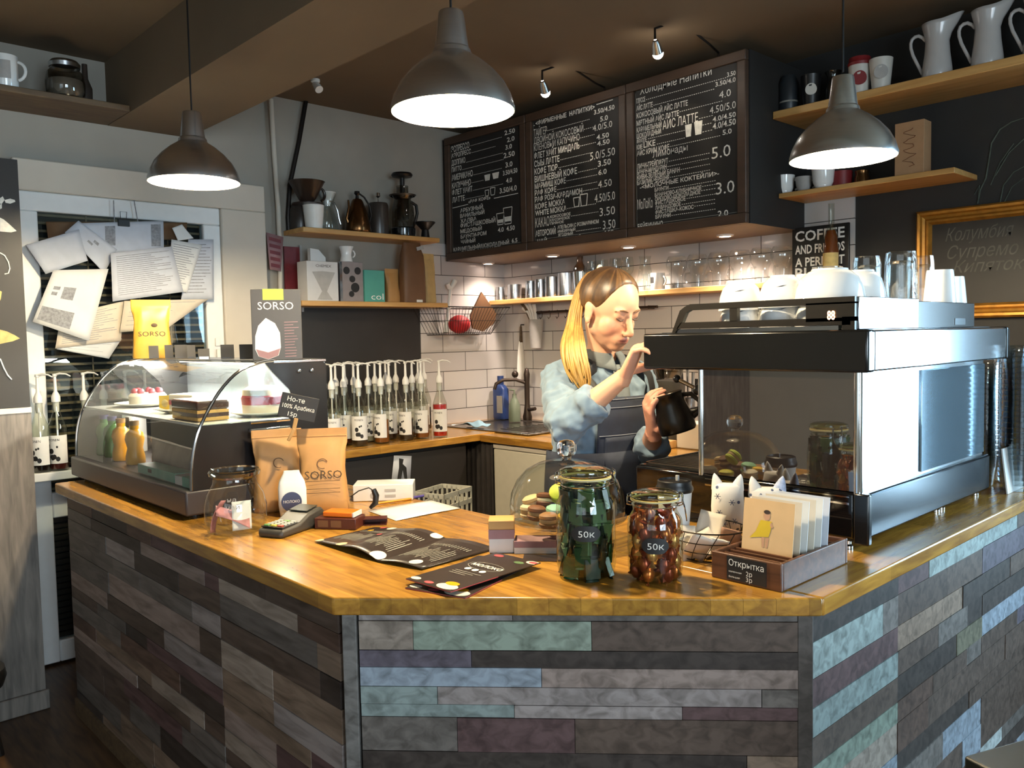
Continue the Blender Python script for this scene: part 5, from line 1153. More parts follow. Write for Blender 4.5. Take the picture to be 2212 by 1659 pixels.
for s, tt, r, m_ in ((.02,.05,.05,'menu_cup'),(.28,.06,.06,'menu_cup'),(.62,.07,.075,'menu_cream'),(.9,.10,.055,'menu_cream'),(.22,.95,.055,'menu_cream'),(.62,.95,.06,'menu_cream'),(.10,.78,.035,'juice_orange'),(.3,.62,.03,'menu_rose'),(.12,.98,.05,'menu_rose')):
    c = MB(); vs = [fold(min(1,max(0,s+r*.62*math.cos(a))), min(1,max(0,tt+r*1.3*math.sin(a))))+Vector((0,0,.0014)) for a in [2*PI*k/20 for k in range(20)]]; c.add(vs,[tuple(range(20))]); c.build('cup_picture',m_,t_)
def leaflet(cs, z, label, seed):
    q = [PZ8(*k, z=z) for k in cs]; o0 = q[0]; X = frame(o0, q[1]-q[0], q[3]-q[0]); wv = (q[1]-q[0]).length; hv = (X.inverted() @ q[3]).y
    t = thing('menu_leaflet', label, 'leaflet', tuple(o0)); t.rotation_euler = X.to_euler()
    b = MB(); b.bb((0,0,-0.0018),(wv,hv,0.0)); b.build('leaflet','menu_print',t)
    b = MB(); b.bb((0,-0.0004,-0.0020),(wv,0.001,-0.0008)); b.bb((wv-.0006,0,-0.0022),(wv+.0006,hv*.5,-.0004)); b.build('fold','menu_rose',t)
    F = lambda x, y: Matrix.Translation((x*wv, y*hv, 0.0006))
    c = MB()
    ws = hv/2
    fit(c,'МОЛОКО',(wv*.20,hv*.60,.0006),wv*.64,hv*.055,Matrix.Identity(4),bold=.02)
    for k in range(3): c.lathe([(0,0),(.008,0)],14,(wv*(.34+.16*k),hv*.50,.0007))
    c.build('lettering','chalk',t)
    c = MB()
    for k in range(3): strip(c,(wv*.22,hv*(.42-.035*k),.0006),(wv*(.78-.1*k),hv*(.42-.035*k),.0006),.0022,Matrix.Identity(4))
    c.tube([(wv*.5+wv*.36*math.cos(a),hv*.62+hv*.09*math.sin(a),.0006) for a in [2*PI*k/30 for k in range(30)]],.0008,4,closed=True,flat=.4); c.build('small_print','chalk_dim',t)
    for x,y,r,m_ in ((.1,.06,.10,'menu_cream'),(.78,.07,.2,'menu_cream'),(.42,.05,.09,'menu_rose'),(.92,.95,.13,'menu_cream'),(.93,.95,.09,'menu_rose'),(.74,.88,.1,'menu_green'),(.2,.93,.1,'menu_rose'),(.75,.14,.13,'juice_orange')):
        c = MB(); c.add([(min(wv,max(0,x*wv+r*wv*math.cos(a))), min(hv,max(0,y*hv+r*wv*.6*math.sin(a))), .0004+.0002*(m_!='menu_cream')) for a in [2*PI*k/18 for k in range(18)]],[tuple(range(18))]); c.build('picture',m_,t)
    return t
leaflet([(868,1140),(1345,1222),(1640,1010),(1290,860)], ZT+0.0022, 'lower dark menu leaflet fanned out under the top one at the bar edge', 1)
leaflet([(872,1068),(1228,1172),(1828,940),(1500,838)], ZT+0.0125, 'top dark menu leaflet of the pair by the bar edge', 2)
# card block, business card
q = onB(1085,1180); t = thing('card_block','small block of pale cards with a wooden top left of the cake stand','card block',(-1.462,1.327,ZT),0.8)
MB().bb((-.03,-.03,0),(.03,.03,.034)).build('cards','carton_white',t,bevel=.001); MB().bb((-.031,-.031,.034),(.031,.031,.056)).build('band','dusty_pink',t); MB().bb((-.031,-.031,.056),(.031,.031,.078)).build('top','shelf_pine_x',t,bevel=.002)
q = onB(1150,1176); t = thing('paper_stack','low stack of pale pink slips beside the card block','paper stack',(-1.398,1.378,ZT),0.75); MB().bb((-.05,-.03,0),(.05,.03,.03)).build('slips','dusty_pink',t,bevel=.001); MB().bb((-.05,-.0305,.0),(.05,.0305,.014)).build('lower_slips','carton_white',t)
q = onB(1172,1206); o = MB().bb((-.045,-.028,0),(.045,.028,.0012)).build('business_card','menu_print'); o.location=q; o.rotation_euler=(0,0,.72); tag(o,'dark business card lying in front of the cake stand','card')
# cake stand with glass dome and macarons
q = PD(1226,1118,2.05); bx, by = q.x, q.y; zp = q.z-0.004
t = thing('cake_stand','glass cake stand with a clear dome full of macarons','cake stand',(bx,by,ZT))
h_ = zp-ZT
MB().lathe([(0,0),(.07,0),(.072,.004),(.03,.01),(.018,.02),(.018,h_-.014),(.05,h_-.006),(.128,h_-.003),(.145,h_+.004),(.147,h_+.008),(.142,h_+.007),(.12,h_),(0,h_)],44).build('plate','clear_glass',t)
dm = [(.139,0),(.141,.006),(.143,.03),(.139,.062),(.125,.094),(.102,.119),(.072,.135),(.038,.143),(.012,.145)]
dome_ = MB().lathe([(r, z+h_+.005) for r, z in dm],48).build('dome','clear_glass',t)
MB().lathe([(.012,.145),(.012,.152),(.02,.156),(.0255,.168),(.0245,.182),(.016,.191),(0,.194)],24,(0,0,h_+.005)).build('knob',solid_glass('knob_glass'),dome_)
mac = [('#c9d44a',-.02,.0,.060,.9,'lime green macaron leaning at the top under the dome'),('#8fc0a0',-.03,-.05,.022,.15,'mint macaron in front under the dome'),('#7a4a2a',-.075,-.03,.018,.1,'brown macaron at the left front under the dome'),('#6b4026',-.055,.012,.042,.25,'dark brown macaron tilted in the middle left under the dome'),('#e0c9a0',-.095,.01,.014,0,'pale beige macaron at the far left under the dome'),('#d8b98a',-.088,.02,.034,.3,'beige macaron on top of the pale one under the dome'),('#e3b21c',.0,-.075,.012,.2,'yellow macaron at the front of the plate under the dome'),('#d4c640',.05,.04,.014,.0,'yellowish macaron at the back right under the dome'),('#9a6a3a',-.045,-.085,.012,.0,'light brown macaron at the front left edge under the dome'),('#e8d6bc',.06,-.03,.014,.1,'cream macaron at the right under the dome')]
for i,(col,dx,dy,dz,tl,lb) in enumerate(mac):
    mn = 'macaron_%d' % i; mat(mn, col, .6, var=.06, scale=80); mat(mn+'f', '#e8d9b8' if i % 2 else '#c9a878', .7)
    ca = cam_rz((bx,by)); R2 = Matrix.Rotation(ca,3,'Z'); d = R2 @ Vector((dx,dy,0))
    o = thing('macaron', lb, 'macaron', (bx+d.x, by+d.y, zp+.004+dz), rot=Euler((tl*.8, tl*.5, i), 'XYZ'), group='macarons under the glass dome')
    cap = [(0,0),(.021,.0),(.0235,.003),(.0225,.009),(.016,.0135),(0,.0155)]
    MB().lathe([(r, z+.004) for r, z in cap],22).build('shell',mn,o); MB().lathe([(r,-z-.004) for r, z in cap],22).build('shell',mn,o); MB().lathe([(0,-.004),(.0215,-.004),(.0225,0),(.0215,.004),(0,.004)],22).build('filling',mn+'f',o)
# swing-top candy jars
glass('jar_glass','#f0f4ea',1.5); mat('rubber','#c9b98a',.6)
glass('lid_glass','#e6e6c0',1.5,gl=1.3)
def candy_jar(px, py, R, Hh, label, lbltext, lw):
    q = onB(px, py); q = (q[0], q[1], ZT); t = thing('candy_jar', label, 'jar', q, cam_rz(q))
    n = R*0.80
    MB().lathe([(0,.004),(R*.7,0),(R*.93,.008),(R,.03),(R,Hh*.60),(R*.97,Hh*.68),(n,Hh*.775),(n,Hh*.86),(n*1.06,Hh*.865),(n*1.06,Hh*.885)],44).build('jar','jar_glass',t)
    MB().lathe([(n*1.02,Hh*.885),(n*1.1,Hh*.89),(n*1.1,Hh*.905),(n*1.02,Hh*.91)],40).build('rubber_ring','rubber',t)
    MB().lathe([(n*1.06,Hh*.91),(n*1.09,Hh*.925),(n*1.07,Hh*.965),(n*.85,Hh*.985),(n*.6,Hh*.992),(0,Hh*.995)],40).build('lid','lid_glass',t)
    for k, z in ((1.115,.84),(1.12,.90)): pass
    b = MB(); b.tube([(n*1.03*math.cos(a),n*1.03*math.sin(a),Hh*.835) for a in [2*PI*i/36 for i in range(36)]],.0014,6,closed=True)
    b.tube([(n*1.11*math.cos(a),n*1.11*math.sin(a),Hh*.93) for a in [2*PI*i/36 for i in range(36)]],.0014,6,closed=True)
    for s in (1,): b.tube([(n*1.04,.012*s,Hh*.835),(n*1.22,.012,Hh*.85),(n*1.26,.012,Hh*.95),(n*1.12,.012,Hh*.97)],.0015,6); b.tube([(n*1.04,-.012,Hh*.835),(n*1.22,-.012,Hh*.85),(n*1.26,-.012,Hh*.95),(n*1.12,-.012,Hh*.97)],.0015,6)
    b.tube([(n*1.2,-.014,Hh*.93),(n*1.34,-.014,Hh*.80),(n*1.42,0,Hh*.66),(n*1.34,.014,Hh*.80),(n*1.2,.014,Hh*.93)],.0015,6)
    b.tube([(-n*1.04,-.014,Hh*.835),(-n*1.24,-.014,Hh*.85),(-n*1.24,-.014,Hh*.93),(-n*1.12,-.014,Hh*.94)],.0015,6); b.tube([(-n*1.04,.014,Hh*.835),(-n*1.24,.014,Hh*.85),(-n*1.24,.014,Hh*.93),(-n*1.12,.014,Hh*.94)],.0015,6)
    b.build('wire_clamp','chrome',t)
    c = MB(); zc_ = Hh*.44; vs = []
    pts = [(-lw/2,0),(-lw/2+.006,.013),(0,.017),(lw/2-.006,.013),(lw/2,0),(lw/2-.006,-.013),(0,-.017),(-lw/2+.006,-.013)]
    rings = []
    for k in range(13):
        x = -lw/2+lw*k/12; hz = .0165*(1-abs(2*k/12-1)**4*.75); a = -PI/2+x/R
        rings.append([(1.006*R*math.cos(a),1.006*R*math.sin(a),zc_-hz),(1.006*R*math.cos(a),1.006*R*math.sin(a),zc_+hz)])
    c.loft(rings,closed=False); cl_ = c.build('chalk_label','blackboard',t)
    c2 = MB(); fit(c2, lbltext, (-.016,0,zc_-.007), .034, .014, XB); c = MB(); c.add([(1.01*R*math.cos(-PI/2+v[0]/R),1.01*R*math.sin(-PI/2+v[0]/R),v[2]) for v in c2.v], c2.f); c.build('chalk_price','chalk',cl_)
    return q
qG = candy_jar(1267,1243,.0635,.237,'tall swing-top glass jar filled with dark green sweets','50к',.062)
qC = candy_jar(1416,1251,.0575,.19,'shorter swing-top glass jar filled with copper wrapped sweets','50к',.056)
mat('wrap_green','#17401f',.2,.35,var=.3,scale=70); mat('wrap_darkgreen','#142418',.2,.3,var=.3,scale=70); mat('wrap_olive','#4a6440',.3,.2,var=.2,scale=60); mat('wrap_copper','#b86430',.22,.7,var=.25,scale=70); mat('wrap_red','#8a3c26',.25,.6,var=.3,scale=70); mat('wrap_gold','#cf9a5c',.25,.7,var=.2,scale=70)
def sweet(kind, m):
    b = MB()
    if kind == 'slab': b.box((0,0,0),(.042,.034,.012)); b.tube([(.021,0,0),(.027,0,0)],[.014,.018],6,flat=.25); b.tube([(-.021,0,0),(-.027,0,0)],[.014,.018],6,flat=.25)
    else:
        b.lathe([(0,-.016),(.008,-.015),(.0125,-.006),(.0125,.006),(.008,.015),(0,.016)],10,xf=Matrix.Rotation(PI/2,4,'Y'))
        for s in (1,-1): b.tube([(.013*s,0,0),(.019*s,0,0),(.03*s,.002,.002)],[.006,.004,.013],7,flat=.4)
    return b.build('wrapped_sweet', m, bevel=.001 if kind=='slab' else 0)
def fill(q, R, z0, z1, protos, label, group, step, seed, cnt):
    rg = random.Random(seed); n = 0; z = z0
    while z < z1 and n < cnt:
        ring_ = [(0,0)] if rg.random() < .5 else []
        k0 = rg.uniform(0,6.28); m_ = 6
        for k in range(m_): ring_.append((R*math.cos(k0+2*PI*k/m_), R*math.sin(k0+2*PI*k/m_)))
        for x, y in ring_:
            pr, mname = protos[rg.randrange(len(protos))]
            o = pr if (mname not in used_) else pr.copy()
            if mname in used_: COL.objects.link(o)
            used_.add(mname); n += 1
            a = math.atan2(y, x); o.location = (q[0]+x, q[1]+y, z+rg.uniform(-.003,.003))
            o.rotation_euler = (rg.uniform(-.5,.5), (PI/2-.25+rg.uniform(-.35,.35)) if (x or y) else rg.uniform(-.6,.6), a+rg.uniform(-.25,.25))
            if (x or y): o.rotation_euler = Euler((rg.uniform(-.8,.8), PI/2+rg.uniform(-.3,.3), a), 'XYZ')
            tag(o, label, 'sweet', group)
        z += step
used_ = set()
fill(qG, .0445, .884+.026, .884+.185, [(sweet('slab','wrap_green'),'g1'),(sweet('slab','wrap_darkgreen'),'g2'),(sweet('slab','wrap_olive'),'g3'),(sweet('slab','wrap_darkgreen'),'g4')], 'dark green wrapped sweet in the tall glass jar', 'green sweets in the tall jar', .024, 5, 60)
fill(qC, .041, .884+.020, .884+.140, [(sweet('twist','wrap_copper'),'c1'),(sweet('twist','wrap_red'),'c2'),(sweet('twist','wrap_gold'),'c3'),(sweet('twist','wrap_copper'),'c4')], 'copper wrapped sweet in the shorter glass jar', 'copper sweets in the shorter jar', .021, 8, 60)
for pr in [o for o in COL.objects if o.name.startswith('wrapped_sweet') and 'label' not in o]: bpy.data.objects.remove(pr)
# takeaway cup
q = PD(1457,1052,1.97); hc = q.z-ZT-.006
t = thing('takeaway_cup','white paper takeaway cup with black lid behind the shorter jar','cup',(q.x,q.y,ZT)); MB().lathe([(0,.002),(.029,0),(.030,.002),(.041,hc)],28).build('cup','white_paper',t); MB().lathe([(.043,hc-.004),(.0445,hc),(.0445,hc+.006),(.041,hc+.012),(.040,hc+.022),(.037,hc+.024),(.036,hc+.019),(0,hc+.018)],32).build('lid','black_plastic',t)
MB().box((.0,.012,hc+.026),(.008,.006,.014)).build('stopper','pale_grey',t,bevel=.001)
# wire basket with sachets
mat('basket_wire','#2e2822',.4,.8)
q = onB(1543,1205); bq = (q[0]-.015,q[1]-.005,ZT); t = thing('wire_basket','small black wire basket of paper sachets in front of the espresso machine','basket',bq)
b = MB()
for r, z in ((.062,.002),(.072,.022),(.08,.045),(.086,.07)): b.tube([(r*1.05*math.cos(a),r*.92*math.sin(a),z+.0015) for a in [2*PI*i/40 for i in range(40)]],.0013 if z<.06 else .0018,5,closed=True)
for i in range(14): a=2*PI*i/14; b.tube([(r*1.05*math.cos(a+.15*j),r*.92*math.sin(a+.15*j),z+.0015) for j,(r,z) in enumerate(((.0,.002),(.062,.002),(.072,.022),(.08,.045),(.086,.07)))],.001,5)
b.build('basket','basket_wire',t)
mat('sachet_white','#e6dccb',.6,var=.05); mat('sachet_brown','#b58a70',.6,var=.15)
sachets = ['white sugar sachet standing at the back of the wire basket','folded white napkin square standing up in the wire basket','white sachet leaning at the left of the wire basket','white sachet leaning at the front of the wire basket','crumpled white sachet at the front right of the wire basket','pinkish printed sachet at the right of the wire basket','white sachet lying in the middle of the wire basket','white sachet low at the left front of the wire basket','pale sachet at the bottom of the wire basket']
for i, lb in enumerate(sachets):
    a = 2.2+i*.8; r = .042 if i < 8 else 0
    ca = cam_rz(bq); 
    S0 = [(.01,.05,.052,.3,.05),(.005,.028,.062,.5,.06),(-.05,.01,.042,.5,.045),(-.02,-.045,.034,-.4,.05),(.028,-.04,.03,-.5,.045),(.05,.0,.04,-.2,.045),(.0,.0,.034,.8,.05),(-.045,-.03,.026,.2,.045),(.01,.01,.014,1.4,.05)][i]
    R2 = Matrix.Rotation(ca,3,'Z'); d = R2 @ Vector((S0[0],S0[1],0)); w_ = S0[4]
    b = MB(); rg = random.Random(i)
    b.grid(lambda s, t_: ((s-.5)*w_, .004*math.sin(PI*s)*math.sin(PI*t_)+rg.uniform(-.0012,.0012), (t_-.5)*w_*1.25), 6, 6)
    o = b.build('sugar_sachet','sachet_brown' if i == 5 else 'sachet_white',solid=.003); o.location=(bq[0]+d.x,bq[1]+d.y,ZT+S0[2]); o.rotation_euler=Euler((-S0[3],rg.uniform(-.5,.5),ca+rg.uniform(-.6,.6)),'XYZ'); tag(o,lb,'sachet','sachets in the wire basket')
# star-print fabric toys
def star_fabric():
    m, nt, bs = _base('star_fabric'); tc = nt.nodes.new('ShaderNodeTexCoord'); vo = nt.nodes.new('ShaderNodeTexVoronoi'); vo.inputs['Scale'].default_value = 42; vo.inputs['Randomness'].default_value=.6
    rp = nt.nodes.new('ShaderNodeValToRGB'); rp.color_ramp.interpolation='CONSTANT'; rp.color_ramp.elements[0].color=H('#5b6480'); rp.color_ramp.elements[1].position=.17; rp.color_ramp.elements[1].color=H('#ece7df')
    nt.links.new(tc.outputs['Object'],vo.inputs['Vector']); nt.links.new(vo.outputs['Distance'],rp.inputs[0]); nt.links.new(rp.outputs[0],bs.inputs['Base Color']); bs.inputs['Roughness'].default_value=.9
star_fabric(); mat('dot_fabric','#b9c2d8',.9,var=.2,scale=160); mat('star_ink','#4a5270',.8)
def toy(q, rz, s, label, both):
    t = thing('fabric_toy', label, 'soft toy', q, rz, 'star print soft toys by the card box')
    prof = [(0,.030,.020),(.02,.040,.026),(.06,.042,.028),(.095,.040,.025),(.115,.040,.018),(.122,.038,.012)]
    b = MB(); b.loft([[(math.cos(a)*w_*s, math.sin(a)*d_*s, z*s) for a in [2*PI*i/24 for i in range(24)]] for z,w_,d_ in prof]); b.build('body','star_fabric',t,smooth=70)
    for sx in (-1,1):
        b = MB(); b.loft([[(sx*(.021+.012*k)*s+math.cos(a)*(.019*(1-k)**.7+.001)*s, math.sin(a)*(.013*(1-k)**.7+.001)*s, (.105+.042*k)*s) for a in [2*PI*i/14 for i in range(14)]] for k in (0,.3,.6,.85,1)]); b.build('ear','dot_fabric' if (sx==1 and both) else 'star_fabric',t,smooth=70)
    c = MB(); rg=random.Random(2)
    for x,z in ((-.018,.05),(.014,.078),(.02,.03),(-.022,.092),(-.004,.022)):
        yy = -.0285*s*math.sqrt(max(0,1-(x/.044)**2))
        for k in range(3): a=k*PI/3; strip(c,(x*s-.008*s*math.cos(a),yy-.0012,z*s-.008*s*math.sin(a)),(x*s+.008*s*math.cos(a),yy-.0012,z*s+.008*s*math.sin(a)),.0016*s,XB)
    c.build('star_print','star_ink',t)
q = onB(1600,1196); ca=cam_rz(q)
toy((-1.105,1.752,ZT+.03), ca-.1, .95, 'white star print soft toy with pointed ears nearest the wire basket', False)
toy((-1.03,1.808,ZT), ca+.2, 1.12, 'white star print soft toy with dotted ear next to the postcard box', True)
MB().lathe([(0,0),(.03,0),(.03,.03),(0,.03)],20).build('toy_stand','dark_shelf_wood'); o = COL.objects['toy_stand']; o.location=(-1.105,1.752,ZT); tag(o,'low dark wooden puck under the soft toy by the basket','stand')
# postcard box
wood('box_wood','#4a2c1c','#6e452c','X',.45); mat('card_peach','#dcb787',.6,var=.05,scale=20)
bx0,by0,bx1,by1,bh = -.972,1.478,-.812,1.768,.056
t = thing('postcard_box','dark wooden slotted postcard box with a chalk price label at the bar corner','postcard box',(bx0,by0,ZT)); w_,d_=bx1-bx0,by1-by0
b = MB(); b.bb((0,0,0),(w_,.009,bh)); b.build('front_board','box_wood',t,bevel=.002); b=MB(); b.bb((0,d_-.009,0),(w_,d_,bh)); b.build('back_board','box_wood',t,bevel=.002)
for x in (0,w_-.009): MB().bb((x,.009,0),(x+.009,d_-.009,bh)).build('side_board','box_wood',t,bevel=.002)
MB().bb((.009,.009,0),(w_-.009,d_-.009,.005)).build('bottom','box_wood',t)
for k in range(11): MB().bb((.009,.03+.0225*k,.005),(w_-.009,.036+.0225*k,bh-.006)).build('slat','box_wood',t)
cl_ = MB().bb((w_*.24,-.002,.004),(w_*.80,0,bh-.003)).build('chalk_label','blackboard',t)
card_text(t,[('Открытка',w_*.27,-.0026,.034,w_*.50,.0135),('2р',w_*.52,-.0026,.0185,.014,.010),('3р',w_*.52,-.0026,.0065,.014,.010),('маленькая',w_*.27,-.0026,.020,.030,.004),('большая',w_*.27,-.0026,.009,.026,.004)],'chalk','chalk_lettering').parent = cl_
mats_c=['card_peach','paper_warm','white_paper','paper_warm','white_paper','paper_cool']
mat('skin_ink','#c99a78',.7); mat('hair_ink','#3a2c26',.7); mat('yellow_ink','#d6b52c',.7)
names_c=['front postcard showing a small figure in yellow','second postcard behind the figure in yellow','third postcard in the wooden box','fourth postcard in the wooden box','fifth postcard in the wooden box','rearmost postcard in the wooden box']
for k in range(6):
    q=(bx0+.018+.004*k,by0+.0832+.0225*k,ZT+.0062); o=thing('postcard',names_c[k],'postcard',q,rot=Euler((-.12,0,0),'XYZ'),group='postcards in the wooden box')
    MB().bb((0,0,0),(.118,.0016,.152)).build('card',mats_c[k],o)
    if k==0:
        def px_(x,z): return (x*.118,-.0006,z*.118)
        def blob(poly,m_,n_,dz=0): c=MB(); c.add([(x*.118*.85+.006,-.0006-dz,.050+z*.105) for x,z in poly],[tuple(range(len(poly)))]); c.build(n_,m_,o)
        def circ(cx,cz,r,e=1): return [(cx+r*math.cos(a),cz+r*e*math.sin(a)) for a in [2*PI*i/14 for i in range(14)]]
        blob([(.40,.22),(.47,.22),(.47,.02),(.42,.02)],'skin_ink','leg_drawing'); blob([(.5,.22),(.57,.22),(.55,.02),(.5,.02)],'skin_ink','leg_drawing')
        blob([(.36,.56),(.62,.56),(.60,.36),(.56,.24),(.38,.22),(.12,.17),(.26,.32)],'yellow_ink','dress_drawing',.0002); blob(circ(.5,.66,.075,1.2),'skin_ink','face_drawing',.0002); blob(circ(.5,.735,.078,.55),'hair_ink','hair_drawing',.0003); blob([(.60,.55),(.66,.46),(.62,.42),(.58,.48)],'skin_ink','arm_drawing',.0003)
# furniture at the picture edges
mat('table_dark','#1c1f1a',.4,var=.1)
q=PD(2150,1640,1.18)
t=thing('side_table','dark table whose corner shows at the lower right','table',(q.x,q.y,0))
zt_=q.z; b=MB(); b.prism([(-.035,-.02),(.55,-.25),(.75,.25),(.16,.48)],zt_-.03,zt_); b.build('tabletop','table_dark',t,bevel=.004)
MB().lathe([(0,0),(.2,0),(.2,.015),(.03,.03),(.03,zt_-.03)],20,(.33,.12,.0005)).build('pedestal','dark_metal',t)
q=PX(2,1440,PXW+.22); t=thing('stool','dark round stool at the left edge before the grey laminate','stool',(q.x,q.y-.115,0))
MB().lathe([(0,q.z-.05),(.12,q.z-.05),(.13,q.z-.02),(.125,q.z+.01),(0,q.z+.02)],28).build('seat','black_plastic',t)
for k in range(4): a=PI/4+k*PI/2; MB().tube([(.08*math.cos(a),.08*math.sin(a),q.z-.05),(.12*math.cos(a),.12*math.sin(a),.0005)],.011,8).build('leg','dark_metal',t)
# ================================================================= espresso machine
mat('machine_black','#121212',.22,var=.03,coat=.2); mat('machine_gloss','#0c0b0b',.06,var=.02,coat=.6)
mat('machine_steel','#c3c9ce',.16,1.0,var=.03,scale=200,stretch=(1,.02,1))
mat('smoked_panel','#2b2421',.03,var=.05,spec=.9,coat=1.0)
_sp=M['smoked_panel'].node_tree.nodes['Principled BSDF']; _sp.inputs['Coat IOR'].default_value=2.3; _sp.inputs['Coat Roughness'].default_value=.01; _sp.inputs['IOR'].default_value=1.8
mat('base_steel','#30363b',.2,.9,var=.04); mat('rail_black','#17130f',.35,var=.05); glow('led_digit','#ffb27a',18); mat('grate','#8b8880',.3,1.0)
ex = thing('espresso_machine','large black and steel espresso machine on the right arm of the bar','espresso machine',(-.84,1.86,ZT))
O5=Vector((-.84,1.86,ZT)); LY=.93          # local x: -.6 (barista) .. 0 (customers), y: 0 .. LY
L5=lambda v: Vector(v)-O5
def zt(z): return z-ZT
b=MB(); b.bb((-.635,0,zt(.914)),(.0,.012,zt(1.024))); b.bb((-.635,.012,zt(.914)),(-.03,LY-.012,zt(1.02))); b.build('base','machine_gloss',ex,bevel=.006)
MB().bb((-.032,.012,zt(.905)),(.006,LY-.01,zt(1.012))).build('base_back','base_steel',ex,bevel=.006)
MB().bb((.0,-.004,zt(.905)),(.036,.016,zt(1.024))).build('base_corner','machine_black',ex,bevel=.004)
b=MB(); b.bb((-.40,-.003,zt(.995)),(-.01,.0,zt(1.0))); b.bb((-.40,-.003,zt(1.012)),(-.01,.0,zt(1.0145))); b.build('chrome_line','chrome',ex)
for x,y in ((-.585,.06),(-.03,.035),(-.585,LY-.07),(-.03,.58),(-.03,.62),(-.03,LY-.03)): MB().lathe([(0,0),(.012,0),(.012,.006),(.008,.01),(.008,.03),(0,.03)],14,(x,y,.0)).build('foot','chrome',ex)
# body: side window, back panel, corner columns, inside
MB().bb((-.414,.004,zt(1.026)),(.0,.008,zt(1.304))).build('side_panel','smoked_panel',ex)
MB().bb((-.40,.03,zt(1.02)),(-.02,LY-.07,zt(1.305))).build('boiler_housing','machine_black',ex)
MB().bb((-.02,.02,zt(1.01)),(-.006,LY-.04,zt(1.304))).build('back_panel','machine_steel',ex,bevel=.002)
mat('acrylic_blue_reflect','#a9c4d6',.08,.85,var=.02)
MB().bb((-.006,.40,zt(1.022)),(-.001,LY-.045,zt(1.29))).build('back_cover','acrylic_blue_reflect',ex,bevel=.001)
for x,y in ((.004,.012),(-.416,.006)): MB().cyl((x,y,zt(1.02)),.011 if x>0 else .008,.285,16).build('column','chrome',ex)
# upper housing
b=MB(); b.bb((-.594,-.012,zt(1.302)),(.036,.028,zt(1.4))); b.build('side_cheek','machine_black',ex,bevel=.006)
MB().bb((-.594,LY+.03,zt(1.302)),(.036,LY+.06,zt(1.4))).build('side_cheek','machine_black',ex,bevel=.006)
MB().bb((-.59,.028,zt(1.304)),(.034,LY+.03,zt(1.398))).build('upper_housing','machine_steel',ex,bevel=.004)
MB().bb((-.56,.03,zt(1.3985)),(-.01,LY+.02,zt(1.4015))).build('cup_tray','machine_steel',ex)
# cup rails
RXZ=Matrix(((1,0,0,0),(0,0,1,0),(0,1,0,0),(0,0,0,1)))
z0,z1=zt(1.4),zt(1.476)
b=MB()
def R(poly): b.prism(poly,0.0,.014,RXZ)
R([(-.514,z0),(-.505,z0),(-.478,z1-.016),(-.462,z1-.006),(-.445,z1),(-.445,z1-.016),(-.458,z1-.022),(-.47,z0+.03),(-.484,z0+.013),(-.495,z0)])
R([(-.445,z1-.016),(0,z1-.016),(0,z1),(-.445,z1)]); R([(-.49,z0+.011),(-.01,z0+.011),(-.01,z0+.028),(-.475,z0+.028)])
R([(-.325,z0+.027),(-.303,z0+.027),(-.303,z1-.015),(-.325,z1-.015)]); R([(-.118,z0+.02),(0,z0+.02),(0,z1-.012),(-.118,z1-.012)]); R([(-.03,z0),(0,z0),(0,z0+.03),(-.03,z0+.03)])
b.build('cup_rail','rail_black',ex,smooth=0)
MB().bb((-.49,.004,z0),(-.04,.02,z0+.010)).build('rail_strip','chrome',ex)
c=MB(); X=frame((0,0,0),(1,0,0),(0,0,1)); fit(c,'88',(-.064,-.002,z0+.024),.018,.022,X); c.build('display_digits','led_digit',ex)
MB().bb((-.012,.014,z0),(.004,.36,z1)).build('back_rail','machine_steel',ex,bevel=.002)
MB().bb((-.012,.36,z0),(.002,.78,z1-.006)).build('back_rail_panel','machine_black',ex,bevel=.002)
c=MB(); c.bb((.0025,.62,z0+.008),(.004,.70,z0+.026)); c.build('badge','machine_steel',ex)
# working side
MB().bb((-.63,.014,zt(1.021)),(-.42,LY-.014,zt(1.027))).build('drip_tray','machine_black',ex)
b=MB()
for k in range(40): b.bb((-.62,.03+.0218*k,zt(1.0275)),(-.43,.036+.0218*k,zt(1.032)))
b.bb((-.62,.03,zt(1.029)),(-.612,LY-.03,zt(1.034))); b.bb((-.438,.03,zt(1.029)),(-.43,LY-.03,zt(1.034))); b.build('drip_grate','grate',ex,smooth=0)
MB().bb((-.43,.02,zt(1.03)),(-.402,LY-.09,zt(1.302))).build('splash_panel','steel',ex)
for y in (.30,.62):
    MB().lathe([(0,.302),(.04,.30),(.042,.24),(.036,.21),(.034,.19),(0,.19)],24,(-.51,y,zt(1.09)-.083)).build('group_head','chrome',ex)
    pf_=MB().lathe([(0,0),(.034,0),(.036,.02),(.036,.034),(0,.034)],24,(-.51,y,zt(1.16))).build('portafilter','chrome',ex)
    MB().tube([(-.545,y,zt(1.178)),(-.57,y,zt(1.176)),(-.60,y,zt(1.165)),(-.67,y,zt(1.15))],[.007,.012,.014,.012],10).build('portafilter_handle','black_plastic',pf_)
k0=L5(PY(1462,818,2.02)); b=MB(); b.sph(k0,.012,14,10); sk_=b.build('steam_knob','black_plastic',ex)
b=MB(); b.tube([k0,k0+Vector((.04,.01,-.02)),k0+Vector((.07,.02,-.035))],.006,10); b.build('steam_lever','chrome',sk_)
kk=L5(PY(1508,842,2.03)); MB().sph(kk,.016,14,10).build('steam_joint','black_plastic',ex)
b=MB(); b.tube([(-.515,.24,zt(1.302)),(-.52,.24,zt(1.26)),(-.555,.245,zt(1.20)),(-.575,.25,zt(1.14)),(-.58,.25,zt(1.10))],.0045,8); b.build('steam_wand','chrome',ex)

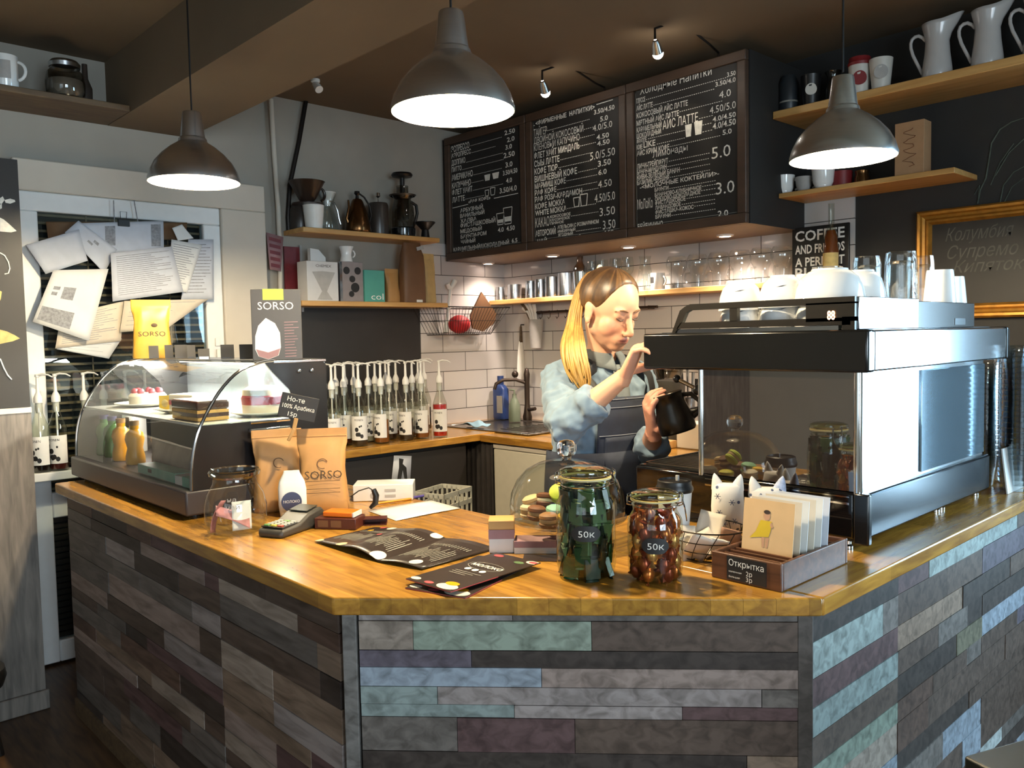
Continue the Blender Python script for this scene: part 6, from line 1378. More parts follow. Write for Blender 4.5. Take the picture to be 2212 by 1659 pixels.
# cups warming on the machine
CTZ=1.4022
mat('porcelain','#f2f1ee',.12,var=.015,coat=.5)
def cupinv(px,y,r,h,label,handle=None,mark=False,name='coffee_cup',mk='upside-down'):
    p=PY(px,690,y); t=thing(name,label,'cup',(p.x,y,CTZ),0,'white cups warming on the espresso machine')
    prof=[(r,0),(r*.985,h*.15),(r*.93,h*.45),(r*.8,h*.75),(r*.6,h*.92),(r*.52,h*.95),(r*.5,h),(r*.42,h),(r*.40,h*.965),(0,h*.95)]
    MB().lathe(prof,32).build('bowl','porcelain',t)
    MB().lathe([(r*.97,.001),(r*.9,h*.45),(r*.74,h*.75),(r*.5,h*.9),(0,h*.92)],28).build('inside','porcelain',t)
    if handle is not None:
        X=Matrix.Rotation(handle,4,'Z'); MB().tube([(r*.9,0,h*.28),(r*1.22,0,h*.22),(r*1.42,0,h*.42),(r*1.3,0,h*.66),(r*.78,0,h*.72)],.0065,8,xf=X).build('handle','porcelain',t)
    if mark:
        X=Matrix.Rotation(math.atan2(y,p.x)-PI/2-.05,4,'Z'); c=MB(); c.add([X@Vector((-.014,-r*.865,h*.62)),X@Vector((.002,-r*.86,h*.63)),X@Vector((.014,-r*.835,h*.68)),X@Vector((.0,-r*.85,h*.655))],[(0,1,2,3)]); c.build('mark','ink_black',t)
    return t
c0_=cupinv(1600,1.95,.058,.078,'leftmost upside-down white cup on the espresso machine',2.6,True)
cupinv(1640,2.08,.052,.078,'upside-down white cup behind the gap between the two leftmost front cups',None,True)
c1_=cupinv(1690,1.955,.060,.082,'second upside-down white cup from the left at the front rail',None,True)
c2_=cupinv(1742,2.10,.052,.088,'upside-down white cup behind the second front cup',2.2)
c3_=cupinv(1792,1.972,.085,.088,'widest upside-down white cup in the middle of the machine top',None)
c4_=cupinv(1860,2.125,.062,.095,'upside-down white cup with its handle towards the camera at the near corner',3.9)
for c_,dz_,lb in ((c0_,.054,'leftmost white cup of the upper layer above the machine rail'),(c1_,.057,'second white cup of the upper layer above the machine rail'),(c2_,.06,'white cup of the upper layer behind the second front one'),(c3_,.06,'widest white cup of the upper layer on the machine'),(c4_,.055,'white cup of the upper layer at the near corner of the machine')):
    k=dup(c_,lb); k.location.z+=dz_
for (px,y,r,h,lb) in ((2030,2.56,.05,.165,'straight-sided white cup at the right end of the machine top'),(2054,2.68,.05,.15,'white cup half hidden behind the rightmost one on the machine')):
    p=PY(px,640,y); t=thing('coffee_cup',lb,'cup',(p.x,y,CTZ),0,'white cups warming on the espresso machine')
    MB().lathe([(r,0),(r*.74,h*.92),(r*.70,h),(0,h)],32).build('bowl','porcelain',t); MB().lathe([(r*.95,.001),(r*.66,h*.9),(0,h*.9)],28).build('inside','porcelain',t)
glass('tumbler_glass','#f8fafa',1.5,gl=1.3)
def tumb(px,y,r,h,label,n=14):
    p=PY(px,640,y); t=thing('tumbler',label,'glass',(p.x,y,CTZ),0,'faceted glasses on the espresso machine')
    b=MB(); b.lathe([(r,0),(r*1.0,h*.02),(r*.86,h*.9),(r*.8,h),(0,h)],n); b.build('glass','tumbler_glass',t,smooth=12)
    b=MB(); b.lathe([(r*.92,.002),(r*.8,h*.84),(r*.6,h*.88),(0,h*.885)],n); b.build('inner_wall','tumbler_glass',t,smooth=12); return t
tumb(1788,2.24,.036,.175,'low glass showing its foot behind the widest cup on the machine')
tumb(1872,2.26,.042,.195,'upside-down glass behind the near corner cup on the machine')
tumb(1946,2.32,.047,.205,'large faceted upside-down glass in front of the gold frame')
tumb(1988,2.45,.042,.20,'upside-down glass behind the large faceted one on the machine')

# ================================================================= stacks of clear cups at the far right
glass('pet_plastic','#e9eef0',1.5,gl=1.7)
STK=[(-.91,2.96,'left',.050,19,.0165),(-.86,3.055,'middle',.052,22,.0165),(-.80,2.92,'right',.053,22,.0168)]
pet=None
for px,py,nm,r,n,stp in STK:
    q=(px,py)
    for k in range(n):
        if pet is None:
            b=MB(); b.lathe([(0,.001),(.033,.001),(.034,.004),(.047,.098),(.0485,.098),(.050,.101),(.0485,.104),(.046,.104)],24); pet=b.build('plastic_cup','pet_plastic'); o=pet
        else: o=pet.copy(); COL.objects.link(o)
        o.location=(q[0],q[1],ZT+stp*k); s=r/.05; o.scale=(s,s,1)
        top=' topmost' if k==n-1 else ''
        tag(o,('topmost clear plastic cup of the %s stack beside the espresso machine' if k==n-1 else 'clear plastic cup nested in the %s stack beside the espresso machine')%nm,'plastic cup','nested plastic cups, %s stack'%nm)
q=onB(2112,1020); o=MB().bb((-.002,0,0),(.002,.16,.14)).build('paper_card','white_paper'); o.location=(-.80,2.83,ZT); o.rotation_euler=(0,-.12,0); tag(o,'white card leaning behind the espresso machine','card')

# ================================================================= shelves on the black wall
mat('cup_red','#7a1f22',.45,var=.05); mat('cup_white','#c9c5bc',.4,var=.03); mat('tumbler_dark','#23282c',.4,var=.1); mat('enamel','#b9b5b2',.25,var=.02,coat=.3)
def onU(px,dy=0.0): y=UY+.08+dy; p=PY(px,180,y); return (p.x,y,UZ+.0008)
def onD(px,dy=0.0): y=DY+.07+dy; p=PY(px,400,y); return (p.x,y,DZ+.0008)
t=thing('travel_tumbler','dark travel tumbler with a pale band at the left end of the upper black-wall shelf','tumbler',onU(1704)); MB().lathe([(0,0),(.036,0),(.042,.02),(.042,.13),(.034,.145),(.03,.16),(0,.162)],24).build('body','tumbler_dark',t); MB().lathe([(.0425,.04),(.0425,.047)],24).build('band','chalk_dim',t)
t=thing('paper_cup','black cup with round white emblem on the upper black-wall shelf','cup',onU(1752,-.02)); MB().lathe([(0,0),(.032,0),(.043,.125),(.044,.13),(0,.128)],24).build('cup','black_plastic',t)
def emb(t,R,z,r,m,ang=None):
    p=t.location; a=math.atan2(-p.y,-p.x); c=MB(); nn=18
    c.add([(1.015*R*math.cos(a+r*math.cos(k)/R),1.015*R*math.sin(a+r*math.cos(k)/R),z+r*math.sin(k)) for k in [2*PI*i/nn for i in range(nn)]],[tuple(range(nn))]); c.build('emblem',m,t)
emb(t,.041,.065,.025,'cup_white')
t=thing('glass_jar','small brownish glass jar half hidden behind the lamp on the upper shelf','jar',onU(1800)); MB().lathe([(0,0),(.034,0),(.036,.06),(.025,.09),(.025,.11),(.035,.13),(0,.13)],20).build('jar','smoke_glass',t)
t=thing('paper_cup','white cup with red lid and red round emblem on the upper shelf','cup',onU(1857,-.02)); MB().lathe([(0,0),(.034,0),(.045,.12),(0,.12)],28).build('cup','cup_white',t); MB().lathe([(.047,.118),(.048,.13),(.044,.135),(.042,.152),(0,.154)],28).build('lid','cup_red',t); emb(t,.044,.062,.029,'cup_red')
t=thing('paper_cup','white cup with grey round emblem on the upper shelf','cup',onU(1903,-.02)); MB().lathe([(0,0),(.034,0),(.046,.125),(.044,.125),(.03,.006),(0,.006)],28).build('cup','cup_white',t); emb(t,.0445,.066,.028,'pale_grey')
def pitcher(px,label,rz):
    t=thing('pitcher',label,'pitcher',onU(px,.02),rz,'white pitchers on the upper shelf'); t.scale=(.8,.8,.88); b=MB(); rings=[]
    for z,r,lip,up in ((0,.066,0,0),(.004,.069,0,0),(.05,.066,0,0),(.12,.056,0,0),(.17,.052,.0,0),(.2,.056,.006,.0),(.235,.066,.028,.012),(.25,.070,.046,.03)):
        rg_=[]
        for i in range(32):
            a=2*PI*i/32; k=max(0,math.cos(a))**3; rg_.append(((r+lip*k)*math.cos(a),r*math.sin(a),z+up*k))
        rings.append(rg_)
    b.loft(rings,cap=False); b.add([(.066*math.cos(2*PI*i/32),.066*math.sin(2*PI*i/32),.001) for i in range(32)],[tuple(range(31,-1,-1))]); b.build('body','enamel',t,smooth=60,solid=.003)
    MB().tube(sm([(-.052,0,.185),(-.085,0,.215),(-.115,0,.205),(-.12,0,.165),(-.095,0,.10),(-.066,0,.04)]) if False else [Vector(q_) for q_ in ((-.052,0,.185),(-.066,0,.202),(-.085,0,.214),(-.102,0,.213),(-.115,0,.204),(-.121,0,.187),(-.12,0,.165),(-.11,0,.132),(-.095,0,.10),(-.08,0,.07),(-.066,0,.04))],.008,10).build('handle','enamel',t); return t
p1=pitcher(2024,'left white pitcher on the upper black-wall shelf',.15); dup(p1,'middle white pitcher on the upper black-wall shelf',onU(2132,.02),.15)
pp_=onU(2246,.02); dup(p1,'right white pitcher cut off by the picture edge on the upper shelf',pp_,.1)
def espc(px,label,m,s,rz,name='espresso_cup'):
    t=thing(name,label,'cup',onD(px),rz,'small cups on the lower black-wall shelf'); MB().lathe([(0,0),(.024*s,0),(.026*s,.004),(.036*s,.03),(.041*s,.075*s),(.039*s,.075*s),(.03*s,.012),(0,.008)],26).build('cup',m,t); MB().tube(arc((.038*s,0,.04*s),.02*s,-1.3,1.4,10),.0045,8).build('handle',m,t)
espc(1694,'leftmost white cup on the lower black-wall shelf','porcelain',1.15,.82); espc(1736,'grey cup second from the left on the lower black-wall shelf','pale_grey',.9,.82); espc(1778,'white cup right of the grey cup on the lower black-wall shelf','porcelain',1.2,.82)
t=thing('red_tin','dim red tin behind the pendant lamp on the lower shelf','tin',onD(1818,.06)); MB().lathe([(0,0),(.045,0),(.045,.075),(0,.077)],24).build('tin','cup_red',t)
t=thing('small_jar','small brown jar right of the red tin on the lower shelf','jar',onD(1862,.06)); MB().lathe([(0,0),(.03,0),(.033,.03),(.026,.05),(.03,.065),(0,.066)],20).build('jar','bronze',t)
q=onD(1932,-.03); t=thing('kraft_box','tall pale kraft box with brown lettering on the lower black-wall shelf','box',(q[0],q[1],DZ+.0008),.0); mat('kraft_box','#a98460',.7,var=.06)
MB().bb((0,0,0),(.115,.075,.215)).build('carton','kraft_box',t,bevel=.002); mat('ink_rust','#7a3f28',.7)
c=MB(); c.tube([(.058+.022*math.sin(k*.9)+.006*math.sin(k*2.3),-.001,.035+.0052*k) for k in range(30)],.0022,5,flat=.4); c.build('script_lettering','ink_rust',t)

# ================================================================= cup shelf behind the barista
def onC(px,dy=.07): y=CSY+dy; p=PY(px,620,y); return (p.x,y,CSZ+.0008)
def smug(px,r,h,label,dy=.07,hang=None,rz=0):
    t=thing('steel_pitcher',label,'steel pitcher',onC(px,dy),rz,'steel milk pitchers on the cup shelf')
    MB().lathe([(0,0),(r,0),(r*1.02,.004),(r*.98,h*.5),(r*.96,h),(r*.93,h),(r*.95,h*.5),(r*.96,.006),(0,.006)],26).build('body','steel',t)
    MB().tube([(r*.96,0,h*.85),(r*1.5,0,h*.82),(r*1.55,0,h*.45),(r*1.25,0,h*.2),(r,0,h*.22)],.0045,8).build('handle','steel',t)
smug(1081,.032,.085,'small steel pitcher in the very corner of the cup shelf',.06,rz=2.5); smug(1112,.047,.095,'wide steel pitcher second from the tiled corner on the cup shelf',.07,rz=2.0)
smug(1146,.033,.108,'steel pitcher with handle facing out, third from the corner on the cup shelf',.06,rz=-1.2); smug(1167,.036,.112,'steel pitcher with handle facing out, fourth from the corner on the cup shelf',.06,rz=-1.0); smug(1192,.043,.122,'steel pitcher fifth from the corner on the cup shelf',.065,rz=2.2); smug(1223,.052,.136,'largest steel pitcher left of the shaker on the cup shelf',.065,rz=2.2)
t=thing('cocktail_shaker','steel cocktail shaker behind the barista head on the cup shelf','shaker',onC(1254,.06)); MB().lathe([(0,0),(.034,0),(.043,.13),(.044,.14),(.036,.165),(.022,.185),(.022,.2),(.018,.225),(0,.23)],26).build('shaker','chrome',t)
def wine(px,dy,label,s=1.0):
    t=thing('wine_glass',label,'glass',onC(px,dy),0,'stemmed glasses on the cup shelf'); MB().lathe([(.034*s,0),(.033*s,.003),(.006,.008),(.0045,.07*s),(.008,.085*s),(.03*s,.11*s),(.036*s,.14*s),(.03*s,.195*s)],24).build('glass','clear_glass',t)
for px,dy,lb in ((1280,.075,'leftmost stemmed glass peeking over the barista head'),(1302,.075,'second stemmed glass behind the barista head'),(1330,.07,'third stemmed glass behind the barista head'),(1356,.075,'rightmost stemmed glass behind the barista head')): wine(px,dy,lb)
t=thing('carafe','clear conical carafe right of the stemmed glasses','carafe',onC(1394,.075)); MB().lathe([(0,.002),(.055,.002),(.058,.01),(.03,.13),(.028,.17),(.034,.19)],26).build('carafe','clear_glass',t)
t=thing('tumbler','small clear tumbler left of the white mug on the cup shelf','glass',onC(1400,.02)); MB().lathe([(0,.004),(.026,.002),(.03,.085),(.028,.085)],22).build('glass','clear_glass',t)
t=thing('mug','white mug with a black label on the cup shelf','mug',onC(1421,.045),-.2); MB().lathe([(0,0),(.036,0),(.038,.004),(.038,.088),(.035,.088),(.035,.006),(0,.006)],28).build('cup','white_plastic',t); MB().tube(arc((.038,0,.045),.024,-1.3,1.3,10),.005,8).build('handle','white_plastic',t)
MB().lathe([(.0386,.035),(.0386,.068)],14,a0=-PI/2-.95,a1=-PI/2+.25).build('black_label','ink_black',t)
for i,(px,dy) in enumerate(((1462,.06),(1507,.065),(1553,.07),(1598,.065),(1645,.07),(1690,.075))):
    t=thing('glass_mug','round bellied glass mug, %s right of the white mug on the cup shelf'%ORD[i],'glass mug',onC(px,dy),-2.7+.2*i,'glass mugs on the cup shelf')
    if i==0:
        MB().lathe([(0,.006),(.032,.003),(.033,.06),(.036,.075),(.05,.10),(.056,.125),(.053,.148),(.044,.166),(.041,.169)],28).build('glass','tumbler_glass',t)
        MB().tube([(.035,0,.075),(.06,0,.072),(.066,0,.045),(.05,0,.02),(.034,0,.022)],.0055,8).build('handle','tumbler_glass',t); gm=t
    else:
        for ch in [c_ for c_ in COL.objects if c_.parent==gm]: k=ch.copy(); COL.objects.link(k); k.parent=t
q=PY(1795,600,CSY+.02); t=thing('liqueur_bottle','amber bottle with a clear neck standing before the coffee and friends sign','bottle',(q.x,CSY+.022,CSZ+.0008))
MB().lathe([(0,.001),(.033,0),(.035,.005),(.035,.12),(.03,.15),(.031,.18),(.02,.215),(.013,.235),(.013,.33)],24).build('bottle','bottle_glass',t); mat('amber_liquid','#7a3d12',.15,var=.1); MB().lathe([(0,.005),(.032,.005),(.033,.12),(.028,.15),(.028,.178),(.018,.21),(0,.212)],22).build('liqueur','amber_liquid',t)
MB().lathe([(.0356,.03),(.0356,.11)],18,a0=-PI*.95,a1=-.05*PI).build('paper_label','chalk_gold',t)

# ================================================================= rail, basket, sink corner
mat('rail_dark','#3a2f28',.4,.6,var=.1)
t=thing('utensil_rail','dark metal utensil rail with hooks on the tiles below the cup shelf','rail',(0,WY-.06,0))
r0=PY(1140,676,WY-.06); r1=PY(1420,660,WY-.06); b=MB(); b.tube([(r0.x,0,r0.z),(r1.x,0,r0.z)],.0075,10); b.build('rail','rail_dark',t)
for x in (r0.x+.06,(r0.x+r1.x)/2,r1.x-.06): MB().tube([(x,0,r0.z),(x,.047,r0.z)],.01,10).build('bracket','rail_dark',t)
for i in range(9):
    x=r0.x+.12+.07*i; MB().tube([(x,-.0085,r0.z),(x,-.001,r0.z+.009),(x,.008,r0.z),(x,.006,r0.z-.03),(x,-.008,r0.z-.042),(x,-.014,r0.z-.03)],.0022,6).build('hook','rail_dark',t)
ba=PX(934,660,WX+.2); bb_=PX(1100,655,WX+.2)
t=thing('wire_basket','dark wire basket fixed to the tiled left wall beside the shelves','basket',(WX+.013,ba.y,1.46))
by_=bb_.y-ba.y; zt_=PX(1000,663,WX+.2).z-1.46; zb_=PX(1000,722,WX+.16).z-1.46
b=MB(); D=.19
def rect(z,ins,r): b.tube([(0,ins,z),(D-ins*.7,ins,z),(D-ins*.7,by_-ins,z),(0,by_-ins,z)],r,6,closed=True)
rect(zt_,0,.004); rect((zt_+zb_)/2,.05,.002); rect(zb_,.1,.003)
for k in range(25):
    y0_=by_*k/24; y1_=.1+(by_-.2)*k/24; b.tube([(D,y0_,zt_),(D-.07,y1_,zb_),(0,y1_,zb_)],.0014,5)
for k in range(7):
    x=D*k/6
    for y0_,y1_ in ((0,.1),(by_,by_-.1)): b.tube([(x,y0_,zt_),(min(x,D-.07),y1_,zb_)],.0014,5)
b.build('wire','dark_metal',t)
def inW(px,dx): p=PX(px,690,WX+dx); return (WX+dx,p.y,1.46+zb_+.004)
mat('red_cloth','#b8232a',.6,var=.1)
q=inW(992,.095); t=thing('red_pot','shiny red round pot lying in the wire basket','pot',q); b=MB(); b.sph((0,0,.058),(.055,.075,.056),24,16); b.build('pot','red_cloth',t)
q=inW(975,.05); t=thing('brush','white handled brush standing up in the wire basket','brush',(q[0],q[1]-.045,q[2]),rot=Euler((-.16,0,0),'XYZ')); MB().tube([(0,0,.01),(0,0,.14),(0,0,.28)],[.018,.012,.010],12).build('handle','white_plastic',t)
b=MB(); b.tube([(0,-.03,.305),(0,-.012,.285),(0,.0,.28),(0,.012,.30),(0,.028,.335)],[.012,.014,.012,.014,.017],10); b.build('head','white_plastic',t)
q=inW(1042,.11); t=thing('paper_filter','brown kraft paper filter standing cornerwise in the wire basket','paper filter',q)
MB().prism([(-.085,.02),(.0,-.0),(.095,.05),(.115,.11),(-.005,.245),(-.10,.10)],-.006,.006,Matrix(((0,0,1,0),(1,0,0,0),(0,1,0,0),(0,0,0,1)))).build('filter','kraft_dark',t)
t.location.z+=.012
# knife holder and long spatula hung on the tiled back wall
q=PY(1150,752,WY-.1); t=thing('knife_holder','grey container of white handled knives hung on the tiles','knife holder',(q.x,WY-.065,q.z)); hh=PY(1150,690,WY-.1).z-q.z
MB().lathe([(0,0),(.035,0),(.046,hh),(.043,hh),(.033,.004),(0,.004)],22).build('container','pale_grey',t)
for dx,dz,tx,lb in ((-.03,.12,-1.0,1),(-.01,.10,-.75,0),(.0,.09,-.5,0),(.018,.075,-.2,0),(-.02,.06,-1.3,0)):
    b=MB(); b.tube([(dx*.3,0,hh*.6),(dx*.3+tx*dz*.7,0,hh+dz*.65),(dx*.3+tx*dz*1.35,0,hh+dz*1.25)],[.009,.011,.012],8); b.build('knife_handle','dark_shelf_wood' if lb else 'white_plastic',t)
q=PY(1122,820,WY-.05); z1=PY(1122,705,WY-.05).z
t=thing('spatula','long white spatula with a brown end hanging on the tiles','spatula',(q.x,WY-.04,q.z)); hh=z1-q.z
MB().tube([(0,0,0),(.005,0,hh*.2),(.008,0,hh*.55),(.010,0,hh*.72)],[.03,.034,.026,.017],12,flat=.3).build('blade','white_plastic',t); MB().tube([(.010,0,hh*.70),(.012,0,hh*1.0)],[.015,.009],10,flat=.5).build('handle','dark_shelf_wood',t); MB().tube([(.012,0,hh*.98),(.012,.0,hh*1.03),(.012,.028,hh*1.03)],.004,6).build('hook','dark_metal',t)
# sink with tap
mat('sink_steel','#8f8a84',.25,1.0,var=.06)
sx0,sx1=-3.93,-3.16; sy0,sy1=BY+.11,WY-.06; s=thing('sink','stainless sink set into the corner worktop','sink',(sx0,sy0,BZ+.0003)); w_,d_=sx1-sx0,sy1-sy0
b=MB(); b.bb((0,0,0),(w_,.05,.006)); b.bb((0,d_-.07,0),(w_,d_,.006)); b.bb((0,.05,0),(.05,d_-.07,.006)); b.bb((w_-.36,.05,0),(w_,d_-.07,.006)); b.build('rim','sink_steel',s,bevel=.002)
b=MB(); b.bb((.05,.05,.0002),(w_-.36,d_-.07,.0012)); b.build('basin','sink_steel',s)
for k in range(7): MB().bb((w_-.32,.09+.05*k,.006),(w_-.05,.10+.05*k,.009)).build('drainer_ridge','sink_steel',s)
q=PY(1137,902,WY-.11); t=thing('tap','dark bronze tap behind the sink','tap',(q.x,WY-.10,BZ+.0075)); zt2=PY(1137,800,WY-.1).z-BZ
MB().lathe([(0,0),(.028,0),(.03,.02),(.022,.05),(.016,.10),(.017,zt2*.75),(.02,zt2*.9),(.012,zt2),(0,zt2+.01)],18).build('column','rail_dark',t)
MB().tube([(0,0,zt2*.72),(-.04,-.06,zt2*.80),(-.08,-.13,zt2*.80),(-.10,-.17,zt2*.73),(-.105,-.18,zt2*.62)],.011,10).build('spout','rail_dark',t); MB().sph((-.07,-.035,zt2*.9),.022,12,8).build('knob','rail_dark',t); MB().tube([(0,0,zt2*.2),(.06,-.02,zt2*.22),(.10,-.03,zt2*.24)],.011,8).build('side_lever','rail_dark',t)
mat('blue_bottle','#27407a',.4,var=.05); mat('greygreen_bottle','#6f7a68',.4,var=.06)
q=PY(1086,903,WY-.16); t=thing('detergent_bottle','blue detergent bottle standing in the tiled corner by the sink','bottle',(q.x-.02,WY-.155,BZ+.0075)); MB().loft([[(x*w2,y*d2,z) for x,y in rrect(2,2,.6)] for z,w2,d2 in ((0,.05,.032),(.01,.053,.034),(.19,.053,.034),(.215,.03,.024),(.22,.018,.018),(.245,.018,.018))]).build('bottle','blue_bottle',t,smooth=50); MB().cyl((0,0,.24),.021,.035,16).build('cap','blue_bottle',t); MB().bb((.0,-.036,.04),(.05,-.0335,.15)).build('paper_label','pale_grey',t)
q=PY(1117,907,WY-.2); t=thing('soap_bottle','grey green soap bottle in front of the blue detergent bottle','bottle',(q.x,WY-.22,BZ+.0075)); MB().lathe([(0,0),(.036,0),(.038,.01),(.036,.1),(.022,.135),(.013,.15),(.013,.17)],20).build('bottle','greygreen_bottle',t); MB().tube([(0,0,.168),(0,0,.195),(-.03,-.01,.197)],.006,8).build('pump','greygreen_bottle',t)
mat('blue_cloth','#8fb2c4',.9,var=.1,bump=.3); p0=PZ(1016,926,BZ); b=MB(); b.grid(lambda s_,t_: ((s_-.5)*.15,(t_-.5)*.09,.012+.012*math.sin(6*s_+2*t_)*math.cos(5*t_)+.014*math.sin(PI*s_)*math.sin(PI*t_)),12,10); o=b.build('cleaning_cloth','blue_cloth',solid=.003); o.location=(p0.x,p0.y+.05,BZ+.008); tag(o,'light blue cleaning cloth on the edge of the sink','cloth')
# paper with a dark horse on the black cabinet
x_=WX+.3+.262; q=[PX(*k,x_) for k in ((851,984),(889,985),(886,1040),(846,1037))]; cc=sum(q,Vector())/4; b=MB(); b.add([v-cc for v in q],[(0,1,2,3)]); o=b.build('paper_note','paper_cool',solid=.001); o.location=cc; tag(o,'white paper with a dark figure stuck on the black base cabinet','paper')
c=MB(); c.add([PX(*k,x_+.0012)-cc for k in ((862,990),(872,992),(870,1002),(878,1010),(880,1036),(874,1036),(870,1016),(866,1038),(858,1036),(862,1010))],[tuple(range(10))]); c.build('figure','ink_black',o)
# things on the back worktop right of the barista
BT=BZ-.004+.0008
def onBack(px,y): p=PY(px,950,y); return (p.x,y,BT)
t=thing('grinder','grey coffee grinder hopper seen behind the jug between barista and machine','grinder',onBack(1446,3.40)); MB().lathe([(0,0),(.07,0),(.075,.02),(.06,.16),(.08,.2),(.082,.3),(.0,.31)],24).build('body','terminal_grey',t); MB().lathe([(.06,.31),(.09,.42),(.088,.44),(0,.45)],24).build('hopper','smoke_glass',t)
t=thing('canister','white canister on the back worktop behind the chrome column','canister',onBack(1504,3.25)); MB().bb((-.07,-.06,0),(.07,.06,.12)).build('body','plaster_cream',t,bevel=.006)
t=thing('wooden_block','small wooden block on the back worktop right of the barista','block',onBack(1436,3.16)); MB().bb((-.04,-.04,0),(.04,.04,.035)).build('block','shelf_pine_x',t,bevel=.003)
t=thing('canister','dark tall canister behind the jug on the back worktop','canister',onBack(1412,3.6)); MB().lathe([(0,0),(.06,0),(.06,.36),(.05,.38),(0,.385)],24).build('body','black_plastic',t)
t=thing('utensil_jar','steel jar of utensils on the back worktop behind the jug','utensil jar',onBack(1490,3.6)); MB().lathe([(0,0),(.05,0),(.05,.2),(.047,.2),(.047,.005),(0,.005)],22).build('jar','steel',t)
for k in range(4): MB().tube([(.02*math.cos(k*1.7),.02*math.sin(k*1.7),.02),(.045*math.cos(k*1.7),.045*math.sin(k*1.7),.30+.03*k)],[.005,.009],8).build('utensil','steel' if k%2 else 'black_plastic',t)
# ================================================================= the barista
S_H = 1.07
Fh = Vector((0.936, -0.081, 0)).normalized()
pit = math.radians(21)
HF = (Fh*math.cos(pit)+Vector((0,0,-math.sin(pit)))).normalized()
HL = Vector((0,0,1)).cross(Fh).normalized()
HL = (HL*math.cos(0.03)+Vector((0,0,math.sin(0.03)))).normalized()
HUp = HF.cross(HL).normalized()
EYE = PD(1360, 688, 2.60)
HC = EYE-HF*(0.090*S_H)
HM = Matrix(((HF.x*S_H, HL.x*S_H, HUp.x*S_H, HC.x), (HF.y*S_H, HL.y*S_H, HUp.y*S_H, HC.y), (HF.z*S_H, HL.z*S_H, HUp.z*S_H, HC.z), (0,0,0,1)))
T = Vector((0.985, -0.17, 0)).normalized(); TL = Vector((0,0,1)).cross(T)
C0 = PD(1293, 806, 2.77)
PB = Vector((C0.x, C0.y, 0))           # person origin on the floor
RS = C0-TL*0.165+Vector((0,0,-0.02)); LS = C0+TL*0.165+Vector((0,0,-0.02))
RE = PD(1222, 918, 2.46); RW = PD(1350, 812, 2.38)
LE_ = PD(1404, 984, 2.80); LW = PD(1411, 932, 2.57)
NB = C0+Vector((0,0,0.045))+T*0.005
PV = C0+Vector((0,0,-0.37))-T*0.02
mb = MB()
# torso and legs (mostly under the clothes)
def ring(c, a, b, n=20, e=0.8): return [tuple(c+TL*(math.copysign(abs(math.cos(k))**e, math.cos(k))*a)+T*(math.copysign(abs(math.sin(k))**e, math.sin(k))*b)) for k in [2*PI*i/n for i in range(n)]]
mb.loft([ring(PV-Vector((0,0,.06)),.15,.095), ring(PV,.155,.10), ring(PV+Vector((0,0,.13)),.125,.085), ring(C0-Vector((0,0,.12)),.14,.10), ring(C0-Vector((0,0,.03)),.155,.09), ring(C0+Vector((0,0,.015)),.13,.075), ring(C0+Vector((0,0,.045)),.07,.058)])
mb.sph(RS, .055, 16, 10); mb.sph(LS, .055, 16, 10)
for s in (-1, 1):
    h = PV+TL*(.085*s)-Vector((0,0,.03)); f = Vector((PV.x, PV.y, 0))+TL*(.10*s)
    mb.tube([h, (h+f)/2+T*.015+Vector((0,0,.02)), f+Vector((0,0,.09)), f+Vector((0,0,.05))], [.085,.056,.04,.042], 14)
    mb.tube([f-T*.05+Vector((0,0,.035)), f+T*.06+Vector((0,0,.032)), f+T*.15+Vector((0,0,.022))], [.036,.038,.022], 12)
def limb(a, b, c, ra, re, rw):
    a, b, c = Vector(a), Vector(b), Vector(c); P = [a, a.lerp(b,.35), a.lerp(b,.8), b, b.lerp(c,.25), b.lerp(c,.6), b.lerp(c,.92), c]
    mb.tube(P, [ra, ra*.97, re*1.02, re, re*1.02, (re+rw)*.5, rw, rw], 16)
limb(RS, RE, RW, .048, .039, .026); limb(LS, LE_, LW, .048, .039, .026)
mb.tube([NB-Vector((0,0,.05)), NB+(HC-NB)*.35, HM @ Vector((-.025,0,-.055)), HM @ Vector((-.02,0,-.02))], [.058,.05,.05,.05], 18)
# head
def E(c, r, n=24, m=16): mb.sph(c, r, n, m, HM)
E((-.006,0,.030),(.0975,.0755,.087),32,20); E((.022,0,-.030),(.0665,.0605,.084),28,18); E((.030,0,-.070),(.050,.047,.044))
for s in (-1,1):
    E((.002,s*.046,-.058),(.022,.016,.024)); E((.042,s*.033,-.036),(.036,.030,.038)); E((.0745,s*.031,.004),(.0135,.0165,.0125)); E((.076,s*.029,.021),(.014,.024,.008))
    E((-.006,s*.0765,-.010),(.018,.006,.030)); E((-.008,s*.079,.004),(.017,.005,.017)); E((-.001,s*.078,-.034),(.010,.006,.011))
    E((.0975,s*.0105,-.0465),(.0095,.0075,.0075))
E((.060,0,-.094),(.026,.030,.021)); E((.040,0,-.055),(.046,.050,.054)); E((.071,0,-.069),(.0205,.035,.027))
mb.tube([HM@Vector(p) for p in ((.082,0,.012),(.0915,0,-.008),(.102,0,-.028),(.1085,0,-.042))],[.0095*S_H,.0085*S_H,.0095*S_H,.010*S_H],14)
E((.107,0,-.0435),(.0105,.0105,.0095))
E((.0865,0,-.0660),(.0080,.0215,.0052)); E((.0850,0,-.0760),(.0085,.0195,.0062))
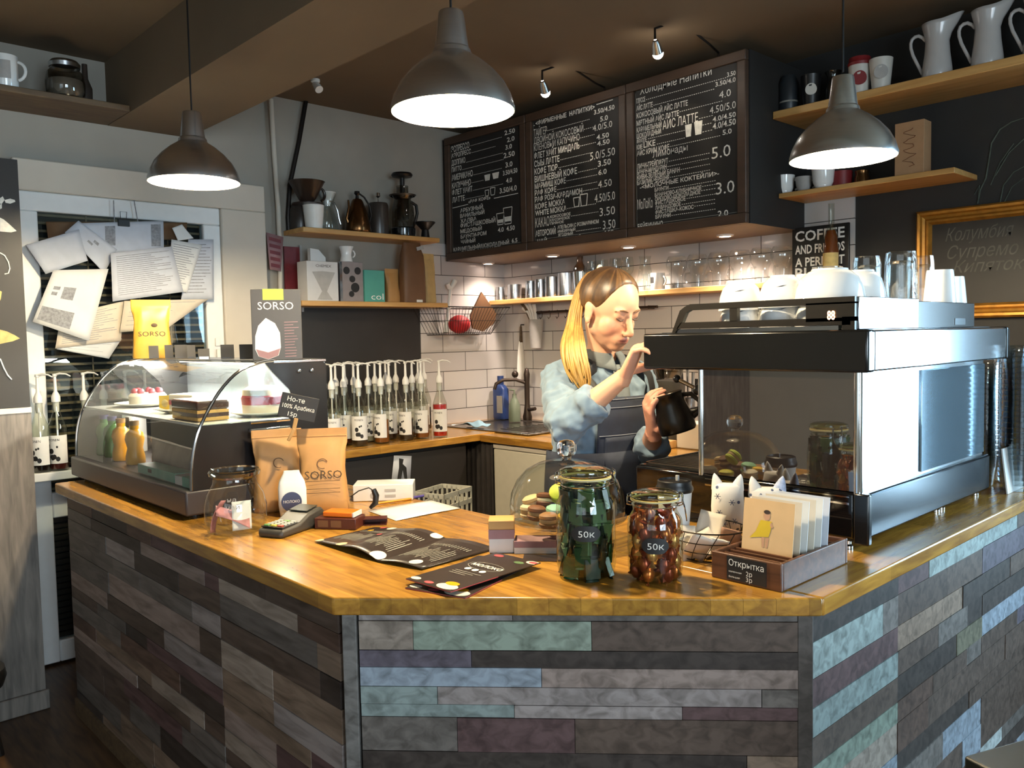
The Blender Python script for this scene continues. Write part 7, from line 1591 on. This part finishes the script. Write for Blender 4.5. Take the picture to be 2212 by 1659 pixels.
# hands
def hand(w, d, n, side, curls, thumb, sc=1.05, spread=.10):
    """w wrist, d direction of the fingers, n normal pointing out of the palm, side +1 thumb on the +(d x n) side"""
    d = Vector(d).normalized(); n = Vector(n); n = (n-d*n.dot(d)).normalized(); x = d.cross(n)*side
    w = Vector(w); L = lambda a, b, c: w+(x*a+d*b+n*c)*sc
    mb.loft([[tuple(L(math.cos(k)*wd, y, math.sin(k)*th+of)) for k in [2*PI*i/16 for i in range(16)]] for y, wd, th, of in ((-.025,.026,.022,0),(0,.027,.020,0),(.03,.036,.017,.0),(.06,.041,.0155,0),(.085,.041,.014,-.001),(.094,.037,.010,-.002))])
    for i, (off, ln, r) in enumerate(((.030,.072,.0092),(.010,.080,.0094),(-.011,.074,.0090),(-.030,.058,.0082))):
        a0 = L(off, .082, -.001); sp = spread*(off/.03); dd = (d+x*sp).normalized(); P = [L(off*.95,.06,0), a0]; p = a0; ang = 0
        for k, fr in enumerate((.44,.31,.25)):
            ang += curls[i][k]; v = dd*math.cos(ang)+n*math.sin(ang); p = p+v*(ln*fr*sc); P.append(p)
        mb.tube(P, [r*1.05*sc, r*1.05*sc, r*sc, r*.92*sc, r*.72*sc], 10); mb.sph(P[-1], r*.72*sc, 10, 8)
    b0 = L(.026,.018,.006); tv = (x*thumb[0]+d*thumb[1]+n*thumb[2]).normalized(); t2 = (x*thumb[3]+d*thumb[4]+n*thumb[5]).normalized()
    P = [b0, b0+tv*.042*sc, b0+tv*.042*sc+t2*.034*sc, b0+tv*.042*sc+t2*.058*sc]
    mb.tube(P, [.0155*sc,.0125*sc,.0108*sc,.0085*sc], 10); mb.sph(P[-1], .0085*sc, 10, 8)
KN = PD(1378, 752, 2.345)
dR = (KN-RW).normalized()
nR = (Vector((1,0,0))*.75+Vector((0,0,-.55))+Vector((0,.35,0)))
hand(RW, dR, nR, 1 if dR.cross(nR).dot(CR) > 0 else -1, [(.55,.55,.35),(.65,.55,.35),(.75,.55,.35),(.8,.6,.4)], (.55,.45,.65,.25,.6,.75))
KL = PD(1398, 868, 2.52)
dL = (KL-LW).normalized(); nL = CR*.95+_f*.15
hand(LW, dL, nL, 1 if dL.cross(nL).dot(-_f) > 0 else -1, [(.35,.55,.45),(.4,.6,.5),(.45,.6,.5),(.5,.65,.5)], (.45,.55,.6,.1,.85,.55))
for k in range(len(mb.v)): mb.v[k] = tuple(Vector(mb.v[k])-PB)
tmp = mb.build('tmp_body', 'grey_paint')
r_ = tmp.modifiers.new('r','REMESH'); r_.mode = 'VOXEL'; r_.voxel_size = 0.0032; r_.use_smooth_shade = True
s_ = tmp.modifiers.new('s','SMOOTH'); s_.factor = .5; s_.iterations = 6
dg = bpy.context.evaluated_depsgraph_get(); me = bpy.data.meshes.new_from_object(tmp.evaluated_get(dg)); bpy.data.objects.remove(tmp)
me.name = 'person'
HI = HM.inverted(); bmh = bmesh.new(); bmh.from_mesh(me); sel = []
for v in bmh.verts:
    p = HI @ (v.co+PB)
    if p.length < .17 and p.x < .094 and abs(p.y) < .071 and not (p.x > .079 and abs(p.y) < .026 and -.086 < p.z < -.055): sel.append(v)
for _ in range(14): bmesh.ops.smooth_vert(bmh, verts=sel, factor=.5, use_axis_x=True, use_axis_y=True, use_axis_z=True)
bmh.to_mesh(me); bmh.free(); at = me.color_attributes.new('Col','FLOAT_COLOR','POINT')
skin = Vector(H('#e2ac8a')[:3]); lip = Vector(H('#bd7a6c')[:3]); blush = Vector(H('#d98d72')[:3]); pink = Vector(H('#d99482')[:3]); lid = Vector(H('#b98468')[:3]); jean = Vector(H('#23262e')[:3])
cols = []
def ss(a, b, x): x = max(0, min(1, (x-a)/(b-a))); return x*x*(3-2*x)
for v in me.vertices:
    p = HI @ (v.co+PB); c = skin.copy()
    if p.length < .2:
        k = 1-ss(.7,1.1,Vector(((p.x-.089)/.016, p.y/.0225, (p.z+.071)/.0115)).length); c = c.lerp(lip, .85*k)
        for s in (-1,1):
            k = 1-ss(.3,1,(p-Vector((.062,s*.042,-.038))).length/.036); c = c.lerp(blush, .5*k)
            k = 1-ss(.4,1,Vector(((p.x-.08)/.02,(p.y-s*.031)/.019,(p.z-.006)/.010)).length); c = c.lerp(lid, .5*k)
        k = 1-ss(.3,1,(p-Vector((.112,0,-.044))).length/.02); c = c.lerp(blush,.3*k)
    else:
        w = v.co+PB
        if (w-RW).length < .2 and (w-RW).dot(dR) > 0: c = c.lerp(pink,.35)
        if (w-LW).length < .2 and (w-LW).dot(dL) > -.02: c = c.lerp(pink,.6)
        if w.z < PV.z-.02 and (w-LE_).length > .12: c = jean
    cols += [c.x,c.y,c.z,1]
at.data.foreach_set('color', cols)
m, nt, bs = _base('skin'); a_ = nt.nodes.new('ShaderNodeAttribute'); a_.attribute_name='Col'; nt.links.new(a_.outputs['Color'], bs.inputs['Base Color']); bs.inputs['Roughness'].default_value=.48; bs.inputs['Subsurface Weight'].default_value=.15; bs.inputs['Subsurface Radius'].default_value=(.012,.005,.003); bs.inputs['Subsurface Scale'].default_value=.6
me.materials.clear(); me.materials.append(M['skin']); me.polygons.foreach_set('use_smooth',[True]*len(me.polygons))
bar = bpy.data.objects.new('person', me); COL.objects.link(bar); bar.location = PB
tag(bar, 'person in denim shirt and dark apron with long ponytail, holding a jug behind the bar', 'person')
def kid(mb_, name, mats_, **k):
    for i in range(len(mb_.v)): mb_.v[i] = tuple(Vector(mb_.v[i])-PB)
    return mb_.build(name, mats_, bar, **k)
# brows, lashes
mat('brow_hair','#7a583c',.8); mat('lash','#4a342a',.7)
for s in (-1,1):
    b = MB(); b.tube([HM@Vector(p) for p in ((.0900,s*.012,.0185),(.0905,s*.022,.0228),(.0880,s*.033,.0240),(.0815,s*.043,.0215),(.073,s*.051,.0165))],[.0020,.0030,.0030,.0026,.0012],8,flat=1.0); kid(b,'eyebrow','brow_hair')
    b = MB(); b.tube([HM@Vector(p) for p in ((.0825,s*.017,-.004),(.0888,s*.026,-.0070),(.0880,s*.035,-.0068),(.080,s*.0455,-.002))],[.0012,.0024,.0026,.0014],6); kid(b,'eyelashes','lash')
b = MB(); b.tube([HM@Vector(p) for p in ((.086,-.021,-.0708),(.0928,-.010,-.0704),(.0940,0,-.0712),(.0928,.010,-.0704),(.086,.021,-.0708))],.0008,6); kid(b,'mouth_line','lip_dark' if 'lip_dark' in M else mat('lip_dark','#7d3f3a',.6))
# hair: combed back cap and ponytail
painted('hair',.42,(1,1,.06),.35,.5)
def hline(a):
    a = abs((a+PI) % (2*PI)-PI); K = [(0,46),(.35,44),(.65,35),(.9,18),(1.1,-3),(1.28,-15),(1.6,-12),(1.8,-24),(2.1,-45),(2.6,-56),(PI,-56)]
    for (x0,y0),(x1,y1) in zip(K,K[1:]):
        if a <= x1: return math.radians(y0+(y1-y0)*(a-x0)/(x1-x0))
    return math.radians(-40)
b = MB(); na, ne = 72, 18; root = Vector((-.085,0,.075)); rh = random.Random(4)
stri = [rh.uniform(-.0012,.0012) for _ in range(na+1)]
def hp(i, j):
    a = 2*PI*i/na; e = PI/2+(hline(a)-PI/2)*(j/ne); r = 1+(.02+stri[i % na]*9)*math.sin(PI*min(1,j/ne*1.0))-(.07 if j == ne else .028 if j == ne-1 else .008 if j == ne-2 else 0)
    return Vector((-.010,0,.031))+Vector((math.cos(e)*math.cos(a)*.1015, math.cos(e)*math.sin(a)*.0795, math.sin(e)*.0905))*r
b.v = [tuple(HM@hp(i,j)) for j in range(ne+1) for i in range(na)]
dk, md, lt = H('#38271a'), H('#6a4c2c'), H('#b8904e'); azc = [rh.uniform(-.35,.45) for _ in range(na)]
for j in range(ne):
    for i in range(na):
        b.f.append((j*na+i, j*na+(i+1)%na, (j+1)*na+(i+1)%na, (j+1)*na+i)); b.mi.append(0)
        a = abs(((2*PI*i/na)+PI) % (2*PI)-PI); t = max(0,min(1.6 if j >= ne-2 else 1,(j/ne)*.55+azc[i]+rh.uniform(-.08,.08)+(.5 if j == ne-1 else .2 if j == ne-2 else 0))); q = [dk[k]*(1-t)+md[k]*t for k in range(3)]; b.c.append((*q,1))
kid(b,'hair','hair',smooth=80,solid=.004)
def lerp3(a, c, t): return tuple(a[k]*(1-t)+c[k]*t for k in range(3))
PT = [(1297,586,2.70,.013),(1278,592,2.70,.017),(1258,622,2.69,.018),(1246,662,2.67,.019),(1240,705,2.645,.024),(1238,745,2.60,.036),(1246,790,2.57,.040),(1256,826,2.56,.028),(1262,850,2.555,.009)]
pts = [PD(a,c,d) for a,c,d,r in PT]
def spl(P, n):
    out = []
    for i in range(len(P)-1):
        for j in range(n):
            t = j/n; p0,p1,p2,p3 = P[max(i-1,0)],P[i],P[i+1],P[min(i+2,len(P)-1)]
            out.append(0.5*((2*p1)+(p2-p0)*t+(2*p0-5*p1+4*p2-p3)*t*t+(3*p1-p0-3*p2+p3)*t*t*t))
    return out+[P[-1]]
rad = spl([Vector((r,0,0)) for *_,r in PT],5); path = spl(pts,5); b = MB(); rg = random.Random(6); N = len(path)
for s in range(150):
    u, v = rg.uniform(-1,1), rg.uniform(-1,1)
    if u*u+v*v > 1: continue
    sh = rg.uniform(.72,1.0); P = []; Rr = []
    for i in range(int(N*sh)):
        k = rad[i].x; wob = .004*math.sin(i*.35+s)*(i/N)
        P.append(path[i]+CR*(u*k*.95+wob)+_f*(v*k*.5)+CU*0); t = i/(N*sh); Rr.append(max(.0012,(k*.17+.001)*(1-.75*max(0,(t-.6)/.4))))
    ph = rg.uniform(-.12,.12); st = len(b.f); b.tube(P,Rr,5)
    for fi in range(st,len(b.f)):
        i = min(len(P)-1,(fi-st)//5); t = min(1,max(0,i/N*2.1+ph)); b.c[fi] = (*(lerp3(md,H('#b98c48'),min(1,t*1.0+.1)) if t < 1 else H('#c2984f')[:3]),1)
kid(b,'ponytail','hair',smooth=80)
b = MB(); b.tube([PD(1296,585,2.70)+CR*(.014*math.cos(a))*.6+CU*(.016*math.sin(a))+_f*(.012*math.cos(a)) for a in [2*PI*i/20 for i in range(20)]],.0045,8,closed=True); mat('hair_tie','#d9cfae',.7); kid(b,'hair_tie','hair_tie')
# denim shirt
mat('denim_light','#74899b',.85,var=.12,scale=18,sheen=.2); mat('denim_dark','#232a3a',.8,var=.15,scale=30); mat('denim_grey','#6f7678',.85,var=.08,scale=30); mat('stitch','#8b8f98',.8); mat('strap_dark','#1d1c1e',.6)
b = MB(); up = lambda h: C0+Vector((0,0,h))
b.loft([ring(up(-.46)-T*.02,.168,.115,32), ring(up(-.36)-T*.015,.168,.118,32), ring(up(-.25)-T*.01,.158,.112,32), ring(up(-.13),.166,.122,32), ring(up(-.05),.178,.112,32), ring(up(0),.170,.098,32), ring(up(.03),.125,.082,32), ring(up(.052),.074,.066,32)])
for S_, E_, W_, ln in ((RS,RE,RW,.40),(LS,LE_,LW,.50)):
    c = E_.lerp(W_,ln); P = [S_+(C0-S_)*.35, S_, S_.lerp(E_,.3), S_.lerp(E_,.62), S_.lerp(E_,.88), E_+(E_-(S_+c)/2)*.06, E_.lerp(c,.45), c]
    b.tube(P,[.066,.066,.062,.060,.060,.059,.056,.053],20)
    dd = (W_-E_).normalized(); b.tube([c-dd*.012, c-dd*.006, c+dd*.028, c+dd*.036],[.052,.059,.058,.051],20)
for i in range(len(b.v)): b.v[i] = tuple(Vector(b.v[i])-PB)
tmp = b.build('tmp_shirt','denim_light'); r_ = tmp.modifiers.new('r','REMESH'); r_.mode='VOXEL'; r_.voxel_size=.006; r_.use_smooth_shade=True
s_ = tmp.modifiers.new('s','SMOOTH'); s_.factor=.5; s_.iterations=3
tx = bpy.data.textures.new('folds','CLOUDS'); tx.noise_scale=.042; tx.noise_depth=1
d_ = tmp.modifiers.new('d','DISPLACE'); d_.texture=tx; d_.strength=.026; d_.mid_level=.5; d_.texture_coords='LOCAL'
dg = bpy.context.evaluated_depsgraph_get(); me = bpy.data.meshes.new_from_object(tmp.evaluated_get(dg)); bpy.data.objects.remove(tmp); me.name='shirt'
me.materials.clear(); me.materials.append(M['denim_light']); me.polygons.foreach_set('use_smooth',[True]*len(me.polygons))
o = bpy.data.objects.new('shirt',me); COL.objects.link(o); o.parent=bar
# collar
for s in (-1,1):
    b = MB()
    def cf(u, t):
        a = PI/2+s*(.12+u*1.9); r0a, r0b = .060,.054; k = t
        base = up(.075)+T*.012+TL*(math.cos(a)*r0a)+T*(math.sin(a)*r0b)
        out = TL*(math.cos(a)*(.018+.03*(1-u)))+T*(math.sin(a)*(.014+.030*(1-u)))+Vector((0,0,-.036-.030*(1-u)**2))
        return tuple(base+out*k+Vector((0,0,.010*math.sin(PI*k))))
    b.grid(cf,14,5); kid(b,'collar','denim_grey',solid=.004,smooth=70)
b = MB(); b.loft([ring(up(.045)+T*.008,.066,.06,24), ring(up(.082)+T*.012,.058,.052,24)],cap=False); kid(b,'collar_band','denim_grey',solid=.003)
# button placket
b = MB()
def front(h, a, off):
    K = [(-.46,.168,.115,-.02),(-.36,.168,.118,-.015),(-.25,.158,.112,-.01),(-.13,.166,.122,0),(-.05,.178,.112,0),(0,.170,.098,0),(.03,.125,.082,0),(.052,.074,.066,0)]
    for (h0,a0,b0,o0),(h1,a1,b1,o1) in zip(K,K[1:]):
        if h <= h1 or h1 == .052:
            t = max(-3.0,(h-h0)/(h1-h0)); A=a0+(a1-a0)*t; B=b0+(b1-b0)*t; O=o0+(o1-o0)*t; break
    if h < -.46: A, B, O = .168+.03*(-.46-h), .115+.03*(-.46-h), -.02
    e = .8
    return up(h)+T*O+TL*(math.copysign(abs(math.cos(a))**e,math.cos(a))*(A+off))+T*(math.copysign(abs(math.sin(a))**e,math.sin(a))*(B+off))
b.grid(lambda u,t: tuple(front(.03-.15*t, PI/2-.09+.18*u, .012)),4,10); kid(b,'placket','denim_grey',solid=.002)
for k in range(3): b = MB(); b.sph(front(.012-.045*k,PI/2,.017),.0055,10,6); kid(b,'button','strap_dark')
# apron
b = MB(); b.grid(lambda u,t: tuple(front(-.072-.33*t,PI/2-.92+1.44*u,.018+.003*math.sin(u*9)*t)),30,18); kid(b,'apron_bib','denim_dark',solid=.004,smooth=70)
b = MB(); b.grid(lambda u,t: tuple(front(-.25-.50*t,PI/2-1.9+3.8*u,.022+.012*math.sin(u*17)*t)),48,12); kid(b,'apron_skirt','denim_dark',solid=.004,smooth=70)
for h in (-.079,-.105,-.195): 
    b = MB(); b.tube([front(h,PI/2-.9+1.38*i/24,.0225) for i in range(25)],.0011,5); kid(b,'stitching','stitch')
b = MB(); b.grid(lambda u,t: tuple(front(-.20-.10*t,PI/2-.45+.8*u,.0225)),10,6); kid(b,'chest_pocket','denim_dark',solid=.002)
for s in (-1,1):
    P = [front(-.078,PI/2+s*(.46 if s > 0 else .80),.021), front(-.04,PI/2+s*(.5 if s > 0 else .72),.022), front(0,PI/2+s*.66,.022), front(.03,PI/2+s*.55,.018), up(.052)+TL*(-s*.085), up(.02)+TL*(-s*.09)-T*.085]
    P = spl(P,4); b = MB(); b.tube(P,.016,8,flat=.18); kid(b,'apron_strap','strap_dark')
# milk jug in the left hand
j0 = PD(1466,932,2.50); j1 = PD(1441,850,2.50); ax = (j1-j0); hj = ax.length; q = ax.normalized().to_track_quat('Z','Y')
t = thing('milk_jug','dark steel milk jug held by the barista under the machine','jug',tuple(j0),rot=q.to_euler()); mat('jug_dark','#3b3733',.32,.85,var=.08)
rr = .055
b = MB(); rings=[]
for z,r,lp in ((0,rr*.94,0),(.006,rr,0),(hj*.35,rr*.98,0),(hj*.7,rr*.82,0),(hj*.92,rr*.78,.004),(hj,rr*.82,.016)):
    rings.append([((r+lp*max(0,math.cos(2*PI*i/32-.3))**4)*math.cos(2*PI*i/32),(r)*math.sin(2*PI*i/32),z) for i in range(32)])
b.loft(rings,cap=False); b.add([rings[0][i] for i in range(32)],[tuple(range(31,-1,-1))]); b.build('body','jug_dark',t,smooth=60,solid=.0025)
hx = (q.inverted() @ CR); ang = math.atan2(hx.y,hx.x); X = Matrix.Rotation(ang,4,'Z')
MB().tube([(rr*.8,0,hj*.86),(rr*1.25,0,hj*.82),(rr*1.6,0,hj*.58),(rr*1.45,0,hj*.34),(rr*.96,0,hj*.24)],.0075,8,xf=X).build('handle','jug_dark',t)
